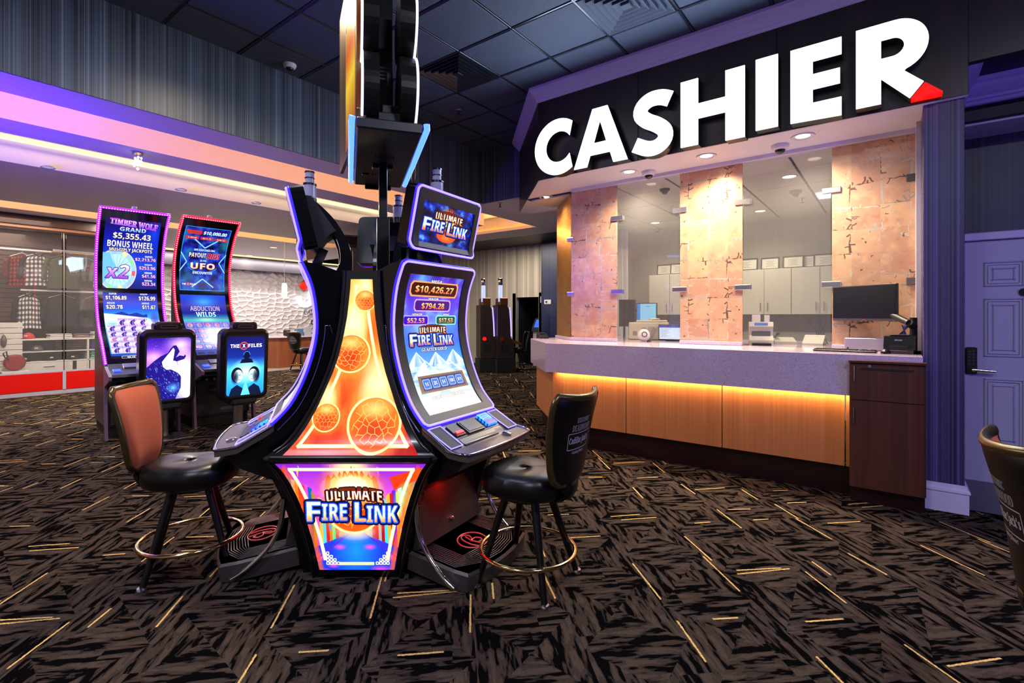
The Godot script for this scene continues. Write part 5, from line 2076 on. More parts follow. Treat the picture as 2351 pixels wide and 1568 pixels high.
func build_cage_inside() -> void:
	var rm := mb()
	upright(rm, 8.77, 3.95, 8.77, -1.6, 0, 3.0)
	upright(rm, 6.2, 3.85, 8.77, 3.85, 0, 3.0, 0.05)
	upright(rm, 8.77, -1.5, 5.5, -1.5, 0, 3.0)
	struct("wall_cage", rm, mat(Color(0.70, 0.69, 0.66), 0.7), null, "pale grey walls of the room behind the teller glass", "wall")
	rm = mb()
	slab(rm, 8.745, 8.77, -1.5, 3.85, 1.18, 1.45)
	struct("trim_14", rm, mat(Color(0.36, 0.36, 0.37), 0.5), null, "grey splashback under the wall cabinets", "splashback")
	var ce := shell("ceiling", "pale tiled ceiling of the teller room", "ceiling")
	var t := 0.61
	var tile := boxm(Vector3.ZERO, Vector3(t - 0.025, 0.02, t * 2 - 0.025), 0.004).mesh()
	for i in 3:
		for j in 9:
			piece("ceiling_tile", tile, M.ceil_white, ce, P(5.44 + (i + 0.5) * t * 2, 3.86 - (j + 0.5) * t, 2.955))
	rm = mb()
	slab(rm, 5.40, 8.9, -1.7, 3.9, 2.967, 3.05)
	struct("grid_bar", rm, mat(Color(0.13, 0.13, 0.13), 0.6), ce)
	rm = mb()
	slab(rm, 8.22, 8.26, 3.74, 3.85, 0.0, 2.94)
	slab(rm, 8.16, 8.19, 3.80, 3.85, 0.0, 2.94)
	struct("trim_15", rm, M.white, null, "white upright door casing at the left end of the teller room", "trim")
	var k := 0
	for q in [[7.95, 1.55], [6.2, 0.92], [7.9, 3.1], [7.2, 2.45]]:
		downlight(["downlight in the teller room ceiling, nearest the back wall above the right window", "downlight in the teller room ceiling over the right window", "downlight in the teller room ceiling by the left back corner", "downlight in the teller room ceiling over the left window"][k], P(q[0], q[1], 2.943), 0.085, Color(1.0, 0.93, 0.80), 1.4, "round downlights in the teller room", 3.2)
		k += 1
	area(P(7.0, 1.2, 2.90), Vector3.DOWN, Vector2(3.0, 0.8), Color(1.0, 0.98, 0.88), 2.2)
	dome_camera("dark dome camera on the teller room ceiling above the right window", P(6.95, 0.96, 2.944), 0.07, Color(0.45, 0.45, 0.47), "dome cameras in the teller room")
	dome_camera("dark dome camera on the teller room ceiling above the left window", P(5.9, 2.2, 2.944), 0.06, Color(0.35, 0.35, 0.37), "dome cameras in the teller room")
	dome_camera("small dome camera at the back of the teller room ceiling", P(8.5, 3.3, 2.944), 0.06, Color(0.6, 0.6, 0.6), "dome cameras in the teller room")
	sprinkler("sprinkler on the teller room ceiling behind the dark dome camera", P(7.4, 0.95, 2.944))
	# wall cabinets: each door pair is a unit
	for i in 6:
		var b0 := 3.408 - i * 0.73
		var o := thing("wall_cabinet", ["white two-door wall cabinet at the left, above the printer", "white wall cabinet hidden partly by the middle copper panel", "white two-door wall cabinet at the left edge of the right window", "white two-door wall cabinet in the middle of the right window", "white wall cabinet at the right edge of the right window", "white wall cabinet behind the wide copper panel"][i], "cabinet", P(8.58, b0 - 0.365, 1.446), 0.0, "wall cabinets of the teller room")
		obj("carcass", boxm(Vector3(0, 0.345, 0), Vector3(0.726, 0.69, 0.34), 0.002), M.cab_white, o)
		for s in [-1.0, 1.0]:
			var d := obj("door", boxm(Vector3(s * 0.1825, 0.345, 0.18), Vector3(0.357, 0.684, 0.018), 0.002), M.cab_white, o)
			obj("handle", boxm(Vector3(s * 0.05, 0.115, 0.206), Vector3(0.012, 0.135, 0.012), 0.003), M.steel, d)
	# framed certificates standing on the cabinets
	k = 0
	for q in [[1.66, 0.40], [1.34, 0.26], [1.06, 0.28], [0.88, 0.17], [0.70, 0.30], [2.80, 0.26], [2.58, 0.26]]:
		var o := thing("framed_certificate", ["framed certificate on the cabinet at the left edge of the right window", "framed certificate second from the left in the right window", "framed certificate with a wide brown frame in the middle of the right window", "narrow framed certificate half hidden between two others", "framed certificate at the right edge of the right window", "brown framed certificate on the cabinet in the left window", "framed certificate cut by the middle copper panel in the left window"][k], "picture frame", P(8.50 + 0.04 * (k % 2), q[0] * 1.141, 2.137), 0.0, "framed certificates on the wall cabinets")
		var m := mb()
		m.prism(rrect(q[1], 0.19, 0.003, 1, Vector2(0, 0.095)), -0.008, 0.010, at(Vector3.ZERO, -0.12), 0.003, [rrect(q[1] - 0.036, 0.154, 0.002, 1, Vector2(0, 0.095))])
		obj("frame", m, mat([Color(0.05, 0.05, 0.07), Color(0.30, 0.16, 0.09)][1 if k > 1 else 0], 0.4), o)
		var c := canvas(96, 64, Color(0.80, 0.80, 0.76))
		for i in 5:
			c.fill_rect(Rect2i(22 + (i % 2) * 8, 16 + i * 8, 52 - (i % 2) * 16, 2), Color(0.45, 0.45, 0.45))
		m = mb()
		m.box(Vector3(0, 0.095, 0), Vector3(q[1] - 0.03, 0.16, 0.004), 0.0, at(Vector3.ZERO, -0.12))
		for i in m.u.size():
			m.u[i] = Vector2(m.v[i].x / (q[1] - 0.03) + 0.5, 0.5 - (m.v[i].y - 0.095) / 0.16)
		obj("sheet", m, mat(Color.WHITE, 0.3, 0.0, M.cert if M.has("cert") else tex(c)), o)
		if not M.has("cert"):
			M.cert = tex(c)
		k += 1
	# counter-top equipment behind the glass
	rm = mb()
	slab(rm, 8.15, 8.74, -1.45, 3.7, 0.0, 0.98, 0.004)
	var bc := thing("back_counter", "white counter along the back wall of the teller room", "counter", P(8.44, 1.0, 0))
	_shift(rm, Transform3D(Basis.IDENTITY, -bc.position))
	obj("unit", rm, M.cab_white, bc)
	var o := thing("bill_counter", "beige banknote counter with a small blue display behind the right window", "counting machine", P(5.66, 1.10, 1.12), 0.25)
	var m := mb()
	m.prism(pts([-0.10, 0.0, 0.10, 0.0, 0.10, 0.05, 0.05, 0.10, 0.04, 0.17, 0.09, 0.19, 0.075, 0.235, -0.10, 0.235]), -0.11, 0.11, Transform3D(Basis(Vector3(0, 0, 1), Vector3(0, 1, 0), Vector3(-1, 0, 0)), Vector3.ZERO))
	obj("case", m, mat(Color(0.72, 0.71, 0.64), 0.5), o)
	obj("hopper", boxm(Vector3(0.0, 0.115, 0.055), Vector3(0.17, 0.05, 0.012), 0.002), M.matte, o)
	obj("display", boxm(Vector3(0.0, 0.213, 0.086), Vector3(0.12, 0.026, 0.008), 0.001), glow(Color(0.15, 0.5, 0.85), 0.7), o)
	obj("tray", boxm(Vector3(0.0, 0.012, 0.14), Vector3(0.17, 0.02, 0.10), 0.002), M.matte, o)
	m = mb()
	m.box(Vector3(-0.04, 0.27, -0.04), Vector3(0.08, 0.08, 0.012), 0.001)
	m.box(Vector3(0.06, 0.27, -0.04), Vector3(0.05, 0.07, 0.012), 0.001)
	obj("note_guide", m, M.cab_white, o)
	o = thing("desk_phone", "grey desk phone lying behind the right window", "phone", P(5.95, 0.93, 1.12), 0.3)
	m = mb()
	m.prism(pts([-0.1, 0.0, 0.1, 0.0, 0.1, 0.03, -0.1, 0.07]), -0.10, 0.10, Transform3D(Basis(Vector3(0, 0, 1), Vector3(0, 1, 0), Vector3(-1, 0, 0)), Vector3.ZERO))
	obj("base", m, mat(Color(0.66, 0.65, 0.60), 0.5), o)
	m = mb()
	m.tube(PackedVector3Array([Vector3(-0.10, 0.075, 0.06), Vector3(-0.09, 0.10, 0.04), Vector3(-0.06, 0.105, 0.0), Vector3(-0.06, 0.10, -0.06), Vector3(-0.09, 0.085, -0.09)]), 0.02, 8)
	obj("handset", m, M.grey_dark, o)
	o = thing("laptop_stand", "pale sloped document stand beside the desk phone", "stand", P(5.95, 0.66, 1.12), 0.0)
	m = mb()
	m.prism(pts([-0.12, 0, 0.12, 0, 0.12, 0.02, -0.10, 0.10]), -0.09, 0.09, Transform3D(Basis(Vector3(0, 0, 1), Vector3(0, 1, 0), Vector3(-1, 0, 0)), Vector3.ZERO))
	obj("slope", m, mat(Color(0.66, 0.65, 0.62), 0.5), o)
	o = thing("cable_bundle", "bundle of black cables hanging behind the right window", "cables", P(6.3, 0.66, 1.12), 0.0)
	for i in 4:
		m = mb()
		var c3 := PackedVector3Array()
		for p in spline(pts([-0.10 + i * 0.06, 0.26, -0.04 + i * 0.03, 0.16, 0.02 * i, 0.08, 0.03 + 0.02 * i, 0.0]), 12):
			c3.append(Vector3(p.x, p.y, 0.01 * i))
		m.tube(c3, 0.006, 6)
		obj("cable", m, M.matte, o)
	o = thing("large_printer", "beige office printer behind the left window", "printer", P(6.15, 2.50, 1.12), 0.0)
	m = mb()
	m.box(Vector3(0, 0.11, 0), Vector3(0.40, 0.22, 0.36), 0.012)
	m.box(Vector3(0.04, 0.232, 0.0), Vector3(0.30, 0.03, 0.30), 0.010)
	obj("case", m, mat(Color(0.70, 0.68, 0.60), 0.5), o)
	m = mb()
	for j in 2:
		for i in 4:
			for l in 4:
				m.box(Vector3(-0.13 + j * 0.12 + i * 0.014, 0.06 + 0.05 * j + l * 0.014, 0.181), Vector3(0.009, 0.009, 0.003))
	obj("vent", m, M.grey, o)
	obj("side_panel", boxm(Vector3(0.13, 0.09, 0.182), Vector3(0.13, 0.16, 0.008), 0.002), mat(Color(0.58, 0.55, 0.47), 0.5), o)
	m = mb()
	m.tube(PackedVector3Array([Vector3(0.05, 0.245, -0.13), Vector3(0.10, 0.26, -0.04), Vector3(0.10, 0.262, 0.04), Vector3(0.07, 0.255, 0.13)]), 0.03, 8, false, 0.4)
	obj("paper_tray", m, mat(Color(0.76, 0.74, 0.66), 0.5), o)
	o = thing("card_scanner", "round white scanner with a dark lens in the corner of the left window", "scanner", P(5.62, 2.36, 1.12), 0.5)
	m = mb()
	m.lathe(PackedVector2Array([Vector2(0, 0), Vector2(0.05, 0.0), Vector2(0.068, 0.03), Vector2(0.072, 0.06), Vector2(0.06, 0.11), Vector2(0.035, 0.13), Vector2(0, 0.135)]), 24, at(Vector3(0, 0.068, 0.06), PI / 2 - 0.15))
	obj("ball", m, mat(Color(0.85, 0.83, 0.82), 0.35), o)
	m = mb()
	m.lathe(PackedVector2Array([Vector2(0.02, 0.136), Vector2(0.034, 0.136), Vector2(0.034, 0.130)]), 20, at(Vector3(0, 0.068, 0.06), PI / 2 - 0.15))
	obj("lens_ring", m, M.grey, o)
	m = boxm(Vector3(0.07, 0.05, 0.0), Vector3(0.05, 0.10, 0.12), 0.01)
	m.box(Vector3(0.06, 0.14, 0.0), Vector3(0.05, 0.15, 0.035), 0.012, at(Vector3.ZERO, 0, 0, -0.45))
	obj("stand", m, mat(Color(0.40, 0.38, 0.36), 0.5), o)
	monitor("lit computer monitor with a pale blue page on an arm behind the left window", P(6.5, 2.675, 1.348), 0.28, 0.25, 0.15, Color(0.55, 0.80, 0.92), 1, P(6.75, 2.95, 1.50))
	monitor("lit computer monitor with a white table at the right edge of the left window", P(5.9, 2.10, 1.125), 0.34, 0.19, 0.12, Color(0.86, 0.92, 1.0), 2)
	monitor("dark monitor seen from its side at the left edge of the left window", P(6.25, 2.84, 1.28), 0.22, 0.36, 0.35, Color(0.01, 0.01, 0.015), 0, P(6.5, 3.0, 1.45))


func monitor(label: String, at_: Vector3, w: float, h: float, turn: float, c: Color, kind: int, wall := Vector3.ZERO) -> void:
	var o := thing("computer_monitor", label, "monitor", at_, turn)
	obj("case", boxm(Vector3(0, h / 2, -0.012), Vector3(w, h, 0.03), 0.005), M.matte, o)
	var m := mb()
	var x := w / 2 - 0.012
	m.quad(Vector3(-x, 0.016, 0.004), Vector3(x, 0.016, 0.004), Vector3(x, h - 0.012, 0.004), Vector3(-x, h - 0.012, 0.004))
	if kind == 0:
		obj("screen", m, mat(c, 0.15), o)
	else:
		var im := canvas(128, 96, c)
		if kind == 1:
			im.fill_rect(Rect2i(0, 0, 22, 96), Color(0.25, 0.50, 0.78))
			im.fill_rect(Rect2i(62, 14, 24, 3), Color(0.3, 0.4, 0.5))
		else:
			im.fill_rect(Rect2i(0, 0, 128, 14), Color(0.08, 0.15, 0.75))
			for i in 8:
				im.fill_rect(Rect2i(6, 22 + i * 8, 50 - (i % 3) * 10, 2), Color(0.55, 0.62, 0.75))
				im.fill_rect(Rect2i(70, 22 + i * 8, 30, 1), Color(0.65, 0.72, 0.8))
		obj("screen", m, glow(Color.WHITE, 0.95, tex(im)), o)
	if wall != Vector3.ZERO:
		var q := o.transform.affine_inverse() * wall
		m = mb()
		m.tube(PackedVector3Array([Vector3(0, h / 2, -0.03), Vector3(0, h / 2, -0.07), q]), 0.015, 8)
		obj("arm", m, M.matte, o)
		m = mb()
		m.rod(q + Vector3(0, 0.05, 0), Vector3(q.x, 1.06 - at_.y, q.z), 0.016)
		obj("post", m, M.matte, o)
	else:
		obj("foot", boxm(Vector3(0, -0.0, -0.05), Vector3(w * 0.5, 0.012, 0.12), 0.003), M.matte, o)


func build_counter_top() -> void:
	# black monitor on an arm in front of the wide copper panel
	var A := P(5.335, 0.447, 1.385)
	var B := P(5.04, -0.009, 1.385)
	var mid := (A + B) / 2
	var dir := (B - A).normalized()
	var w := A.distance_to(B)
	var turn := atan2(-dir.z, dir.x)
	var o := thing("wall_monitor", "black switched-off monitor on a jointed arm above the keyboard", "monitor", Vector3(mid.x, 1.372, mid.z), turn)
	obj("case", boxm(Vector3(0, 0.152, -0.016), Vector3(w, 0.305, 0.03), 0.004), M.monitor_rim, o)
	obj("screen", boxm(Vector3(0, 0.158, 0.0), Vector3(w - 0.014, 0.272, 0.003), 0.0), M.screen_off, o)
	var m := mb()
	m.rod(Vector3(0.0, 0.012, 0.0), Vector3(0.02, 0.012, 0.001), 0.004)
	obj("power_light", boxm(Vector3(0.01, 0.009, 0.0), Vector3(0.02, 0.006, 0.004)), glow(Color(1, 0.1, 0.3), 1.0), o)
	m = mb()
	m.tube(PackedVector3Array([Vector3(-0.06, 0.0, -0.02), Vector3(-0.03, -0.012, -0.02), Vector3(0.02, -0.010, -0.02), Vector3(0.05, 0.0, -0.02)]), 0.003, 6)
	obj("cable", m, M.matte, o)
	var inv := o.transform.affine_inverse()
	var post := P(5.02, -0.115, 0)
	m = mb()
	m.box(Vector3(0.0, 0.15, -0.05), Vector3(0.12, 0.12, 0.035), 0.005)
	obj("mount", m, M.matte, o)
	m = mb()
	var elbow := inv * Vector3(post.x - 0.03, 1.36, post.z + 0.05)
	var sh := Vector3(0.03, 0.13, -0.08)
	var d := (elbow - sh).normalized()
	m.rod(sh, elbow, 0.030, 0.024, 10)
	obj("upper_arm", m, M.arm_grey, o)
	m = mb()
	m.rod(elbow, inv * Vector3(post.x, 1.33, post.z), 0.028, 0.03, 10)
	m.rod(inv * Vector3(post.x, 1.12, post.z), inv * Vector3(post.x, 1.40, post.z), 0.024, 0.024, 12)
	m.box(inv * Vector3(post.x, 1.13, post.z), Vector3(0.06, 0.02, 0.09), 0.004)
	obj("arm_post", m, M.matte, o)
	for i in 4:
		m = mb()
		m.tube(PackedVector3Array([inv * Vector3(post.x - 0.07 + i * 0.015, 1.34, post.z + 0.05), inv * Vector3(post.x - 0.05 - i * 0.012, 1.27, post.z + 0.07), inv * Vector3(post.x - 0.02 - i * 0.02, 1.2, post.z + 0.06), inv * Vector3(post.x + 0.01, 1.135, post.z + 0.05 - i * 0.02)]), 0.005, 6)
		obj("cable", m, M.blue_cable if i == 1 else M.matte, o)
	# small computer, printer, keyboard and mouse
	o = thing("small_computer", "flat lavender computer box lying behind the keyboard", "computer", P(5.24, 0.19, 1.12), -0.05)
	obj("case", boxm(Vector3(0, 0.054, 0), Vector3(0.31, 0.100, 0.12), 0.004), mat(Color(0.66, 0.62, 0.70), 0.35, 0.3), o)
	m = mb()
	for s in [-1.0, 1.0]:
		m.cyl(0.008, 0, 0.004, 12, at(Vector3(s * 0.13, 0.052 + s * 0.035, 0.0605), PI / 2))
	obj("knob", m, M.grey_dark, o)
	o = thing("receipt_printer", "black receipt printer at the right end of the counter", "printer", P(4.93, -0.03, 1.12), -0.12)
	m = mb()
	m.prism(pts([-0.085, 0.0, 0.085, 0.0, 0.088, 0.065, 0.06, 0.135, -0.085, 0.142]), -0.092, 0.092, Transform3D(Basis(Vector3(0, 0, 1), Vector3(0, 1, 0), Vector3(-1, 0, 0)), Vector3.ZERO))
	obj("case", m, M.black, o)
	obj("mouth", boxm(Vector3(0.0, 0.045, 0.088), Vector3(0.11, 0.035, 0.004), 0.001), M.matte, o)
	obj("lip", boxm(Vector3(0, 0.026, 0.09), Vector3(0.115, 0.004, 0.008), 0.001), M.grey, o)
	obj("lid", boxm(Vector3(0, 0.143, -0.01), Vector3(0.12, 0.008, 0.10), 0.002), M.grey_dark, o)
	m = mb()
	signtext(m, "EPSON", Vector3.ZERO, 0.011, 0.002)
	_shift(m, at(Vector3(0.0, 0.105, 0.074), -0.38))
	obj("name_plate", m, mat(Color(0.8, 0.8, 0.8), 0.5), o)
	o = thing("keyboard", "black keyboard lying along the counter edge under the monitor", "keyboard", P(4.93, 0.33, 1.12), -0.10)
	obj("tray", boxm(Vector3(0, 0.008, 0), Vector3(0.43, 0.014, 0.13), 0.004), M.grey_dark, o)
	var keys := boxm(Vector3.ZERO, Vector3(0.016, 0.008, 0.016), 0.002).mesh()
	for r in 6:
		for c in 21:
			if (r == 5 and c > 3 and c < 8) or c == 15 or c == 18 and r < 3:
				continue
			piece("key", keys, M.matte, o, Vector3(-0.20 + c * 0.02, 0.018, -0.052 + r * 0.020))
	piece("key", boxm(Vector3.ZERO, Vector3(0.09, 0.008, 0.016), 0.002).mesh(), M.matte, o, Vector3(-0.09, 0.018, 0.048))
	o = thing("mouse", "black computer mouse beside the keyboard", "mouse", P(4.86, 0.055, 1.12), -0.2)
	var rows := []
	for i in 9:
		var t := i / 8.0
		var r := PackedVector3Array()
		for j in 9:
			var a := PI * j / 8.0
			r.append(Vector3(-cos(a) * 0.032 * sqrt(maxf(1 - pow(2 * t - 1, 4), 0.0)), 0.002 + sin(a) * 0.036 * sqrt(maxf(1 - pow(2 * t - 1, 4), 0.0)), 0.052 - t * 0.104))
		rows.append(r)
	m = mb()
	m.grid(rows)
	obj("shell", m, M.black, o)
	obj("wheel", boxm(Vector3(0, 0.034, 0.026), Vector3(0.006, 0.008, 0.014), 0.002), M.grey, o)
	# at the far left end: a card reader with a curled cord
	o = thing("card_terminal", "small dark card terminal on the angled left end of the counter", "terminal", P(5.62, 3.78, 1.12), 0.9)
	m = mb()
	m.prism(pts([-0.09, 0.0, 0.09, 0.0, 0.09, 0.02, -0.07, 0.08]), -0.06, 0.06, Transform3D(Basis(Vector3(0, 0, 1), Vector3(0, 1, 0), Vector3(-1, 0, 0)), Vector3.ZERO))
	obj("case", m, M.grey_dark, o)
	obj("display", boxm(Vector3(0, 0.066, -0.02), Vector3(0.07, 0.004, 0.04)), M.grey, o)


func cashier_materials() -> void:
	M.can_side = mat(Color(0.05, 0.06, 0.09), 0.4)
	M.door_white = mat(Color(0.74, 0.73, 0.76), 0.45)
	M.cab_white = mat(Color(0.78, 0.77, 0.73), 0.5)
	M.monitor_rim = mat(Color(0.24, 0.22, 0.24), 0.35)
	M.screen_off = mat(Color(0.006, 0.006, 0.007), 0.25)
	M.arm_grey = mat(Color(0.10, 0.10, 0.09), 0.4)
	M.blue_cable = mat(Color(0.05, 0.12, 0.8), 0.5)


# ---------- stools ----------
func loop_surface(m: MB, rows: Array, flip := false) -> void:   # closed rings, bottom to top
	for r in rows.size():
		var a: PackedVector3Array = rows[r]
		a.append(a[0])
		rows[r] = a
	m.grid(rows, flip)
	var R := rows.size()
	var K: int = rows[0].size()
	var per := (K - 1) * 6
	for i in R - 1:   # mend the normals where the ring closes
		var f := i * per
		var l := i * per + (K - 2) * 6
		for q in [[0, 1], [3, 5]]:
			pass


func make_stool(label: String, p: Vector3, turn: float, cushion: Color, legs := 0.0) -> Node3D:
	var o := thing("casino_stool", label, "stool", p, turn, "low casino stools with gold foot rings")
	var lt := Basis(Vector3.UP, legs)
	for sx in [-1.0, 1.0]:
		for sz in [-1.0, 1.0]:
			var m := mb()
			m.rod(lt * Vector3(sx * 0.195, 0.014, sz * 0.195), lt * Vector3(sx * 0.075, 0.50, sz * 0.075), 0.0155, 0.022, 14)
			var lg := obj("leg", m, M.stool_black, o)
			m = mb()
			m.lathe(PackedVector2Array([Vector2(0, 0), Vector2(0.026, 0), Vector2(0.028, 0.006), Vector2(0.020, 0.022), Vector2(0.0, 0.024)]), 16, at(lt * Vector3(sx * 0.199, 0, sz * 0.199)))
			obj("glide", m, M.chrome, lg)
	var m := mb()
	var ring_p := PackedVector3Array()
	for i in 56:
		ring_p.append(Vector3(cos(TAU * i / 56) * 0.252, 0.172, sin(TAU * i / 56) * 0.252))
	m.tube(ring_p, 0.0115, 10, true)
	obj("foot_ring", m, M.gold_chrome, o)
	m = mb()
	var rows := []
	for q in [[0.55, 0.475], [0.86, 0.478], [0.97, 0.495], [1.0, 0.525], [0.995, 0.555], [0.95, 0.580], [0.86, 0.596], [0.70, 0.604], [0.45, 0.602], [0.2, 0.600], [0.01, 0.600]]:
		var r := PackedVector3Array()
		for i in 40:
			var a := -TAU * i / 40
			var c := cos(a)
			var s := sin(a)
			var k := pow(pow(absf(c), 2.8) + pow(absf(s), 2.8), -1.0 / 2.8)
			var z := s * k * 0.228
			r.append(Vector3(c * k * 0.218 * (0.94 if z < 0 else 1.0), q[1] + 0.012 * (z / 0.228) * (z / 0.228) * (1 if q[1] > 0.55 else 0), z) * Vector3(q[0], 1, q[0]))
		rows.append(r)
	loop_surface(m, rows)
	obj("seat_cushion", m, M.stool_leather, o)
	m = mb()
	m.cyl(0.14, 0.452, 0.478, 24)
	obj("seat_plate", m, M.stool_black, o)
	m = mb()
	var strap := PackedVector3Array()
	for e in spline(pts([-0.10, 0.475, -0.20, 0.478, -0.255, 0.505, -0.272, 0.57, -0.262, 0.66, -0.265, 0.74]), 14):
		strap.append(Vector3(0, e.y, e.x))
	m.tube(strap, 0.058, 12, false, 0.22)
	obj("back_bracket", m, M.stool_black, o)
	# backrest: curved shell, gold rim, upholstered front
	var hw := func(v: float) -> float: return 0.208 * along_table([[1.0, 0.86], [0.97, 0.97], [0.92, 1.0], [0.8, 0.985], [0.6, 0.93], [0.4, 0.86], [0.2, 0.77], [0.1, 0.68], [0.04, 0.55], [0.0, 0.36]], v)
	var sheet := func(u: float, v: float, off: float) -> Vector3: return Vector3(u * hw.call(v), 0.570 + 0.440 * v + 0.014 * u * u * v, -0.272 - 0.075 * v * v - 0.01 * v + 0.055 * u * u * (0.5 + 0.5 * v) + off)
	for side in 2:
		rows = []
		for i in 21:
			var v := i / 20.0
			var r := PackedVector3Array()
			for k in 17:
				var u := lerpf(-1, 1, k / 16.0)
				var bulge := (1.0 - pow(u, 6)) * (1.0 - pow(2 * v - 1, 6))
				r.append(sheet.call(u * 0.97, v, (0.010 + 0.040 * bulge) if side == 0 else (-0.008 - 0.010 * bulge)))
			rows.append(r)
		m = mb()
		m.grid(rows, side == 1)
		if side == 1:
			for i in m.u.size():
				m.u[i].x = 1.0 - m.u[i].x
		obj("back_cushion" if side == 0 else "back_shell", m, mat(cushion, 0.8) if side == 0 else M.stool_shell, o)
		if side == 0:
			(o.get_child(o.get_child_count() - 1) as MeshInstance3D).material_override.rim_enabled = true
			(o.get_child(o.get_child_count() - 1) as MeshInstance3D).material_override.rim = 0.6
	m = mb()
	var lp := PackedVector3Array()
	for i in 21:
		lp.append(sheet.call(-1.0, i / 20.0, 0.0))
	for k in range(1, 16):
		lp.append(sheet.call(lerpf(-1, 1, k / 16.0), 1.0, 0.0))
	for i in 21:
		lp.append(sheet.call(1.0, 1.0 - i / 20.0, 0.0))
	for k in range(1, 8):
		lp.append(sheet.call(lerpf(1, -1, k / 8.0), 0.0, 0.0))
	m.tube(lp, 0.014, 10, true, 1.45)
	obj("back_rim", m, M.bronze_rim, o)
	return o


func build_stools() -> void:
	M.stool_black = mat(Color(0.02, 0.02, 0.024), 0.35)
	M.stool_leather = mat(Color(0.03, 0.03, 0.034), 0.36)
	M.gold_chrome = mat(Color(0.90, 0.78, 0.55), 0.14, 1.0)
	M.bronze_rim = mat(Color(0.42, 0.36, 0.22), 0.26, 0.75)
	var im := canvas(512, 512, Color(0.012, 0.010, 0.012))
	text(im, "HISTORIC", Vector2(256, 130), Vector2(150, 30), {"font": "Droid Serif", "fill": Color(0.62, 0.62, 0.65)})
	text(im, "DEADWOOD", Vector2(256, 175), Vector2(220, 38), {"font": "Droid Serif", "fill": Color(0.62, 0.62, 0.65)})
	stroke(im, pts([120, 206, 392, 206, 392, 300, 120, 300, 120, 206]), 5, Color(0.7, 0.7, 0.74))
	text(im, "Cadillac Jack's", Vector2(256, 252), Vector2(246, 50), {"font": "Droid Serif", "fill": Color(0.8, 0.8, 0.83)})
	text(im, "Gaming Resort", Vector2(256, 320), Vector2(160, 24), {"font": "Droid Serif", "fill": Color(0.7, 0.7, 0.74)})
	M.stool_shell = mat(Color.WHITE, 0.4, 0.0, tex(im))
	make_stool("low black stool with orange back in the left foreground, facing the left slot machine", RD(-1.80, 2.82), turn_to(0.98, 0.16), Color(0.74, 0.33, 0.17), 0.30)
	make_stool("low black stool right of the slot bank with white lettering on its back", RD(0.085, 2.675), turn_to(-0.80, 0.60), Color(0.52, 0.12, 0.20), 0.12)
	make_stool("gold-rimmed low stool cut off by the right edge of the photo", RD(1.777, 1.367), turn_to(0.86, -0.51), Color(0.74, 0.33, 0.17))
	make_stool("distant low stool with two-tone orange back before the cash machine niche", RD(0.10, 13.4), turn_to(-0.97, 0.25), Color(0.80, 0.33, 0.20))


# ---------- the two tall machines on the left and their seats ----------
func wolf_shape(im: Image, c: Vector2, k: float, dark: Color, light: Color) -> void:
	poly(im, pts([c.x - 20 * k, c.y + 40 * k, c.x - 34 * k, c.y + 6 * k, c.x - 18 * k, c.y - 16 * k, c.x + 4 * k, c.y - 22 * k, c.x + 26 * k, c.y - 34 * k, c.x + 22 * k, c.y - 20 * k, c.x + 34 * k, c.y - 14 * k, c.x + 20 * k, c.y - 6 * k, c.x + 10 * k, c.y + 8 * k, c.x + 18 * k, c.y + 40 * k]), dark)
	poly(im, pts([c.x - 4 * k, c.y - 8 * k, c.x + 16 * k, c.y - 16 * k, c.x + 4 * k, c.y + 2 * k, c.x + 4 * k, c.y + 34 * k, c.x - 8 * k, c.y + 34 * k]), light)


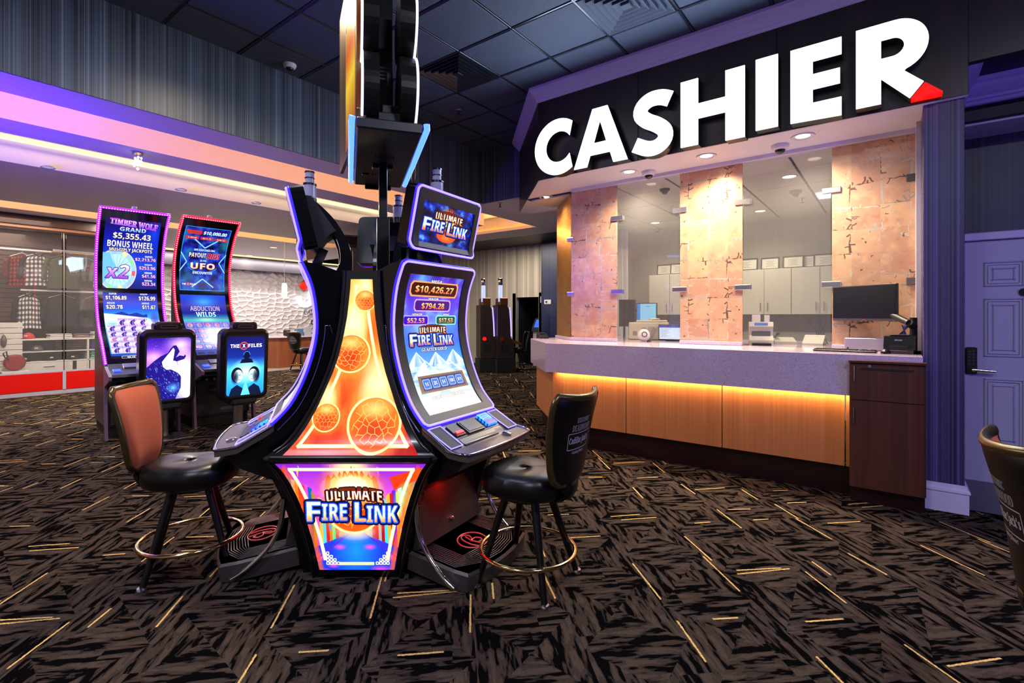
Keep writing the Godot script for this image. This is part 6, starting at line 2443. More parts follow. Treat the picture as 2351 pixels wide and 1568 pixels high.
func art_wolf_upper() -> ImageTexture:
	var im := canvas(512, 640)
	vgrad(im, Rect2i(0, 0, 512, 640), [[0.0, Color(0.05, 0.02, 0.30)], [0.3, Color(0.08, 0.10, 0.65)], [0.7, Color(0.10, 0.30, 0.90)], [1.0, Color(0.06, 0.08, 0.45)]])
	haze(im, Vector2(460, 120), 160, 260, Color(0.05, 0.3, 1, 0.8))
	oval(im, Vector2(130, 480), 185, 185, Color(0.95, 0.65, 0.55))
	oval(im, Vector2(130, 480), 176, 176, Color(0.62, 0.80, 0.98))
	oval(im, Vector2(130, 480), 140, 140, Color(0.72, 0.93, 1.0))
	var hue := [Color(1, 0.35, 0.4), Color(0.6, 0.75, 1), Color(0.95, 0.9, 0.6), Color(0.55, 0.9, 0.6), Color(0.95, 0.55, 0.8), Color(0.75, 0.8, 1)]
	for i in 20:
		var a := TAU * i / 20
		if i % 2 == 0:
			poly(im, PackedVector2Array([Vector2(130, 480) + Vector2.from_angle(a) * 142, Vector2(130, 480) + Vector2.from_angle(a) * 174, Vector2(130, 480) + Vector2.from_angle(a + 0.28) * 174, Vector2(130, 480) + Vector2.from_angle(a + 0.28) * 142]), hue[i / 2 % 6])
		stroke(im, PackedVector2Array([Vector2(130, 480), Vector2(130, 480) + Vector2.from_angle(a) * 140]), 2.5, Color(0.25, 0.4, 0.75))
	ring(im, Vector2(130, 480), 181, 7, Color(0.98, 0.85, 0.8))
	poly(im, pts([0, 330, 60, 330, 130, 470, 0, 600]), Color(0.45, 0.75, 0.98))
	text(im, "x2", Vector2(140, 490), Vector2(210, 120), {"fill": [Color(1, 1, 1), Color(0.62, 0.25, 0.85)], "line": Color(0.25, 0.1, 0.5), "lw": 6, "skew": 0.2})
	text(im, "TIMBER WOLF", Vector2(262, 46), Vector2(440, 58), {"font": "Droid Serif", "fill": [Color(0.9, 0.95, 1), Color(0.45, 0.35, 0.95)], "line": Color(0.75, 0.25, 0.85), "lw": 4, "lift": 30})
	text(im, "GRAND", Vector2(256, 104), Vector2(240, 38), {"fill": [Color(1, 1, 1), Color(0.5, 0.75, 1)], "line": Color(0.15, 0.15, 0.6), "lw": 4})
	text(im, "$5,355.43", Vector2(256, 172), Vector2(350, 66), {"fill": [Color(1, 1, 1), Color(1, 0.93, 0.65)], "line": Color(0.1, 0.1, 0.35), "lw": 4})
	text(im, "BONUS WHEEL", Vector2(250, 246), Vector2(430, 58), {"fill": [Color(1, 1, 1), Color(0.85, 0.88, 1)], "line": Color(0.2, 0.15, 0.5), "lw": 4})
	text(im, "MULTIPLY JACKPOTS", Vector2(256, 302), Vector2(400, 38), {"fill": [Color(1, 1, 0.9), Color(1, 0.9, 0.6)], "line": Color(0.2, 0.15, 0.4), "lw": 4})
	for q in [["SUPER", 346, "$2,213.76", 376, 200], ["MAJOR", 420, "$253.96", 450, 160], ["MINOR", 492, "$41.56", 522, 132], ["MINI", 562, "$23.34", 592, 132]]:
		text(im, q[0], Vector2(430, q[1]), Vector2(74, 15), {"fill": Color.WHITE})
		text(im, q[2], Vector2(500 - q[4] / 2.0, q[3]), Vector2(q[4], 33), {"fill": [Color(1, 0.85, 1), Color(0.95, 0.7, 0.95)], "line": Color(0.3, 0.05, 0.5), "lw": 3})
	return tex(im)


func art_wolf_lower() -> ImageTexture:
	var im := canvas(512, 640)
	vgrad(im, Rect2i(0, 0, 512, 640), [[0.0, Color(0.10, 0.10, 0.62)], [0.2, Color(0.10, 0.35, 0.92)], [0.32, Color(0.25, 0.70, 0.98)], [0.38, Color(0.55, 0.88, 1)], [1.0, Color(0.15, 0.5, 0.95)]])
	poly(im, pts([90, 170, 160, 150, 230, 172, 300, 158, 360, 178, 400, 170, 400, 200, 60, 190]), Color(0.12, 0.20, 0.62))
	poly(im, pts([0, 165, 120, 175, 300, 195, 512, 230, 512, 330, 0, 300]), Color(0.88, 0.97, 1))
	haze(im, Vector2(70, 280), 120, 60, Color(0.1, 0.65, 0.9, 0.9))
	haze(im, Vector2(470, 210), 50, 60, Color(0.25, 0.35, 0.8, 1), 0.4)
	for q in [["SUPER", "$1,106.89", 120, 40, 190], ["MAJOR", "$126.99", 412, 40, 160], ["MINOR", "$20.78", 100, 112, 150], ["MINI", "$11.67", 425, 112, 130]]:
		text(im, q[1], Vector2(q[2], q[3]), Vector2(q[4], 36), {"fill": [Color(1, 1, 1), Color(1, 0.95, 0.75)], "line": Color(0.1, 0.1, 0.4), "lw": 3})
		text(im, q[0], Vector2(q[2] - 30, q[3] - 32), Vector2(70, 14), {"fill": Color(0.9, 0.95, 1)})
	for i in 5:
		for j in 6:
			if j == 0 and (i == 0 or i == 4):
				continue
			var r := Rect2i(18 + i * 96, 210 + j * 62, 92, 60)
			vgrad(im, r, [[0.0, Color(0.72, 0.55, 0.95)], [0.5, Color(1, 0.92, 1)], [1.0, Color(0.85, 0.70, 1)]])
			wolf_shape(im, Vector2(r.position) + Vector2(44, 34), 0.86, Color(0.22, 0.16, 0.55) if j != 3 else Color(0.75, 0.45, 0.6), Color(0.62, 0.52, 0.9))
	stroke(im, pts([14, 272, 112, 272, 112, 208, 402, 208, 402, 272, 500, 272, 500, 584, 14, 584, 14, 272]), 5, Color(1, 0.96, 0.85))
	im.fill_rect(Rect2i(0, 588, 512, 52), Color(0.06, 0.30, 0.75))
	im.fill_rect(Rect2i(0, 612, 512, 28), Color(0.02, 0.02, 0.05))
	stroke(im, pts([90, 615, 250, 615, 250, 637, 90, 637, 90, 615]), 3, Color.WHITE)
	text(im, "$0.70", Vector2(170, 626), Vector2(66, 15), {"fill": Color.WHITE})
	return tex(im)


func chevron(im: Image, c: Vector2, r: float, a: float, w: float) -> void:
	for e in [[w, Color(0.10, 0.45, 0.9)], [w * 0.45, Color(0.7, 0.95, 1)]]:
		stroke(im, PackedVector2Array([c + Vector2.from_angle(a + 2.2) * r, c, c + Vector2.from_angle(a - 2.2) * r]), e[0], e[1])


func art_ufo_upper() -> ImageTexture:
	var im := canvas(512, 720, Color(0.04, 0.05, 0.35))
	clouds(im, Rect2i(0, 0, 512, 720), 44, 0.03, [Color(0.02, 0.02, 0.22, 1), Color(0.07, 0.10, 0.50, 1), Color(0.12, 0.22, 0.75, 1), Color(0.1, 0.45, 0.6, 1)])
	haze(im, Vector2(470, 210), 120, 140, Color(0.1, 0.5, 0.35, 0.8))
	haze(im, Vector2(90, 560), 140, 140, Color(0.1, 0.45, 0.4, 0.7))
	stroke(im, pts([6, 6, 506, 6, 506, 714, 6, 714, 6, 6]), 6, Color(0.15, 0.6, 1))
	chevron(im, Vector2(256, 250), 170, PI / 2, 18)
	chevron(im, Vector2(256, 590), 150, -PI / 2, 18)
	chevron(im, Vector2(74, 412), 150, 0, 16)
	chevron(im, Vector2(438, 412), 150, PI, 16)
	poly(im, pts([20, 50, 180, 50, 200, 72, 180, 96, 40, 96]), Color(0.85, 0.10, 0.10))
	text(im, "GRAND", Vector2(105, 73), Vector2(120, 26), {"fill": Color(0.2, 0.02, 0.05), "line": Color(0.95, 0.4, 0.3), "lw": 2})
	poly(im, pts([190, 44, 480, 44, 480, 104, 190, 104]), Color(0.05, 0.12, 0.45))
	text(im, "$10,000.00", Vector2(338, 74), Vector2(260, 48), {"fill": Color(0.92, 0.98, 1), "line": Color(0.1, 0.3, 0.8), "lw": 3, "skew": 0.12})
	for q in [[95, "$1,004.00"], [256, "$511.75"], [420, "$40.57"]]:
		poly(im, rrect(140, 34, 8, 3, Vector2(q[0], 140)), Color(0.9, 0.12, 0.16))
		text(im, q[1], Vector2(q[0], 140), Vector2(96, 18), {"fill": Color(1, 0.9, 0.85), "line": Color(0.2, 0, 0.05), "lw": 3})
	text(im, "UFO SIGHTINGS CAN", Vector2(256, 276), Vector2(230, 24), {"fill": Color(0.85, 0.97, 1), "line": Color(0.1, 0.3, 0.7), "lw": 2})
	text(im, "PAYOUT", Vector2(188, 334), Vector2(190, 48), {"fill": [Color(1, 1, 1), Color(1, 0.85, 0.8)], "line": Color(0.1, 0.1, 0.3), "lw": 4})
	text(im, "BIG!", Vector2(364, 338), Vector2(130, 58), {"fill": Color(0.45, 0.02, 0.05), "line": Color(1, 0.45, 0.6), "lw": 4, "skew": 0.25})
	text(im, "IN THE", Vector2(256, 394), Vector2(70, 18), {"fill": Color(0.85, 0.97, 1)})
	text(im, "UFO", Vector2(256, 452), Vector2(270, 62), {"fill": [Color(1, 1, 1), Color(1, 0.8, 0.5)], "line": Color(0.9, 0.4, 0.3), "lw": 4})
	ring(im, Vector2(256, 456), 60, 6, Color(0.2, 0.6, 1), 2.7, 0.2, PI - 0.2)
	text(im, "ENCOUNTER", Vector2(256, 524), Vector2(220, 26), {"fill": Color(0.9, 0.98, 1), "line": Color(0.1, 0.3, 0.7), "lw": 2})
	text(im, "THE", Vector2(50, 650), Vector2(42, 18), {"fill": Color.WHITE})
	text(im, "X", Vector2(94, 650), Vector2(14, 18), {"fill": Color.WHITE})
	ring(im, Vector2(94, 650), 17, 5, Color(0.95, 0.15, 0.15))
	text(im, "FILES", Vector2(148, 650), Vector2(66, 18), {"fill": Color.WHITE})
	return tex(im)


func art_ufo_lower() -> ImageTexture:
	var im := canvas(512, 640)
	vgrad(im, Rect2i(0, 0, 512, 640), [[0.0, Color(0.08, 0.25, 0.85)], [0.25, Color(0.06, 0.12, 0.55)], [0.36, Color(0.3, 0.75, 0.75)], [0.42, Color(0.2, 0.35, 0.85)], [1.0, Color(0.08, 0.12, 0.55)]])
	haze(im, Vector2(256, 60), 260, 90, Color(0.25, 0.75, 1, 0.9))
	haze(im, Vector2(256, 225), 200, 40, Color(0.8, 1, 0.8, 0.9))
	text(im, "ABDUCTION", Vector2(262, 118), Vector2(330, 42), {"bold": false, "fill": [Color(1, 0.7, 0.75), Color(0.85, 0.95, 1)], "line": Color(0.15, 0.2, 0.6), "lw": 2})
	text(im, "WILDS", Vector2(262, 172), Vector2(220, 46), {"fill": [Color(1, 1, 1), Color(0.6, 0.95, 1)], "line": Color(0.1, 0.25, 0.7), "lw": 3})
	var rng := RandomNumberGenerator.new()
	rng.seed = 8
	for i in 5:
		for j in 5:
			var r := Rect2i(10 + i * 99, 250 + j * 66, 94, 62)
			vgrad(im, r, [[0.0, Color(0.55, 0.35, 0.75)], [1.0, Color(0.35, 0.25, 0.75)]])
			var c := Vector2(r.position) + Vector2(47, 31)
			haze(im, c, 40, 30, [Color(1, 0.75, 0.85, 1), Color(0.6, 0.9, 1, 1), Color(1, 0.9, 0.75, 1)][rng.randi() % 3], 0.7)
			if j >= 3 and i != 2:
				text(im, "WILD" if i % 2 == 0 else "10", c, Vector2(64, 30), {"fill": Color(1, 0.95, 1), "line": Color(0.3, 0.1, 0.5), "lw": 3})
			else:
				oval(im, c + Vector2(rng.randf_range(-8, 8), 0), 12, 18, Color(0.75, 0.45, 0.55))
			stroke(im, PackedVector2Array([Vector2(r.position), Vector2(r.end.x, r.position.y), Vector2(r.end), Vector2(r.position.x, r.end.y), Vector2(r.position)]), 3, Color(0.45, 0.75, 1))
	haze(im, Vector2(256, 420), 150, 150, Color(1, 0.95, 1, 0.8), 0.8)
	im.fill_rect(Rect2i(0, 596, 512, 44), Color(0.05, 0.18, 0.6))
	for i in 5:
		im.fill_rect(Rect2i(20 + i * 100, 606, 70, 22), Color(0.02, 0.03, 0.12))
	return tex(im)


func art_chair_wolf() -> ImageTexture:
	var im := canvas(384, 640, Color(0.16, 0.06, 0.48))
	vgrad(im, Rect2i(0, 0, 384, 640), [[0.0, Color(0.14, 0.05, 0.50)], [0.3, Color(0.45, 0.22, 0.80)], [0.55, Color(0.72, 0.5, 0.95)], [1.0, Color(0.25, 0.2, 0.9)]])
	haze(im, Vector2(290, 80), 200, 150, Color(1, 0.8, 0.95, 1))
	haze(im, Vector2(60, 200), 160, 120, Color(1, 0.72, 0.85, 0.9))
	haze(im, Vector2(320, 420), 150, 330, Color(1, 0.95, 1, 1), 0.6)
	var rng := RandomNumberGenerator.new()
	rng.seed = 15
	for i in 60:
		oval(im, Vector2(rng.randf() * 384, rng.randf() * 200), rng.randf_range(0.8, 2.2), rng.randf_range(0.8, 2.2), Color(0.95, 0.8, 1))
	# howling head in dark fur, pale muzzle and chest
	poly(im, pts([0, 640, 0, 300, 60, 240, 120, 190, 180, 160, 200, 120, 225, 88, 250, 84, 262, 104, 282, 150, 250, 210, 285, 190, 320, 200, 330, 182, 340, 200, 325, 230, 262, 250, 270, 320, 300, 420, 300, 520, 250, 640]), Color(0.10, 0.06, 0.42))
	poly(im, pts([130, 250, 170, 190, 200, 150, 225, 110, 238, 130, 232, 190, 225, 240, 258, 250, 268, 310, 292, 400, 270, 370, 210, 330, 170, 330, 140, 300]), Color(0.93, 0.95, 1))
	for i in 220:
		var p := Vector2(rng.randf_range(0, 290), rng.randf_range(240, 630))
		var d := Vector2(rng.randf_range(4, 14), rng.randf_range(6, 22))
		stroke(im, PackedVector2Array([p, p + d]), rng.randf_range(1.5, 4), [Color(0.2, 0.35, 0.95), Color(0.35, 0.7, 1), Color(0.12, 0.05, 0.4), Color(0.4, 0.25, 0.8)][rng.randi() % 4])
	haze(im, Vector2(230, 520), 90, 80, Color(0.4, 0.85, 1, 0.8))
	haze(im, Vector2(360, 470), 70, 200, Color(1, 1, 1, 1), 0.5)
	return tex(im)


func art_chair_ufo() -> ImageTexture:
	var im := canvas(384, 640)
	vgrad(im, Rect2i(0, 0, 384, 640), [[0.0, Color(0.04, 0.05, 0.32)], [0.35, Color(0.05, 0.15, 0.50)], [0.55, Color(0.25, 0.70, 0.92)], [1.0, Color(0.10, 0.50, 0.80)]])
	haze(im, Vector2(192, 380), 170, 150, Color(0.75, 1, 1, 1), 0.8)
	for s in [-1.0, 1.0]:   # two plain anonymous busts
		var x: float = 192 + s * 86
		poly(im, pts([x - 80, 640, x - 56, 560, x, 520, x + 56, 560, x + 80, 640]), Color(0.02, 0.08, 0.20))
		oval(im, Vector2(x, 415), 58, 82, Color(0.04, 0.05, 0.12))
		oval(im, Vector2(x - s * 12, 428), 46, 70, Color(0.66, 0.72, 0.76))
		haze(im, Vector2(x + s * 22, 440), 40, 80, Color(0.03, 0.07, 0.16, 1), 0.6)
		haze(im, Vector2(x - s * 26, 418), 14, 8, Color(0.1, 0.12, 0.2, 1))
		haze(im, Vector2(x - s * 24, 468), 16, 6, Color(0.35, 0.25, 0.28, 1))
	poly(im, pts([192, 480, 240, 640, 144, 640]), Color(0.35, 0.85, 1))
	oval(im, Vector2(200, 205), 34, 46, Color(0.02, 0.04, 0.16))
	poly(im, pts([130, 290, 150, 250, 200, 238, 250, 250, 270, 290]), Color(0.02, 0.04, 0.16))
	ring(im, Vector2(200, 205), 38, 3, Color(0.3, 0.7, 1), 0.85, PI, TAU)
	text(im, "THE", Vector2(78, 104), Vector2(88, 38), {"fill": Color.WHITE, "line": Color(0.1, 0.1, 0.35), "lw": 3})
	text(im, "X", Vector2(168, 104), Vector2(30, 38), {"fill": Color.WHITE})
	ring(im, Vector2(168, 104), 38, 10, Color(0.95, 0.25, 0.2))
	text(im, "FILES", Vector2(282, 104), Vector2(140, 38), {"fill": Color.WHITE, "line": Color(0.1, 0.1, 0.35), "lw": 3})
	return tex(im)


var tall_curve := PackedVector2Array()


func tall(l: float, s: float, off := 0.0) -> Vector3:
	var k := s * (tall_curve.size() - 1)
	var i := clampi(int(k), 0, tall_curve.size() - 2)
	var p := tall_curve[i].lerp(tall_curve[i + 1], k - i)
	var t := (tall_curve[i + 1] - tall_curve[i]).normalized()
	return Vector3(l, p.y - t.x * off, p.x + t.y * off)


func tall_s(h: float) -> float:
	for i in tall_curve.size():
		if tall_curve[i].y >= h:
			return float(i) / (tall_curve.size() - 1)
	return 1.0


func build_tall(label: String, r: float, d: float, phi: float, led: Color, up: ImageTexture, low: ImageTexture) -> void:
	tall_curve = spline(PackedVector2Array([Vector2(0.40, 0.853), Vector2(0.14, 1.07), Vector2(-0.06, 1.21), Vector2(-0.19, 1.34), Vector2(-0.29, 1.5), Vector2(-0.35, 1.68), Vector2(-0.38, 1.90), Vector2(-0.37, 2.12), Vector2(-0.30, 2.34), Vector2(-0.16, 2.56), Vector2(0.02, 2.745)]), 80)
	var o := thing("tall_slot_machine", label, "slot machine", RD(r, d), turn_to(sin(phi), -cos(phi)), "tall curved slot machines on the left")
	var xf := Transform3D(Basis(Vector3(0, 0, 1), Vector3(0, 1, 0), Vector3(-1, 0, 0)), Vector3.ZERO)
	var side := PackedVector2Array()
	for i in range(0, 80, 2):
		side.append(tall_curve[i] - Vector2(0.02, 0))
	side.append_array(pts([-0.03, 2.75, -0.20, 2.62, -0.36, 2.40, -0.47, 2.15, -0.52, 1.7, -0.52, 0.12, 0.36, 0.12, 0.36, 0.60, 0.40, 0.74]))
	var m := mb()
	m.prism(side, -0.345, 0.345, xf)
	obj("body", m, M.tall_body, o)
	obj("plinth", boxm(Vector3(0, 0.06, -0.08), Vector3(0.66, 0.12, 0.84), 0.004), M.matte, o)
	for e in [["upper_screen", 1.775, 2.640, up], ["lower_screen", 0.895, 1.690, low]]:
		m = mb()
		var rows := []
		for i in 31:
			var s := lerpf(tall_s(e[1]), tall_s(e[2]), i / 30.0)
			rows.append(PackedVector3Array([tall(-0.285, s, 0.003), tall(0.285, s, 0.003)]))
		m.grid(rows)
		obj(e[0], m, glow(Color.WHITE, 1.3, e[3]), o)
	m = mb()
	var cr := func(l: float, s: float, off: float) -> Vector3: return tall(l, s, off)
	bent(m, -0.345, -0.285, 0.0, 1.0, -0.02, 0.008, 40, cr)
	bent(m, 0.285, 0.345, 0.0, 1.0, -0.02, 0.008, 40, cr)
	bent(m, -0.285, 0.285, tall_s(2.64), 1.0, -0.02, 0.008, 6, cr)
	bent(m, -0.285, 0.285, tall_s(1.69), tall_s(1.775), -0.02, 0.008, 4, cr)
	bent(m, -0.285, 0.285, 0.0, tall_s(0.895), -0.02, 0.008, 3, cr)
	obj("bezel", m, M.bezel_dark, o)
	m = mb()
	var path := PackedVector3Array()
	for i in 60:
		path.append(tall(-0.350, i / 59.0, 0.012))
	for i in range(1, 12):
		path.append(tall(lerpf(-0.350, 0.350, i / 12.0), 1.0, 0.012))
	for i in 60:
		path.append(tall(0.350, 1.0 - i / 59.0, 0.012))
	m.tube(path, 0.017, 8)
	obj("led_strip", m, glow(led, 2.3), o)
	var bead := mb()
	bead.lathe(PackedVector2Array([Vector2(0, -0.008), Vector2(0.007, -0.004), Vector2(0.008, 0.0), Vector2(0.007, 0.004), Vector2(0, 0.008)]), 6)
	var bm := bead.mesh()
	var mm := MultiMesh.new()
	mm.transform_format = MultiMesh.TRANSFORM_3D
	mm.mesh = bm
	var places := []
	for i in 76:
		places.append(tall(-0.350, i / 75.0, 0.026))
		places.append(tall(0.350, i / 75.0, 0.026))
	for i in range(1, 26):
		places.append(tall(lerpf(-0.350, 0.350, i / 26.0), 1.0, 0.026))
	mm.instance_count = places.size()
	for i in places.size():
		mm.set_instance_transform(i, Transform3D(Basis.IDENTITY, places[i]))
	var mi := MultiMeshInstance3D.new()
	mi.multimesh = mm
	mi.material_override = glow(led.lerp(Color.WHITE, 0.55), 3.0)
	mi.name = "led_beads"
	mi.set_meta("kind", "stuff")
	o.add_child(mi, true)
	m = mb()
	m.prism(pts([0.36, 0.86, 0.44, 0.86, 0.60, 0.80, 0.77, 0.765, 0.78, 0.735, 0.72, 0.70, 0.36, 0.66]), -0.34, 0.34, xf)
	obj("deck", m, M.deck_dark, o)
	m = mb()
	m.prism(pts([0.60, 0.803, 0.70, 0.782, 0.70, 0.795, 0.60, 0.818]), -0.22, -0.06, xf)
	m.prism(pts([0.60, 0.803, 0.68, 0.786, 0.68, 0.797, 0.60, 0.815]), 0.24, 0.31, xf)
	obj("lit_button", m, glow(Color(0.12, 0.25, 1.0), 3.0), o)
	m = mb()
	m.prism(pts([0.46, 0.853, 0.56, 0.818, 0.56, 0.828, 0.46, 0.865]), 0.02, 0.20, xf)
	obj("deck_display", m, mat(Color(0.45, 0.47, 0.55), 0.25), o)
	for s in [-1.0, 1.0]:
		m = mb()
		m.prism(pts([0.44, 0.0, 0.52, 0.0, 0.46, 0.60, 0.78, 0.70, 0.79, 0.745, 0.46, 0.84, 0.40, 0.82, 0.40, 0.60]), s * 0.353 - 0.014, s * 0.353 + 0.014, xf)
		obj("side_leg", m, M.side_leg, o)
	m = boxm(Vector3(0, 0.36, 0.365), Vector3(0.60, 0.44, 0.012), 0.003)
	obj("door", m, mat(Color(0.17, 0.165, 0.18), 0.45), o)
	m = mb()
	m.box(Vector3(-0.14, 0.60, 0.375), Vector3(0.20, 0.06, 0.02), 0.006)
	m.box(Vector3(0.10, 0.60, 0.375), Vector3(0.12, 0.05, 0.012), 0.004)
	obj("lock_panel", m, M.matte, o)
	m = mb()
	for x in [-0.19, -0.10]:
		m.cyl(0.016, 0, 0.012, 14, at(Vector3(x, 0.60, 0.385), PI / 2))
	obj("lock", m, M.steel, o)
	m = mb()
	m.cyl(0.034, 2.71, 2.74, 18, at(Vector3(0, 0, -0.10)))
	obj("candle_base", m, M.matte, o)
	m = mb()
	m.cyl(0.028, 2.74, 2.81, 18, at(Vector3(0, 0, -0.10)), 0.004)
	obj("candle", m, M.lens, o)
	if up == M.art_ufo_up:
		m = mb()
		signtext(m, "ARISTOCRAT", Vector3(0.10, 0.20, 0.372), 0.032, 0.002, false)
		obj("maker_mark", m, mat(Color(0.6, 0.6, 0.62), 0.5), o)


func build_throne(label: String, r: float, d: float, phi: float, art: ImageTexture) -> void:
	var o := thing("gaming_seat", label, "chair", RD(r, d), turn_to(sin(phi), -cos(phi)), "pedestal seats with lit backs")   # +z is the rear of the seat, towards the eye
	obj("floor_plate", boxm(Vector3(0, 0.006, 0.0), Vector3(0.50, 0.012, 0.42), 0.004), M.steel, o)
	var m := mb()
	m.cyl(0.058, 0.012, 0.45, 24)
	obj("post", m, M.steel, o)
	m = mb()
	m.lathe(PackedVector2Array([Vector2(0.075, 0.012), Vector2(0.078, 0.03), Vector2(0.06, 0.034)]), 24)
	obj("collar", m, M.matte, o)
	m = mb()
	m.box(Vector3(0, 0.40, 0.10), Vector3(0.30, 0.10, 0.22), 0.03)
	obj("bracket", m, M.matte, o)
	m = mb()
	m.box(Vector3(0, 0.505, -0.16), Vector3(0.46, 0.10, 0.50), 0.04)
	obj("seat_cushion", m, M.stool_leather, o)
	var lean := at(Vector3(0, 0.84, 0.155), 0.06)
	m = mb()
	m.prism(rrect(0.545, 0.86, 0.085, 6), -0.05, 0.085, lean, 0.03, [])
	obj("back_shell", m, M.gloss_seat, o)
	m = mb()
	m.prism(rrect(0.50, 0.80, 0.10, 6), -0.10, -0.05, lean)
	obj("back_cushion", m, M.stool_leather, o)
	m = mb()
	m.prism(rrect(0.28, 0.11, 0.04, 5, Vector2(0, 0.455)), -0.055, 0.06, lean, 0.02)
	var hd := obj("speaker_head", m, M.gloss_seat, o)
	m = mb()
	m.prism(rrect(0.17, 0.036, 0.017, 5, Vector2(0, 0.462)), 0.058, 0.064, lean, 0.0, [rrect(0.158, 0.024, 0.011, 5, Vector2(0, 0.462))])
	obj("grille_ring", m, M.grey, hd)
	m = mb()
	m.prism(rrect(0.46, 0.74, 0.05, 6, Vector2(0, -0.01)), 0.083, 0.092, lean, 0.0, [rrect(0.425, 0.70, 0.035, 6, Vector2(0, -0.01))])
	obj("art_rim", m, M.matte, o)
	m = mb()
	m.prism(rrect(0.43, 0.71, 0.037, 6, Vector2(0, -0.01)), 0.08, 0.0875, lean)
	var inv := lean.affine_inverse()
	for i in m.u.size():
		var q := inv * m.v[i]
		m.u[i] = Vector2(q.x / 0.43 + 0.5, 0.5 - (q.y + 0.01) / 0.71)
	obj("lit_art", m, glow(Color.WHITE, 2.1, art), o)


func build_left_machines() -> void:
	M.tall_body = mat(Color(0.10, 0.08, 0.14), 0.35)
	M.bezel_dark = mat(Color(0.015, 0.015, 0.022), 0.12)
	M.deck_dark = mat(Color(0.15, 0.14, 0.18), 0.3)
	M.side_leg = mat(Color(0.50, 0.42, 0.50), 0.4, 0.3)
	M.gloss_seat = mat(Color(0.025, 0.024, 0.035), 0.33)
	M.art_wolf_up = art_wolf_upper()
	M.art_ufo_up = art_ufo_upper()
	build_tall("tall curved slot machine with violet beaded lights and a wolf game", -4.728, 6.298, deg_to_rad(46), Color(0.62, 0.12, 1.0), M.art_wolf_up, art_wolf_lower())
	build_tall("tall curved slot machine with red beaded lights and a flying saucer game", -4.11, 6.865, deg_to_rad(49), Color(1.0, 0.05, 0.18), M.art_ufo_up, art_ufo_lower())
	build_throne("pedestal seat with a lit howling wolf picture on its back", -4.05, 5.80, deg_to_rad(50), art_chair_wolf())
	build_throne("pedestal seat with a lit blue picture of two busts on its back", -3.37, 6.15, deg_to_rad(50), art_chair_ufo())


# ---------- shop behind glass on the far left ----------
func plaid(a: Color, b: Color, c: Color, n: int) -> ImageTexture:
	var im := canvas(256, 256, a)
	var w := 256 / n
	for y in 256:
		for x in 256:
			var h := 1 if (x % w) < w / 2 else 0
			var v := 1 if (y % w) < w / 2 else 0
			var k := h + v
			im.set_pixel(x, y, a if k == 0 else (a.lerp(b, 0.55) if k == 1 else b))
	for i in n:
		im.fill_rect(Rect2i(i * w + w / 4, 0, 2, 256), c)
		im.fill_rect(Rect2i(0, i * w + w / 4, 256, 2), c)
	return tex(im)


func garment(label: String, kind: String, at_: Vector3, turn: float, m0: Material, w: float, h: float, trim: Material, group: String) -> void:
	var o := thing(kind, label, "clothing", at_, turn, group)   # hook at the origin, cloth hanging below
	var m := mb()
	m.tube(PackedVector3Array([Vector3(0, -0.005, 0), Vector3(0.02, 0.02, 0), Vector3(0.0, 0.04, 0), Vector3(-0.02, 0.02, 0)]), 0.004, 5)
	m.tube(PackedVector3Array([Vector3(-w * 0.40, -0.10, 0), Vector3(0, -0.02, 0), Vector3(w * 0.40, -0.10, 0)]), 0.008, 5)
	obj("hanger", m, M.steel, o)
	for side in 2:
		m = mb()
		var rows := []
		for i in 15:
			var v := i / 14.0
			var hw := w * 0.5 * along_table([[1.0, 0.36], [0.97, 0.62], [0.90, 0.96], [0.7, 0.92], [0.3, 0.94], [0.0, 1.0]], v)
			var r := PackedVector3Array()
			for k in 17:
				var u := lerpf(-1, 1, k / 16.0)
				var fold := 0.012 * sin(u * 9.0 + i * 0.12) * (1.0 - v * 0.7)
				r.append(Vector3(u * hw, -0.04 - h * (1 - v) - 0.05 * absf(u) * (1.0 if v > 0.85 else 0.3), (0.055 * (1 - u * u * u * u) + fold) * (1.0 if side == 0 else -1.0)))
			rows.append(r)
		m.grid(rows, side == 1)
		obj("front" if side == 0 else "back", m, m0, o)
	for s in [-1.0, 1.0]:
		m = mb()
		m.tube(PackedVector3Array([Vector3(s * w * 0.44, -0.12, 0), Vector3(s * w * 0.54, -0.24, 0), Vector3(s * w * 0.60, -0.24 - h * 0.45, 0.01)]), 0.05, 8, false, 0.8)
		obj("sleeve", m, m0, o)
	if trim:
		m = mb()
		m.tube(PackedVector3Array([Vector3(-w * 0.16, -0.04, 0.02), Vector3(-w * 0.08, -0.07, 0.055), Vector3(0, -0.10, 0.062), Vector3(w * 0.08, -0.07, 0.055), Vector3(w * 0.16, -0.04, 0.02)]), 0.012, 6)
		obj("collar", m, trim, o)


func stack(label: String, at_: Vector3, w: float, n: int, t: float, c: Color, group: String, dep := 0.30) -> void:
	var o := thing("folded_stack", label, "folded clothes", at_, PI / 2, group)
	for i in n:
		var m := mb()
		m.box(Vector3(0.006 * sin(i * 2.3), t * (i + 0.5), 0.01 * sin(i * 1.7)), Vector3(w - 0.01 * (i % 2), t * 0.94, dep), t * 0.42)
		obj("folded_piece", m, mat(c.darkened(0.12 * ((i * 7) % 3)), 0.85), o)


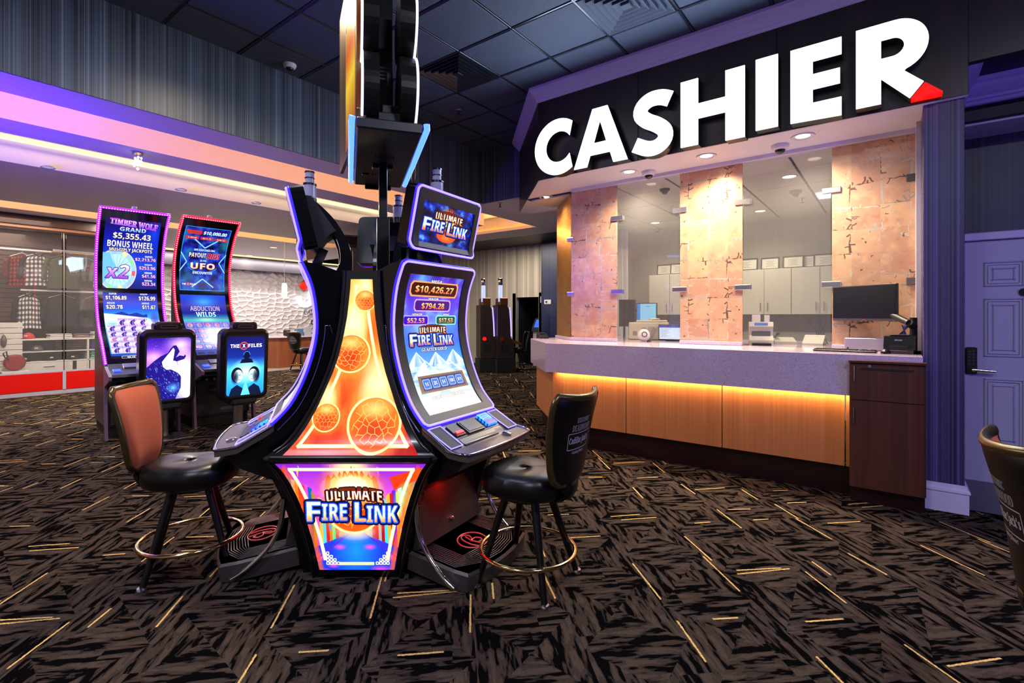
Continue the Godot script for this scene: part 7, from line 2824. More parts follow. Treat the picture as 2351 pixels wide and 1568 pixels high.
func cap(label: String, at_: Vector3, c: Color, turn: float, group := "") -> void:
	var o := thing("baseball_cap", label, "cap", at_, turn, group)
	var m := mb()
	var q := PackedVector2Array()
	for i in 9:
		q.append(Vector2(cos(PI / 2 * i / 8.0) * 0.095, sin(PI / 2 * i / 8.0) * 0.115))
	m.lathe(q, 18)
	obj("crown", m, mat(c, 0.8), o)
	m = mb()
	m.prism(pts([-0.085, 0.05, -0.06, 0.13, 0.0, 0.155, 0.06, 0.13, 0.085, 0.05, 0, 0.07]), 0.0, 0.008, Transform3D(Basis(Vector3(1, 0, 0), Vector3(0, -0.12, 1), Vector3(0, 1, 0.12)), Vector3(0, 0.012, 0)))
	obj("visor", m, mat(c.lightened(0.06), 0.7), o)
	obj("patch", boxm(Vector3(0, 0.055, 0.083), Vector3(0.05, 0.03, 0.006), 0.002), mat(Color(0.8, 0.78, 0.75), 0.7), o)


func build_shop() -> void:
	var B := 12.2
	var sh := shell("wall_shop", "glass shop front with red base panels at the far left", "shop front")
	for q in [[-4.0, 2.30], [2.36, 3.6]]:
		var m := mb()
		slab(m, q[0], q[1], B, B + 0.08, 0.075, 0.40, 0.004)
		struct("red_panel", m, M.red_panel, sh)
		m = mb()
		slab(m, q[0], q[1], B + 0.02, B + 0.032, 0.42, 3.0)
		struct("pane", m, M.glass, sh)
	var m := mb()
	slab(m, -4.0, 3.6, B + 0.01, B + 0.09, 0.0, 0.075)
	slab(m, 2.305, 2.355, B - 0.004, B + 0.08, 0.075, 0.41)
	slab(m, -4.0, 3.6, B + 0.0, B + 0.06, 0.40, 0.425)
	struct("base_rail", m, mat(Color(0.66, 0.64, 0.68), 0.4), sh)
	m = mb()
	slab(m, 2.322, 2.338, B + 0.015, B + 0.037, 0.42, 3.0)
	struct("glass_joint", m, M.steel, sh)
	m = mb()
	slab(m, -4.0, 3.7, 11.98, 12.3, 3.02, 3.2)
	struct("trim_16", m, wood(Color(0.30, 0.22, 0.20), Color(0.16, 0.12, 0.11), 9, 0.5), null, "brown striped fascia over the shop glass", "fascia")
	m = mb()
	slab(m, -4.0, 3.7, 12.05, 12.32, 2.97, 3.02)
	struct("trim_17", m, mat(Color(0.80, 0.62, 0.50), 0.5), null, "peach coloured head rail of the shop glass", "trim")
	m = mb()
	upright(m, 3.7, 15.9, 3.7, 12.0, 0, 3.2)
	upright(m, -4.0, 14.2, 3.7, 14.2, 0, 3.2)
	struct("wall_shop_back", m, mat(Color(0.34, 0.25, 0.21), 0.6), null, "brown slatted back wall of the shop", "wall")
	var sl := shell("trim_18", "brown wall slats behind the hanging clothes", "slats")
	for i in 22:
		m = mb()
		slab(m, -1.0, 3.68, 14.17, 14.2, 0.85 + i * 0.095, 0.85 + i * 0.095 + 0.08, 0.004)
		struct("slat", m, M.slat, sl)
	area(P(1.6, 13.0, 3.10), Vector3.DOWN, Vector2(4.0, 1.0), Color(1.0, 0.95, 0.88), 7.0)
	# shelf unit
	var u := thing("shop_shelf", "white shop shelf unit with drawers full of folded clothes behind the glass", "shelf unit", P(2.7, 13.0, 0), PI / 2)   # +z to the hall, +x to larger a
	var x0 := -0.95
	for e in [["top_board", 0.985, 0.03], ["shelf_board", 0.755, 0.02], ["shelf_board", 0.565, 0.02], ["bottom_board", 0.36, 0.03]]:
		obj(e[0], boxm(Vector3(0.02, e[1], 0), Vector3(1.94, e[2], 0.46), 0.003), M.cab_white, u)
	for x in [-0.95, 0.10, 0.99]:
		obj("divider", boxm(Vector3(x, 0.66, 0), Vector3(0.03, 0.65, 0.46), 0.003), M.cab_white, u)
	obj("back_board", boxm(Vector3(0.02, 0.66, -0.22), Vector3(1.94, 0.65, 0.02), 0.002), mat(Color(0.55, 0.53, 0.52), 0.6), u)
	for q in [[-0.53, 0.80], [0.0, 0.18], [0.42, 0.60], [0.86, 0.24]]:
		var dr := obj("drawer", boxm(Vector3(q[0], 0.465, 0.235), Vector3(q[1] - 0.02, 0.17, 0.02), 0.003), M.cab_white, u)
		if q[1] > 0.3:
			obj("handle", boxm(Vector3(q[0] + 0.05, 0.475, 0.255), Vector3(0.16, 0.012, 0.016), 0.004), M.steel, dr)
	var g := "folded clothes on the shop shelf"
	var sp := func(x: float, y: float, z := 0.05) -> Vector3: return P(2.7 + x, 13.0 - z, y)
	stack("white folded towels on the shelf top, left pile", sp.call(-0.30, 1.001), 0.34, 3, 0.028, Color(0.88, 0.87, 0.85), g)
	stack("white folded towels on the shelf top, right pile", sp.call(0.36, 1.001), 0.34, 4, 0.028, Color(0.90, 0.89, 0.86), g)
	stack("grey folded shirts on the shelf top between the towels", sp.call(0.03, 1.001), 0.20, 3, 0.026, Color(0.42, 0.42, 0.45), g)
	stack("dark grey folded sweaters on the upper shelf", sp.call(-0.16, 0.766), 0.46, 5, 0.036, Color(0.16, 0.15, 0.16), g)
	stack("blue folded jeans in the right upper compartment", sp.call(0.38, 0.766), 0.46, 6, 0.032, Color(0.06, 0.20, 0.48), g)
	stack("dark folded shirts beside the blue jeans", sp.call(0.80, 0.766), 0.26, 4, 0.04, Color(0.10, 0.10, 0.14), g)
	stack("mint green folded towels in the right lower compartment", sp.call(0.34, 0.576), 0.40, 4, 0.040, Color(0.45, 0.74, 0.66), g)
	stack("red folded shirts beside the mint towels", sp.call(0.72, 0.576), 0.28, 4, 0.034, Color(0.62, 0.07, 0.06), g)
	cap("red and white cap at the left end of the shelf top", sp.call(-0.74, 1.001), Color(0.72, 0.12, 0.12), PI / 2 - 0.6)
	cap("patterned grey cap on the upper shelf", sp.call(-0.62, 0.766), Color(0.34, 0.32, 0.33), PI / 2 - 0.3)
	cap("black cap at the left of the lower shelf", sp.call(-0.80, 0.576), Color(0.03, 0.03, 0.03), PI / 2, "black caps on the lower shelf")
	cap("black cap in the middle of the lower shelf", sp.call(-0.45, 0.576), Color(0.035, 0.03, 0.03), PI / 2 + 0.3, "black caps on the lower shelf")
	cap("black cap at the right of the lower shelf, beside the divider", sp.call(-0.09, 0.576), Color(0.03, 0.03, 0.035), PI / 2 - 0.3, "black caps on the lower shelf")
	# rails and hanging clothes
	for e in [["garment_rail", 2.70, 1.5, 2.35, "white clothes rail at left, under the shop's ceiling"], ["garment_rail", 2.74, 2.37, 3.55, "white clothes rail at right, under the shop's ceiling"], ["garment_rail", 1.93, 1.9, 3.4, "lower white clothes rail over the shelf unit"]]:
		var r := thing(e[0], e[4], "rail", P((e[2] + e[3]) / 2, 13.3, e[1]))
		obj("bar", boxm(Vector3.ZERO, Vector3(0.03, 0.035, e[3] - e[2]), 0.006), M.white, r)
		for s in [-1.0, 1.0]:
			obj("bracket", boxm(Vector3(-0.43, 0, s * (e[3] - e[2]) * 0.4), Vector3(0.86, 0.02, 0.02), 0.003), M.steel, r)
	var red := mat(Color.WHITE, 0.85, 0.0, plaid(Color(0.65, 0.06, 0.06), Color(0.03, 0.02, 0.02), Color(0.3, 0.02, 0.02), 8))
	var bw := mat(Color.WHITE, 0.85, 0.0, plaid(Color(0.86, 0.86, 0.86), Color(0.04, 0.04, 0.05), Color(0.4, 0.4, 0.4), 7))
	var bk := mat(Color.WHITE, 0.85, 0.0, plaid(Color(0.05, 0.05, 0.06), Color(0.8, 0.8, 0.82), Color(0.3, 0.3, 0.32), 8))
	var olive := mat(Color(0.27, 0.30, 0.20), 0.9)
	var black := mat(Color(0.025, 0.025, 0.03), 0.9)
	g = "clothes hanging in the shop"
	garment("red and black plaid shirt hanging at the left of the shop rail", "plaid_shirt", P(1.92, 13.3, 2.66), PI / 2, red, 0.40, 0.60, null, g)
	garment("black and white plaid shirt with a dark collar on the upper rail", "plaid_shirt", P(2.15, 13.25, 2.68), PI / 2, bw, 0.44, 0.62, black, g)
	garment("olive green zip jacket hanging next to the plaid shirt", "fleece_jacket", P(2.52, 13.2, 2.68), PI / 2, olive, 0.52, 0.66, mat(Color(0.2, 0.22, 0.15), 0.9), g)
	garment("black sweatshirt with red arched lettering on the upper rail", "sweatshirt", P(2.88, 13.3, 2.66), PI / 2, black, 0.48, 0.60, null, g)
	garment("dark checked shirt hanging beside the black sweatshirt", "plaid_shirt", P(3.18, 13.25, 2.66), PI / 2, bk, 0.40, 0.60, null, g)
	garment("grey plaid shirt on the lower rail at its left end", "plaid_shirt", P(2.02, 13.3, 1.89), PI / 2, bw, 0.36, 0.66, black, g)
	garment("dark grey jacket on the lower rail in the middle", "fleece_jacket", P(2.5, 13.3, 1.89), PI / 2, mat(Color(0.12, 0.12, 0.13), 0.9), 0.50, 0.62, null, g)
	garment("black shirt on the lower rail near its right end", "sweatshirt", P(3.05, 13.3, 1.89), PI / 2, black, 0.46, 0.64, null, g)
	var sw := get_node("sweatshirt")
	m = mb()
	signtext(m, "DEADWOOD", Vector3(0, -0.20, 0.075), 0.055, 0.0, true, "Droid Serif", 0.30)
	signtext(m, "SD", Vector3(0, -0.28, 0.075), 0.04, 0.0, true, "Droid Serif", 0.14)
	obj("lettering", m, mat(Color(0.70, 0.16, 0.16), 0.8), sw)
	# slat board with bags in the left corner
	var pb := thing("slat_board", "white slatted display board at the left edge of the shop", "display board", P(1.36, 12.75, 0), PI / 2)
	for i in 9:
		obj("slat", boxm(Vector3(0.0, 0.46 + i * 0.10, 0), Vector3(0.98, 0.092, 0.03), 0.006), M.cab_white, pb)
	for e in [[1.30, 0.45, "red satchel at the left, under the slatted board"], [1.72, 0.45, "red satchel with a dark strap beside the shelf unit"]]:
		var bag := thing("satchel", e[2], "bag", P(e[0], 12.55, 0.44), PI / 2, "red bags on the shop floor ledge")
		m = mb()
		m.lathe(PackedVector2Array([Vector2(0, -0.05), Vector2(0.12, -0.045), Vector2(0.15, 0), Vector2(0.12, 0.045), Vector2(0, 0.05)]), 22, at(Vector3(0, 0.15, 0), PI / 2))
		obj("pouch", m, mat(Color(0.50, 0.07, 0.04), 0.5), bag)
		m = mb()
		m.tube(PackedVector3Array([Vector3(-0.12, 0.24, 0), Vector3(-0.15, 0.32, 0.02), Vector3(-0.11, 0.36, 0.03), Vector3(-0.09, 0.2, 0.06)]), 0.012, 6)
		obj("strap", m, M.matte, bag)
		var pl := thing("shop_plinth", "low white plinth under the satchel %s" % ("at left" if e[0] < 1.5 else "beside the shelf unit"), "plinth", P(e[0], 12.55, 0), PI / 2, "low plinths in the shop window")
		obj("block", boxm(Vector3(0, 0.22, 0), Vector3(0.36, 0.44, 0.3), 0.004), M.cab_white, pl)
	for e in [[1.46, 1.20, 0.09, "small blue and yellow charm hanging on the slatted board"], [1.60, 0.98, 0.12, "column of small trinkets hanging on the slatted board"], [1.30, 0.96, 0.10, "bright toy hanging on the slatted board at left"]]:
		var ch := thing("hanging_trinket", e[3], "trinket", P(e[0], 12.70, e[1]), PI / 2, "trinkets on the slatted board")
		m = mb()
		m.lathe(PackedVector2Array([Vector2(0, -e[2]), Vector2(0.03, -e[2] * 0.7), Vector2(0.045, 0), Vector2(0.025, e[2] * 0.7), Vector2(0, e[2])]), 12)
		obj("body", m, mat([Color(0.1, 0.15, 0.5), Color(0.35, 0.3, 0.28), Color(0.7, 0.35, 0.2)][int(e[0] * 10) % 3], 0.5), ch)
		m = mb()
		m.rod(Vector3(0, e[2], 0), Vector3(0, e[2] + 0.04, -0.03), 0.004)
		obj("hook", m, M.steel, ch)


# ---------- reception with the white relief wall ----------
func build_reception() -> void:
	var fl := mb()
	var rng := RandomNumberGenerator.new()
	rng.seed = 3
	var fs := shell("trim_19", "pale grey plank floor before the reception desk", "floor")
	var tones := [M.plank_a, M.plank_b, M.plank_c]
	for i in 16:
		for j in 5:
			fl = mb()
			var a0 := 3.9 + j * 1.2 + 0.6 * (i % 2)
			slab(fl, a0, a0 + 1.195, 12.9 + i * 0.19, 12.9 + i * 0.19 + 0.186, -0.01, 0.008, 0.002)
			struct("plank", fl, tones[rng.randi() % 3], fs)
	# relief wall: pebble cells pressed into plaster
	var A0 := 4.6
	var A1 := 10.2
	var H := 2.78
	var nx := 330
	var ny := 190
	var cs := 0.185
	var rows := []
	var hash2 := func(x: int, y: int) -> Vector2:
		var h := sin(x * 127.1 + y * 311.7) * 43758.5453
		var k := sin(x * 269.5 + y * 183.3) * 43758.5453
		return Vector2(h - floorf(h), k - floorf(k))
	for j in ny:
		var r := PackedVector3Array()
		for i in nx:
			var a := lerpf(A0, A1, i / float(nx - 1))
			var h := H * j / float(ny - 1)
			var p := Vector2(a / (cs * 1.25), h / (cs * 0.72))
			var c := Vector2i(p.floor())
			var d1 := 9.0
			var d2 := 9.0
			for y in range(-1, 2):
				for x in range(-1, 2):
					var q := Vector2(c.x + x, c.y + y) + Vector2(0.15, 0.15) + (hash2.call(c.x + x, c.y + y) as Vector2) * 0.7
					var d := p.distance_to(q)
					if d < d1:
						d2 = d1
						d1 = d
					elif d < d2:
						d2 = d
			var e := clampf((d2 - d1) * 1.6, 0.0, 1.0)
			r.append(P(a, 15.2 + 0.07 * (1.0 - pow(1.0 - e, 2.0)), h))
		rows.append(r)
	var w := mb()
	w.grid(rows)
	upright(w, A0, 15.3, A1, 15.3, 0, H)
	struct("wall_relief", w, mat(Color(0.86, 0.85, 0.85), 0.55), null, "white relief wall of pressed pebble cells behind the reception desk", "wall")
	w = mb()
	slab(w, 3.7, 10.4, 14.9, 15.3, H, 3.2)
	struct("trim_20", w, mat(Color(0.24, 0.22, 0.25), 0.5), null, "dark band above the white relief wall", "band")
	w = mb()
	slab(w, 3.7, 10.4, 14.86, 14.9, 3.15, 3.185)
	struct("trim_21", w, glow(Color(1.0, 0.88, 0.66), 1.5), null, "thin light strip above the dark band", "light strip")
	area(P(7.2, 14.75, 3.05), P(0, 0.5, -1), Vector2(5.5, 0.05), Color(1.0, 0.96, 0.94), 7.0)
	# desk
	var o := thing("reception_desk", "wood reception desk with a pale top before the white relief wall", "desk", P(7.4, 13.7, 0))
	var off := Transform3D(Basis.IDENTITY, -o.position)
	var m := mb()
	plan(m, [6.72, 14.5, 6.66, 13.75, 7.05, 13.45, 9.0, 13.45, 9.0, 14.5], 0.0, 0.84)
	_shift(m, off)
	obj("front", m, M.wood_desk, o)
	m = mb()
	plan(m, [6.67, 14.5, 6.61, 13.73, 7.03, 13.40, 9.05, 13.40, 9.05, 14.5], 0.84, 0.88, 0.004)
	_shift(m, off)
	obj("top", m, M.stone, o)
	o = thing("payment_terminal", "small black screen on the reception desk", "terminal", P(7.35, 13.6, 0.88), 0.6)
	obj("screen", boxm(Vector3(0, 0.09, 0), Vector3(0.20, 0.15, 0.02), 0.004), M.matte, o)
	obj("foot", boxm(Vector3(0, 0.01, -0.02), Vector3(0.12, 0.02, 0.10), 0.003), M.matte, o)
	o = thing("paper_cup", "white paper cup on the reception desk", "cup", P(7.55, 13.55, 0.88))
	m = mb()
	m.lathe(PackedVector2Array([Vector2(0, 0), Vector2(0.05, 0), Vector2(0.065, 0.12), Vector2(0.06, 0.12), Vector2(0.045, 0.01), Vector2(0, 0.01)]), 16)
	obj("wall", m, M.white, o)
	for e in [[7.72, 0.18, 0.20, Color(0.30, 0.42, 0.60), "blue-grey box on the reception desk"], [7.95, 0.22, 0.24, Color(0.62, 0.62, 0.66), "silver box on the reception desk"]]:
		o = thing("desk_box", e[4], "box", P(e[0], 13.62, 0.88), 0.0, "boxes on the reception desk")
		obj("carton", boxm(Vector3(0, e[2] / 2, 0), Vector3(e[1], e[2], 0.18), 0.004), mat(e[3], 0.5), o)
		obj("label_strip", boxm(Vector3(0, e[2] / 2, 0.091), Vector3(e[1] * 0.5, 0.06, 0.003), 0.0), M.white, o)
	make_stool("orange-backed stool standing at the right end of the reception desk", RD(-5.55, 13.2), turn_to(0.3, 0.95), Color(0.78, 0.34, 0.18))
	var lb := thing("logo_sign", "glowing white hook logo with a red diamond and dark lettering on the relief wall", "sign", P(8.7, 15.1, 2.1), PI / 2)   # +x towards larger a, +z to the hall
	m = mb()
	m.box(Vector3(0.02, 0.32, 0.03), Vector3(0.27, 0.27, 0.06), 0.01, Transform3D(Basis(Vector3(0, 0, 1), PI / 4), Vector3(0.23, 0.08, 0)))
	obj("diamond", m, mat(Color(0.80, 0.12, 0.06), 0.4), lb)
	m = mb()
	var jp := spline(pts([-0.16, -0.02, -0.12, -0.20, 0.02, -0.30, 0.18, -0.26, 0.26, -0.12, 0.26, 0.10, 0.26, 0.22]), 26)
	var l := PackedVector2Array()
	var rr := PackedVector2Array()
	for i in jp.size():
		var t := (jp[mini(i + 1, 25)] - jp[maxi(i - 1, 0)]).normalized()
		l.append(jp[i] + Vector2(-t.y, t.x) * 0.075)
		rr.append(jp[i] - Vector2(-t.y, t.x) * 0.075)
	rr.reverse()
	l.append_array(rr)
	m.prism(l, 0.0, 0.08)
	obj("hook", m, glow(Color(0.95, 0.97, 1.0), 1.8), lb)
	m = mb()
	signtext(m, "CADILLAC JACKS", Vector3(0.75, -0.55, 0.06), 0.19, 0.0, false)
	signtext(m, "CASINO", Vector3(0.65, -0.85, 0.06), 0.17, 0.0, true)
	obj("lettering", m, mat(Color(0.03, 0.03, 0.06), 0.5), lb)
	# pendant bulb
	o = thing("pendant_lamp", "slim lit pendant lamp hanging on a thin wire before the relief wall", "lamp", RD(-5.45, 12.0, 1.86))
	m = mb()
	m.lathe(PackedVector2Array([Vector2(0, 0.0), Vector2(0.055, 0.02), Vector2(0.062, 0.10), Vector2(0.062, 0.30), Vector2(0.045, 0.36), Vector2(0, 0.37)]), 18)
	obj("shade", m, glow(Color(1.0, 0.95, 0.85), 1.6), o)
	m = mb()
	m.rod(Vector3(0, 0.36, 0), Vector3(0, 0.46, 0), 0.022)
	m.rod(Vector3(0, 0.46, 0), Vector3(0, 1.33, 0), 0.006)
	obj("wire", m, M.steel, o)


# ---------- ceiling fittings and the back of the hall ----------
func build_back() -> void:
	var k := 0
	for p in [[628, 568], [572, 586], [735, 602]]:
		var d: float = 1150.0 * 1.79 / (729.0 - p[1])
		downlight(["round downlight in the white ceiling left of the pendant lamp", "round downlight beside the red-lit slot machine, at the far ceiling edge", "round downlight above the reception logo"][k], RD((p[0] - 1175.5) * d / 1150.0, d, H_SOFFIT - 0.003), 0.11, Color(1.0, 0.92, 0.80), 1.2, "downlights over the reception", 2.4)
		k += 1
	k = 0
	for p in [[161, 400], [447, 447], [610, 475]]:
		var d: float = 1150.0 * 1.79 / (729.0 - p[1])
		downlight(["small recessed spotlight in the violet soffit at left", "recessed spotlight in the violet soffit above the red-lit machine", "recessed spotlight in the violet soffit near the leaning topper"][k], RD((p[0] - 1175.5) * d / 1150.0, d - 0.3, H_SOFFIT - 0.003), 0.07, Color(0.9, 0.9, 1.0), 2.0, "recessed spotlights in the violet soffit", 0.5)
		k += 1
	var d0 := 1150.0 * 2.6 / (729.0 - 148.0)
	dome_camera("white dome camera alone on the dark ceiling at left", RD((665 - 1175.5) * d0 / 1150.0, d0, H_MAIN), 0.065, Color(0.86, 0.86, 0.9))
	d0 = 1150.0 * 2.6 / (729.0 - 253.0)
	sprinkler("sprinkler on the dark ceiling behind the second air vent", RD((1053 - 1175.5) * d0 / 1150.0, d0, H_MAIN))
	d0 = 1150.0 * 1.79 / (729.0 - 466.0)
	sprinkler("sprinkler on the pale soffit left of the sign's angled end", RD((1148 - 1175.5) * d0 / 1150.0, d0, H_SOFFIT))
	d0 = 1150.0 * 1.79 / (729.0 - 545.0)
	sprinkler("sprinkler on the white ceiling beside the wood column", RD((857 - 1175.5) * d0 / 1150.0, d0, H_SOFFIT))
	downlight("bright downlight on the dark ceiling at the top edge of the photo", P(2.04, 3.83, H_MAIN - 0.003), 0.10, Color(1.0, 0.90, 0.74), 9.0, "", 4.0)
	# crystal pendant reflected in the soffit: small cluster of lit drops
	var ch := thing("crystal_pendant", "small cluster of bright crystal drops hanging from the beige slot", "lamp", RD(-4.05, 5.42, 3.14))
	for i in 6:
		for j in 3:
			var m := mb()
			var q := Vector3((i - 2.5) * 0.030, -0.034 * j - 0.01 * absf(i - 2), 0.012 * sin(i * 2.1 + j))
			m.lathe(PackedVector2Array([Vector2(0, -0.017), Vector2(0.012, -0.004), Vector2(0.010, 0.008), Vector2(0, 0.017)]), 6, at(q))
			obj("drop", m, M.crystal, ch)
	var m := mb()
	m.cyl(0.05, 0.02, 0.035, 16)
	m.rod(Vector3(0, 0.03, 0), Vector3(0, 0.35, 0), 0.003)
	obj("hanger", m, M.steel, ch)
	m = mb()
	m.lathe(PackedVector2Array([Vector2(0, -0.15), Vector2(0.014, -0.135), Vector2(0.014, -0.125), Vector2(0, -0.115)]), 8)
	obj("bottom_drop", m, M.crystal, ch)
	# dark wood column with a capital
	var cl := shell("wall_post", "dark panelled wood column with a moulded capital behind the slot bank", "column", RD(-3.02, 10.0), YAW + 0.35)
	m = mb()
	m.box(Vector3(0, 1.4, 0), Vector3(0.42, 2.8, 0.42), 0.01)
	struct("shaft", m, M.wood_column, cl)
	m = mb()
	m.sweep(PackedVector3Array([Vector3(-0.21, 2.98, 0.21), Vector3(0.21, 2.98, 0.21), Vector3(0.21, 2.98, -0.21), Vector3(-0.21, 2.98, -0.21)]), _mirror(PackedVector2Array([Vector2(0.0, 0.0), Vector2(0.14, 0.0), Vector2(0.14, -0.03), Vector2(0.10, -0.05), Vector2(0.06, -0.12), Vector2(0.02, -0.16), Vector2(0.0, -0.22)])), true)
	m.box(Vector3(0, 2.97, 0), Vector3(0.42, 0.02, 0.42))
	struct("capital", m, M.wood_column, cl)
	m = mb()
	for s in [-1.0, 1.0]:
		m.box(Vector3(s * 0.15, 1.4, 0.213), Vector3(0.03, 2.6, 0.02), 0.006)
	m.box(Vector3(0, 2.68, 0.213), Vector3(0.33, 0.03, 0.02), 0.006)
	struct("panel_moulding", m, M.wood_column, cl)
	# slot machines seen from behind
	for e in [[-0.66, 13.05, "dark slot cabinet seen from behind with a red button light, left of a pair"], [-0.22, 12.95, "dark slot cabinet seen from behind, right of a pair, its lit edge towards the stool"]]:
		var o := thing("slot_cabinet", e[2], "slot machine", RD(e[0], e[1]), turn_to(0.97, 0.25), "slot cabinets seen from behind")   # +z is the players' side
		var xf := Transform3D(Basis(Vector3(0, 0, 1), Vector3(0, 1, 0), Vector3(-1, 0, 0)), Vector3.ZERO)
		m = mb()
		m.prism(pts([-0.22, 0.36, 0.22, 0.36, 0.20, 0.75, 0.12, 0.90, 0.10, 1.55, 0.02, 1.72, -0.22, 1.72]), -0.30, 0.30, xf)
		obj("cabinet", m, M.slot_brown, o)
		obj("base", boxm(Vector3(0, 0.17, 0), Vector3(0.62, 0.34, 0.50), 0.006), M.matte, o)
		m = mb()
		m.prism(pts([0.18, 0.74, 0.40, 0.70, 0.42, 0.74, 0.14, 0.86]), -0.30, 0.30, xf)
		obj("deck", m, M.bronze, o)
		m = mb()
		m.tube(PackedVector3Array([Vector3(-0.30, 0.92, 0.135), Vector3(-0.30, 1.3, 0.12), Vector3(-0.30, 1.66, 0.09)]), 0.018, 6)
		m.tube(PackedVector3Array([Vector3(0.30, 0.92, 0.135), Vector3(0.30, 1.3, 0.12), Vector3(0.30, 1.66, 0.09)]), 0.018, 6)
		obj("edge_light", m, glow(Color(0.65, 0.55, 1.0), 2.0), o)
		m = mb()
		m.box(Vector3(0, 1.80, -0.05), Vector3(0.56, 0.20, 0.20), 0.01)
		obj("topper", m, M.slot_trim, o)
		m = mb()
		m.cyl(0.055, 1.80, 2.22, 16, at(Vector3(-0.16, 0, -0.12)), 0.01)
		obj("candle_tube", m, glow(Color(0.72, 0.75, 1.0), 1.3), o)
		m = mb()
		m.cyl(0.062, 2.22, 2.40, 16, at(Vector3(-0.16, 0, -0.12)), 0.01)
		obj("candle_cap", m, M.chrome, o)
		m = mb()
		m.box(Vector3(-0.302, 1.0, -0.10), Vector3(0.008, 0.9, 0.012))
		m.box(Vector3(-0.302, 0.62, -0.04), Vector3(0.008, 0.20, 0.20), 0.002)
		obj("seam", m, M.matte, o)
		m = mb()
		m.cyl(0.05, 0, 0.03, 16, at(Vector3(-0.303, 0.86, -0.12), 0, 0, PI / 2))
		obj("side_button", m, glow(Color(1.0, 0.1, 0.05), 1.0 if e[0] < -0.5 else 0.05), o)
	# cash machine in the niche
	var am := thing("cash_machine", "blue-lit cash machine standing in the dark niche", "cash machine", P(12.1, 8.10, 0), PI * 0.02)
	m = mb()
	m.box(Vector3(0, 0.5, 0), Vector3(0.42, 1.0, 0.5), 0.01)
	obj("cabinet", m, mat(Color(0.62, 0.63, 0.66), 0.4), am)
	m = mb()
	m.prism(pts([-0.25, 1.0, 0.30, 1.0, 0.30, 1.08, 0.10, 1.38, -0.25, 1.42]), -0.22, 0.22, Transform3D(Basis(Vector3(0, 0, 1), Vector3(0, 1, 0), Vector3(-1, 0, 0)), Vector3.ZERO))
	obj("console", m, mat(Color(0.12, 0.14, 0.2), 0.35), am)
	m = mb()
	m.quad(Vector3(-0.15, 1.12, 0.29), Vector3(0.15, 1.12, 0.29), Vector3(0.15, 1.34, 0.145), Vector3(-0.15, 1.34, 0.145))
	obj("display", m, glow(Color(0.25, 0.45, 1.0), 1.2), am)
	for e in [[1.74, 0.20], [1.49, 0.12]]:
		obj("header", boxm(Vector3(0, e[0], -0.1), Vector3(0.40, e[1] + 0.06, 0.12), 0.01), mat(Color(0.45, 0.46, 0.5), 0.4), am)
		obj("lit_panel", boxm(Vector3(0, e[0], -0.035), Vector3(0.36, e[1], 0.01), 0.002), glow(Color(0.10, 0.12, 1.0), 1.3), am)
		m = mb()
		signtext(m, "ATM", Vector3(0, e[0], -0.028), e[1] * 0.55)
		obj("lettering", m, glow(Color.WHITE, 1.5), am)
	obj("mast", boxm(Vector3(0, 1.5, -0.2), Vector3(0.38, 0.8, 0.08), 0.004), mat(Color(0.3, 0.3, 0.33), 0.4), am)
	var pl := thing("wall_notice", "small pale notice plate beside the cash machine niche", "sign", P(11.58, 7.78, 1.9))
	obj("plate", boxm(Vector3.ZERO, Vector3(0.15, 0.18, 0.012), 0.003), mat(Color(0.75, 0.72, 0.66), 0.5), pl)
	m = mb()
	for i in 3:
		m.box(Vector3(0, 0.05 - i * 0.045, 0.008), Vector3(0.10, 0.02, 0.004))
	obj("print", m, M.grey, pl)
	pl = thing("pier_notice", "small white notice plate on the navy pier", "sign", P(11.285, 7.42, 1.82))
	obj("plate", boxm(Vector3.ZERO, Vector3(0.22, 0.12, 0.012), 0.003), M.white, pl)
	obj("symbol", boxm(Vector3(-0.04, 0, 0.008), Vector3(0.06, 0.06, 0.004), 0.001), M.grey, pl)
	for e in [[0, 9.6, 8.1], [1, 9.3, 6.6]]:
		var rv := thing("round_vent", ["large round vent on the dark ceiling at left above the striped wall", "large round vent on the dark ceiling near the navy pier"][e[0]], "vent", P(e[1], e[2], 3.45), 0.0, "round vents on the dark ceiling")
		m = mb()
		m.lathe(PackedVector2Array([Vector2(0, -0.03), Vector2(0.30, -0.04), Vector2(0.34, -0.015), Vector2(0.36, -0.05), Vector2(0.48, -0.05), Vector2(0.52, 0.0)]), 32)
		obj("disc", m, M.ceil_dark, rv)
	for e in [[-0.5, 5.95, 2.15, "unseen violet lamp box out of view at left, lighting the soffit"], [2.2, -2.6, 1.9, "unseen violet lamp box out of view at right, lighting the pier and counter"]]:  # unseen lamp boxes out of view, placed to light soffit and pier violet
		var st := thing("unseen_violet_lamp", e[3], "slot machine", P(e[0], e[1], 0), 0.0, "unseen violet lamps out of view")
		obj("cabinet", boxm(Vector3(0, e[2] * 0.5 - 0.1, 0), Vector3(0.6, e[2] - 0.2, 0.5), 0.01), M.tall_body, st)
		obj("violet_lamp_box", boxm(Vector3(0, e[2], 0), Vector3(0.7, 0.16, 0.3), 0.01), glow(Color(0.42, 0.25, 1.0), 1.5), st)
	# added fill panels overhead, out of view
	for e in [[0.4, 3.0, "nearest the left wall"], [-1.6, 1.0, "in the middle"], [0.6, -1.4, "at right"], [1.8, 3.1, "just above the picture"]]:
		var hp := thing("added_fill_panel", "added square fill light panel out of view overhead, %s" % e[2], "ceiling light", P(e[0], e[1], H_MAIN - 0.012))
		obj("diffuser", boxm(Vector3.ZERO, Vector3(0.6, 0.015, 0.6), 0.003), glow(Color(0.85, 0.86, 1.0), 2.0), hp)


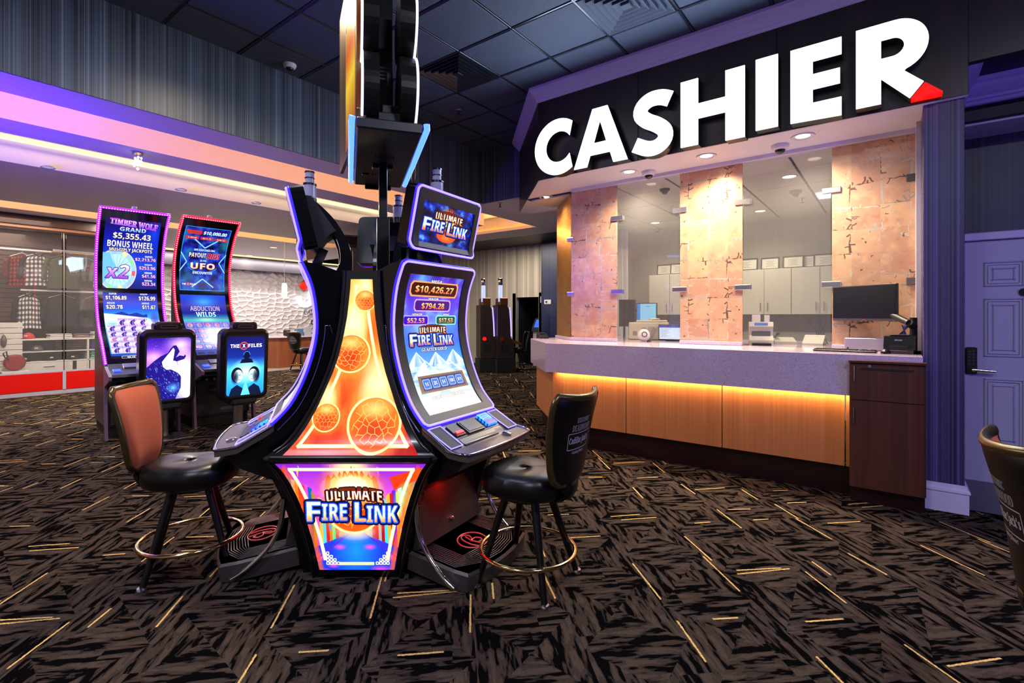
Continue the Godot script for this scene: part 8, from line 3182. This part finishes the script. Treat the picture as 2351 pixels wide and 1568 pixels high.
func back_materials() -> void:
	M.red_panel = mat(Color(0.80, 0.06, 0.03), 0.3)
	M.slat = wood(Color(0.36, 0.25, 0.20), Color(0.25, 0.17, 0.14), 22, 0.55)
	M.plank_a = mat(Color(0.50, 0.48, 0.46), 0.4)
	M.plank_b = mat(Color(0.42, 0.40, 0.39), 0.4)
	M.plank_c = mat(Color(0.58, 0.56, 0.53), 0.4)
	M.wood_column = wood(Color(0.15, 0.10, 0.085), Color(0.09, 0.06, 0.05), 23, 0.4)
	M.slot_brown = mat(Color(0.17, 0.12, 0.115), 0.4)
	M.slot_trim = mat(Color(0.40, 0.24, 0.14), 0.35, 0.5)
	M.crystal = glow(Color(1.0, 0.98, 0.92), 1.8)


func _ready() -> void:
	var cam := Camera3D.new()
	cam.name = "camera"
	cam.projection = Camera3D.PROJECTION_FRUSTUM
	cam.near = 0.05
	cam.far = 100.0
	cam.size = 1568.0 / 1150.0 * 0.05
	cam.frustum_offset = Vector2(0, -55.0 / 1150.0 * 0.05)
	cam.position = Vector3(0, 1.4, 0)
	cam.rotation.y = YAW
	cam.current = true
	add_child(cam)
	var we := WorldEnvironment.new()
	we.name = "surroundings"
	var env := Environment.new()
	env.background_mode = Environment.BG_COLOR
	env.background_color = Color.BLACK
	env.tonemap_mode = Environment.TONE_MAPPER_LINEAR
	env.tonemap_exposure = 1.0
	env.sdfgi_enabled = true
	env.ssao_enabled = true
	env.ssil_enabled = true
	we.environment = env
	add_child(we)
	lights()
	make_materials()
	build_room()
	pod_materials()
	build_pod()
	cashier_materials()
	build_cashier()
	build_cage_inside()
	build_counter_top()
	build_stools()
	build_left_machines()
	back_materials()
	build_shop()
	build_reception()
	build_back()


func lights() -> void:
	var amber := Color(1.0, 0.70, 0.36)
	# strips in the soffit slots, facing the far side of each slot
	area(P(2.0, 5.70, 3.27), P(0, 1, 0.25), Vector2(12.0, 0.05), amber, 3.6)
	area(P(1.7, 10.9, 3.27), P(0, 1, 0.25), Vector2(11.0, 0.05), amber, 4.5)
	area(P(8.06, 8.2, 3.27), P(-1, 0, 0.25), Vector2(5.0, 0.05), amber, 2.8)
	area(P(1.1, 7.98, 3.44), P(0, -0.5, -1), Vector2(10.0, 0.04), Color(1.0, 0.86, 0.60), 3.4)
	# added room fill: panels out of view overhead, soft lamps under the left soffit
	for q in [[0.4, 3.0, 0.2], [-1.6, 1.0, 0.6], [0.6, -1.4, 0.6], [1.8, 3.1, 0.12]]:
		area(P(q[0], q[1], 3.96), Vector3.DOWN, Vector2(0.6, 0.6), Color(0.88, 0.90, 1.0), 16.0 * q[2])
	for q in [[1.5, 9.4], [4.5, 9.4], [6.6, 12.3], [3.0, 12.0]]:
		area(P(q[0], q[1], 3.17), Vector3.DOWN, Vector2(0.3, 0.3), Color(1.0, 0.95, 0.90), 17.0)
	area(P(10.0, 8.0, 3.40), Vector3.DOWN, Vector2(1.0, 1.0), Color(1.0, 0.95, 0.88), 11.0)  # added fill under the dark ceiling, brightens the far striped wall
	# unseen violet lamps out of view, lighting the left soffit and right pier
	area(P(-0.1, 5.95, 2.30), P(0.75, 0.25, 0.75), Vector2(0.6, 0.25), Color(0.36, 0.15, 1.0), 7.0)
	area(P(2.4, -2.5, 1.95), P(1.0, 0.65, -0.05), Vector2(0.7, 0.4), Color(0.50, 0.40, 1.0), 5.0)
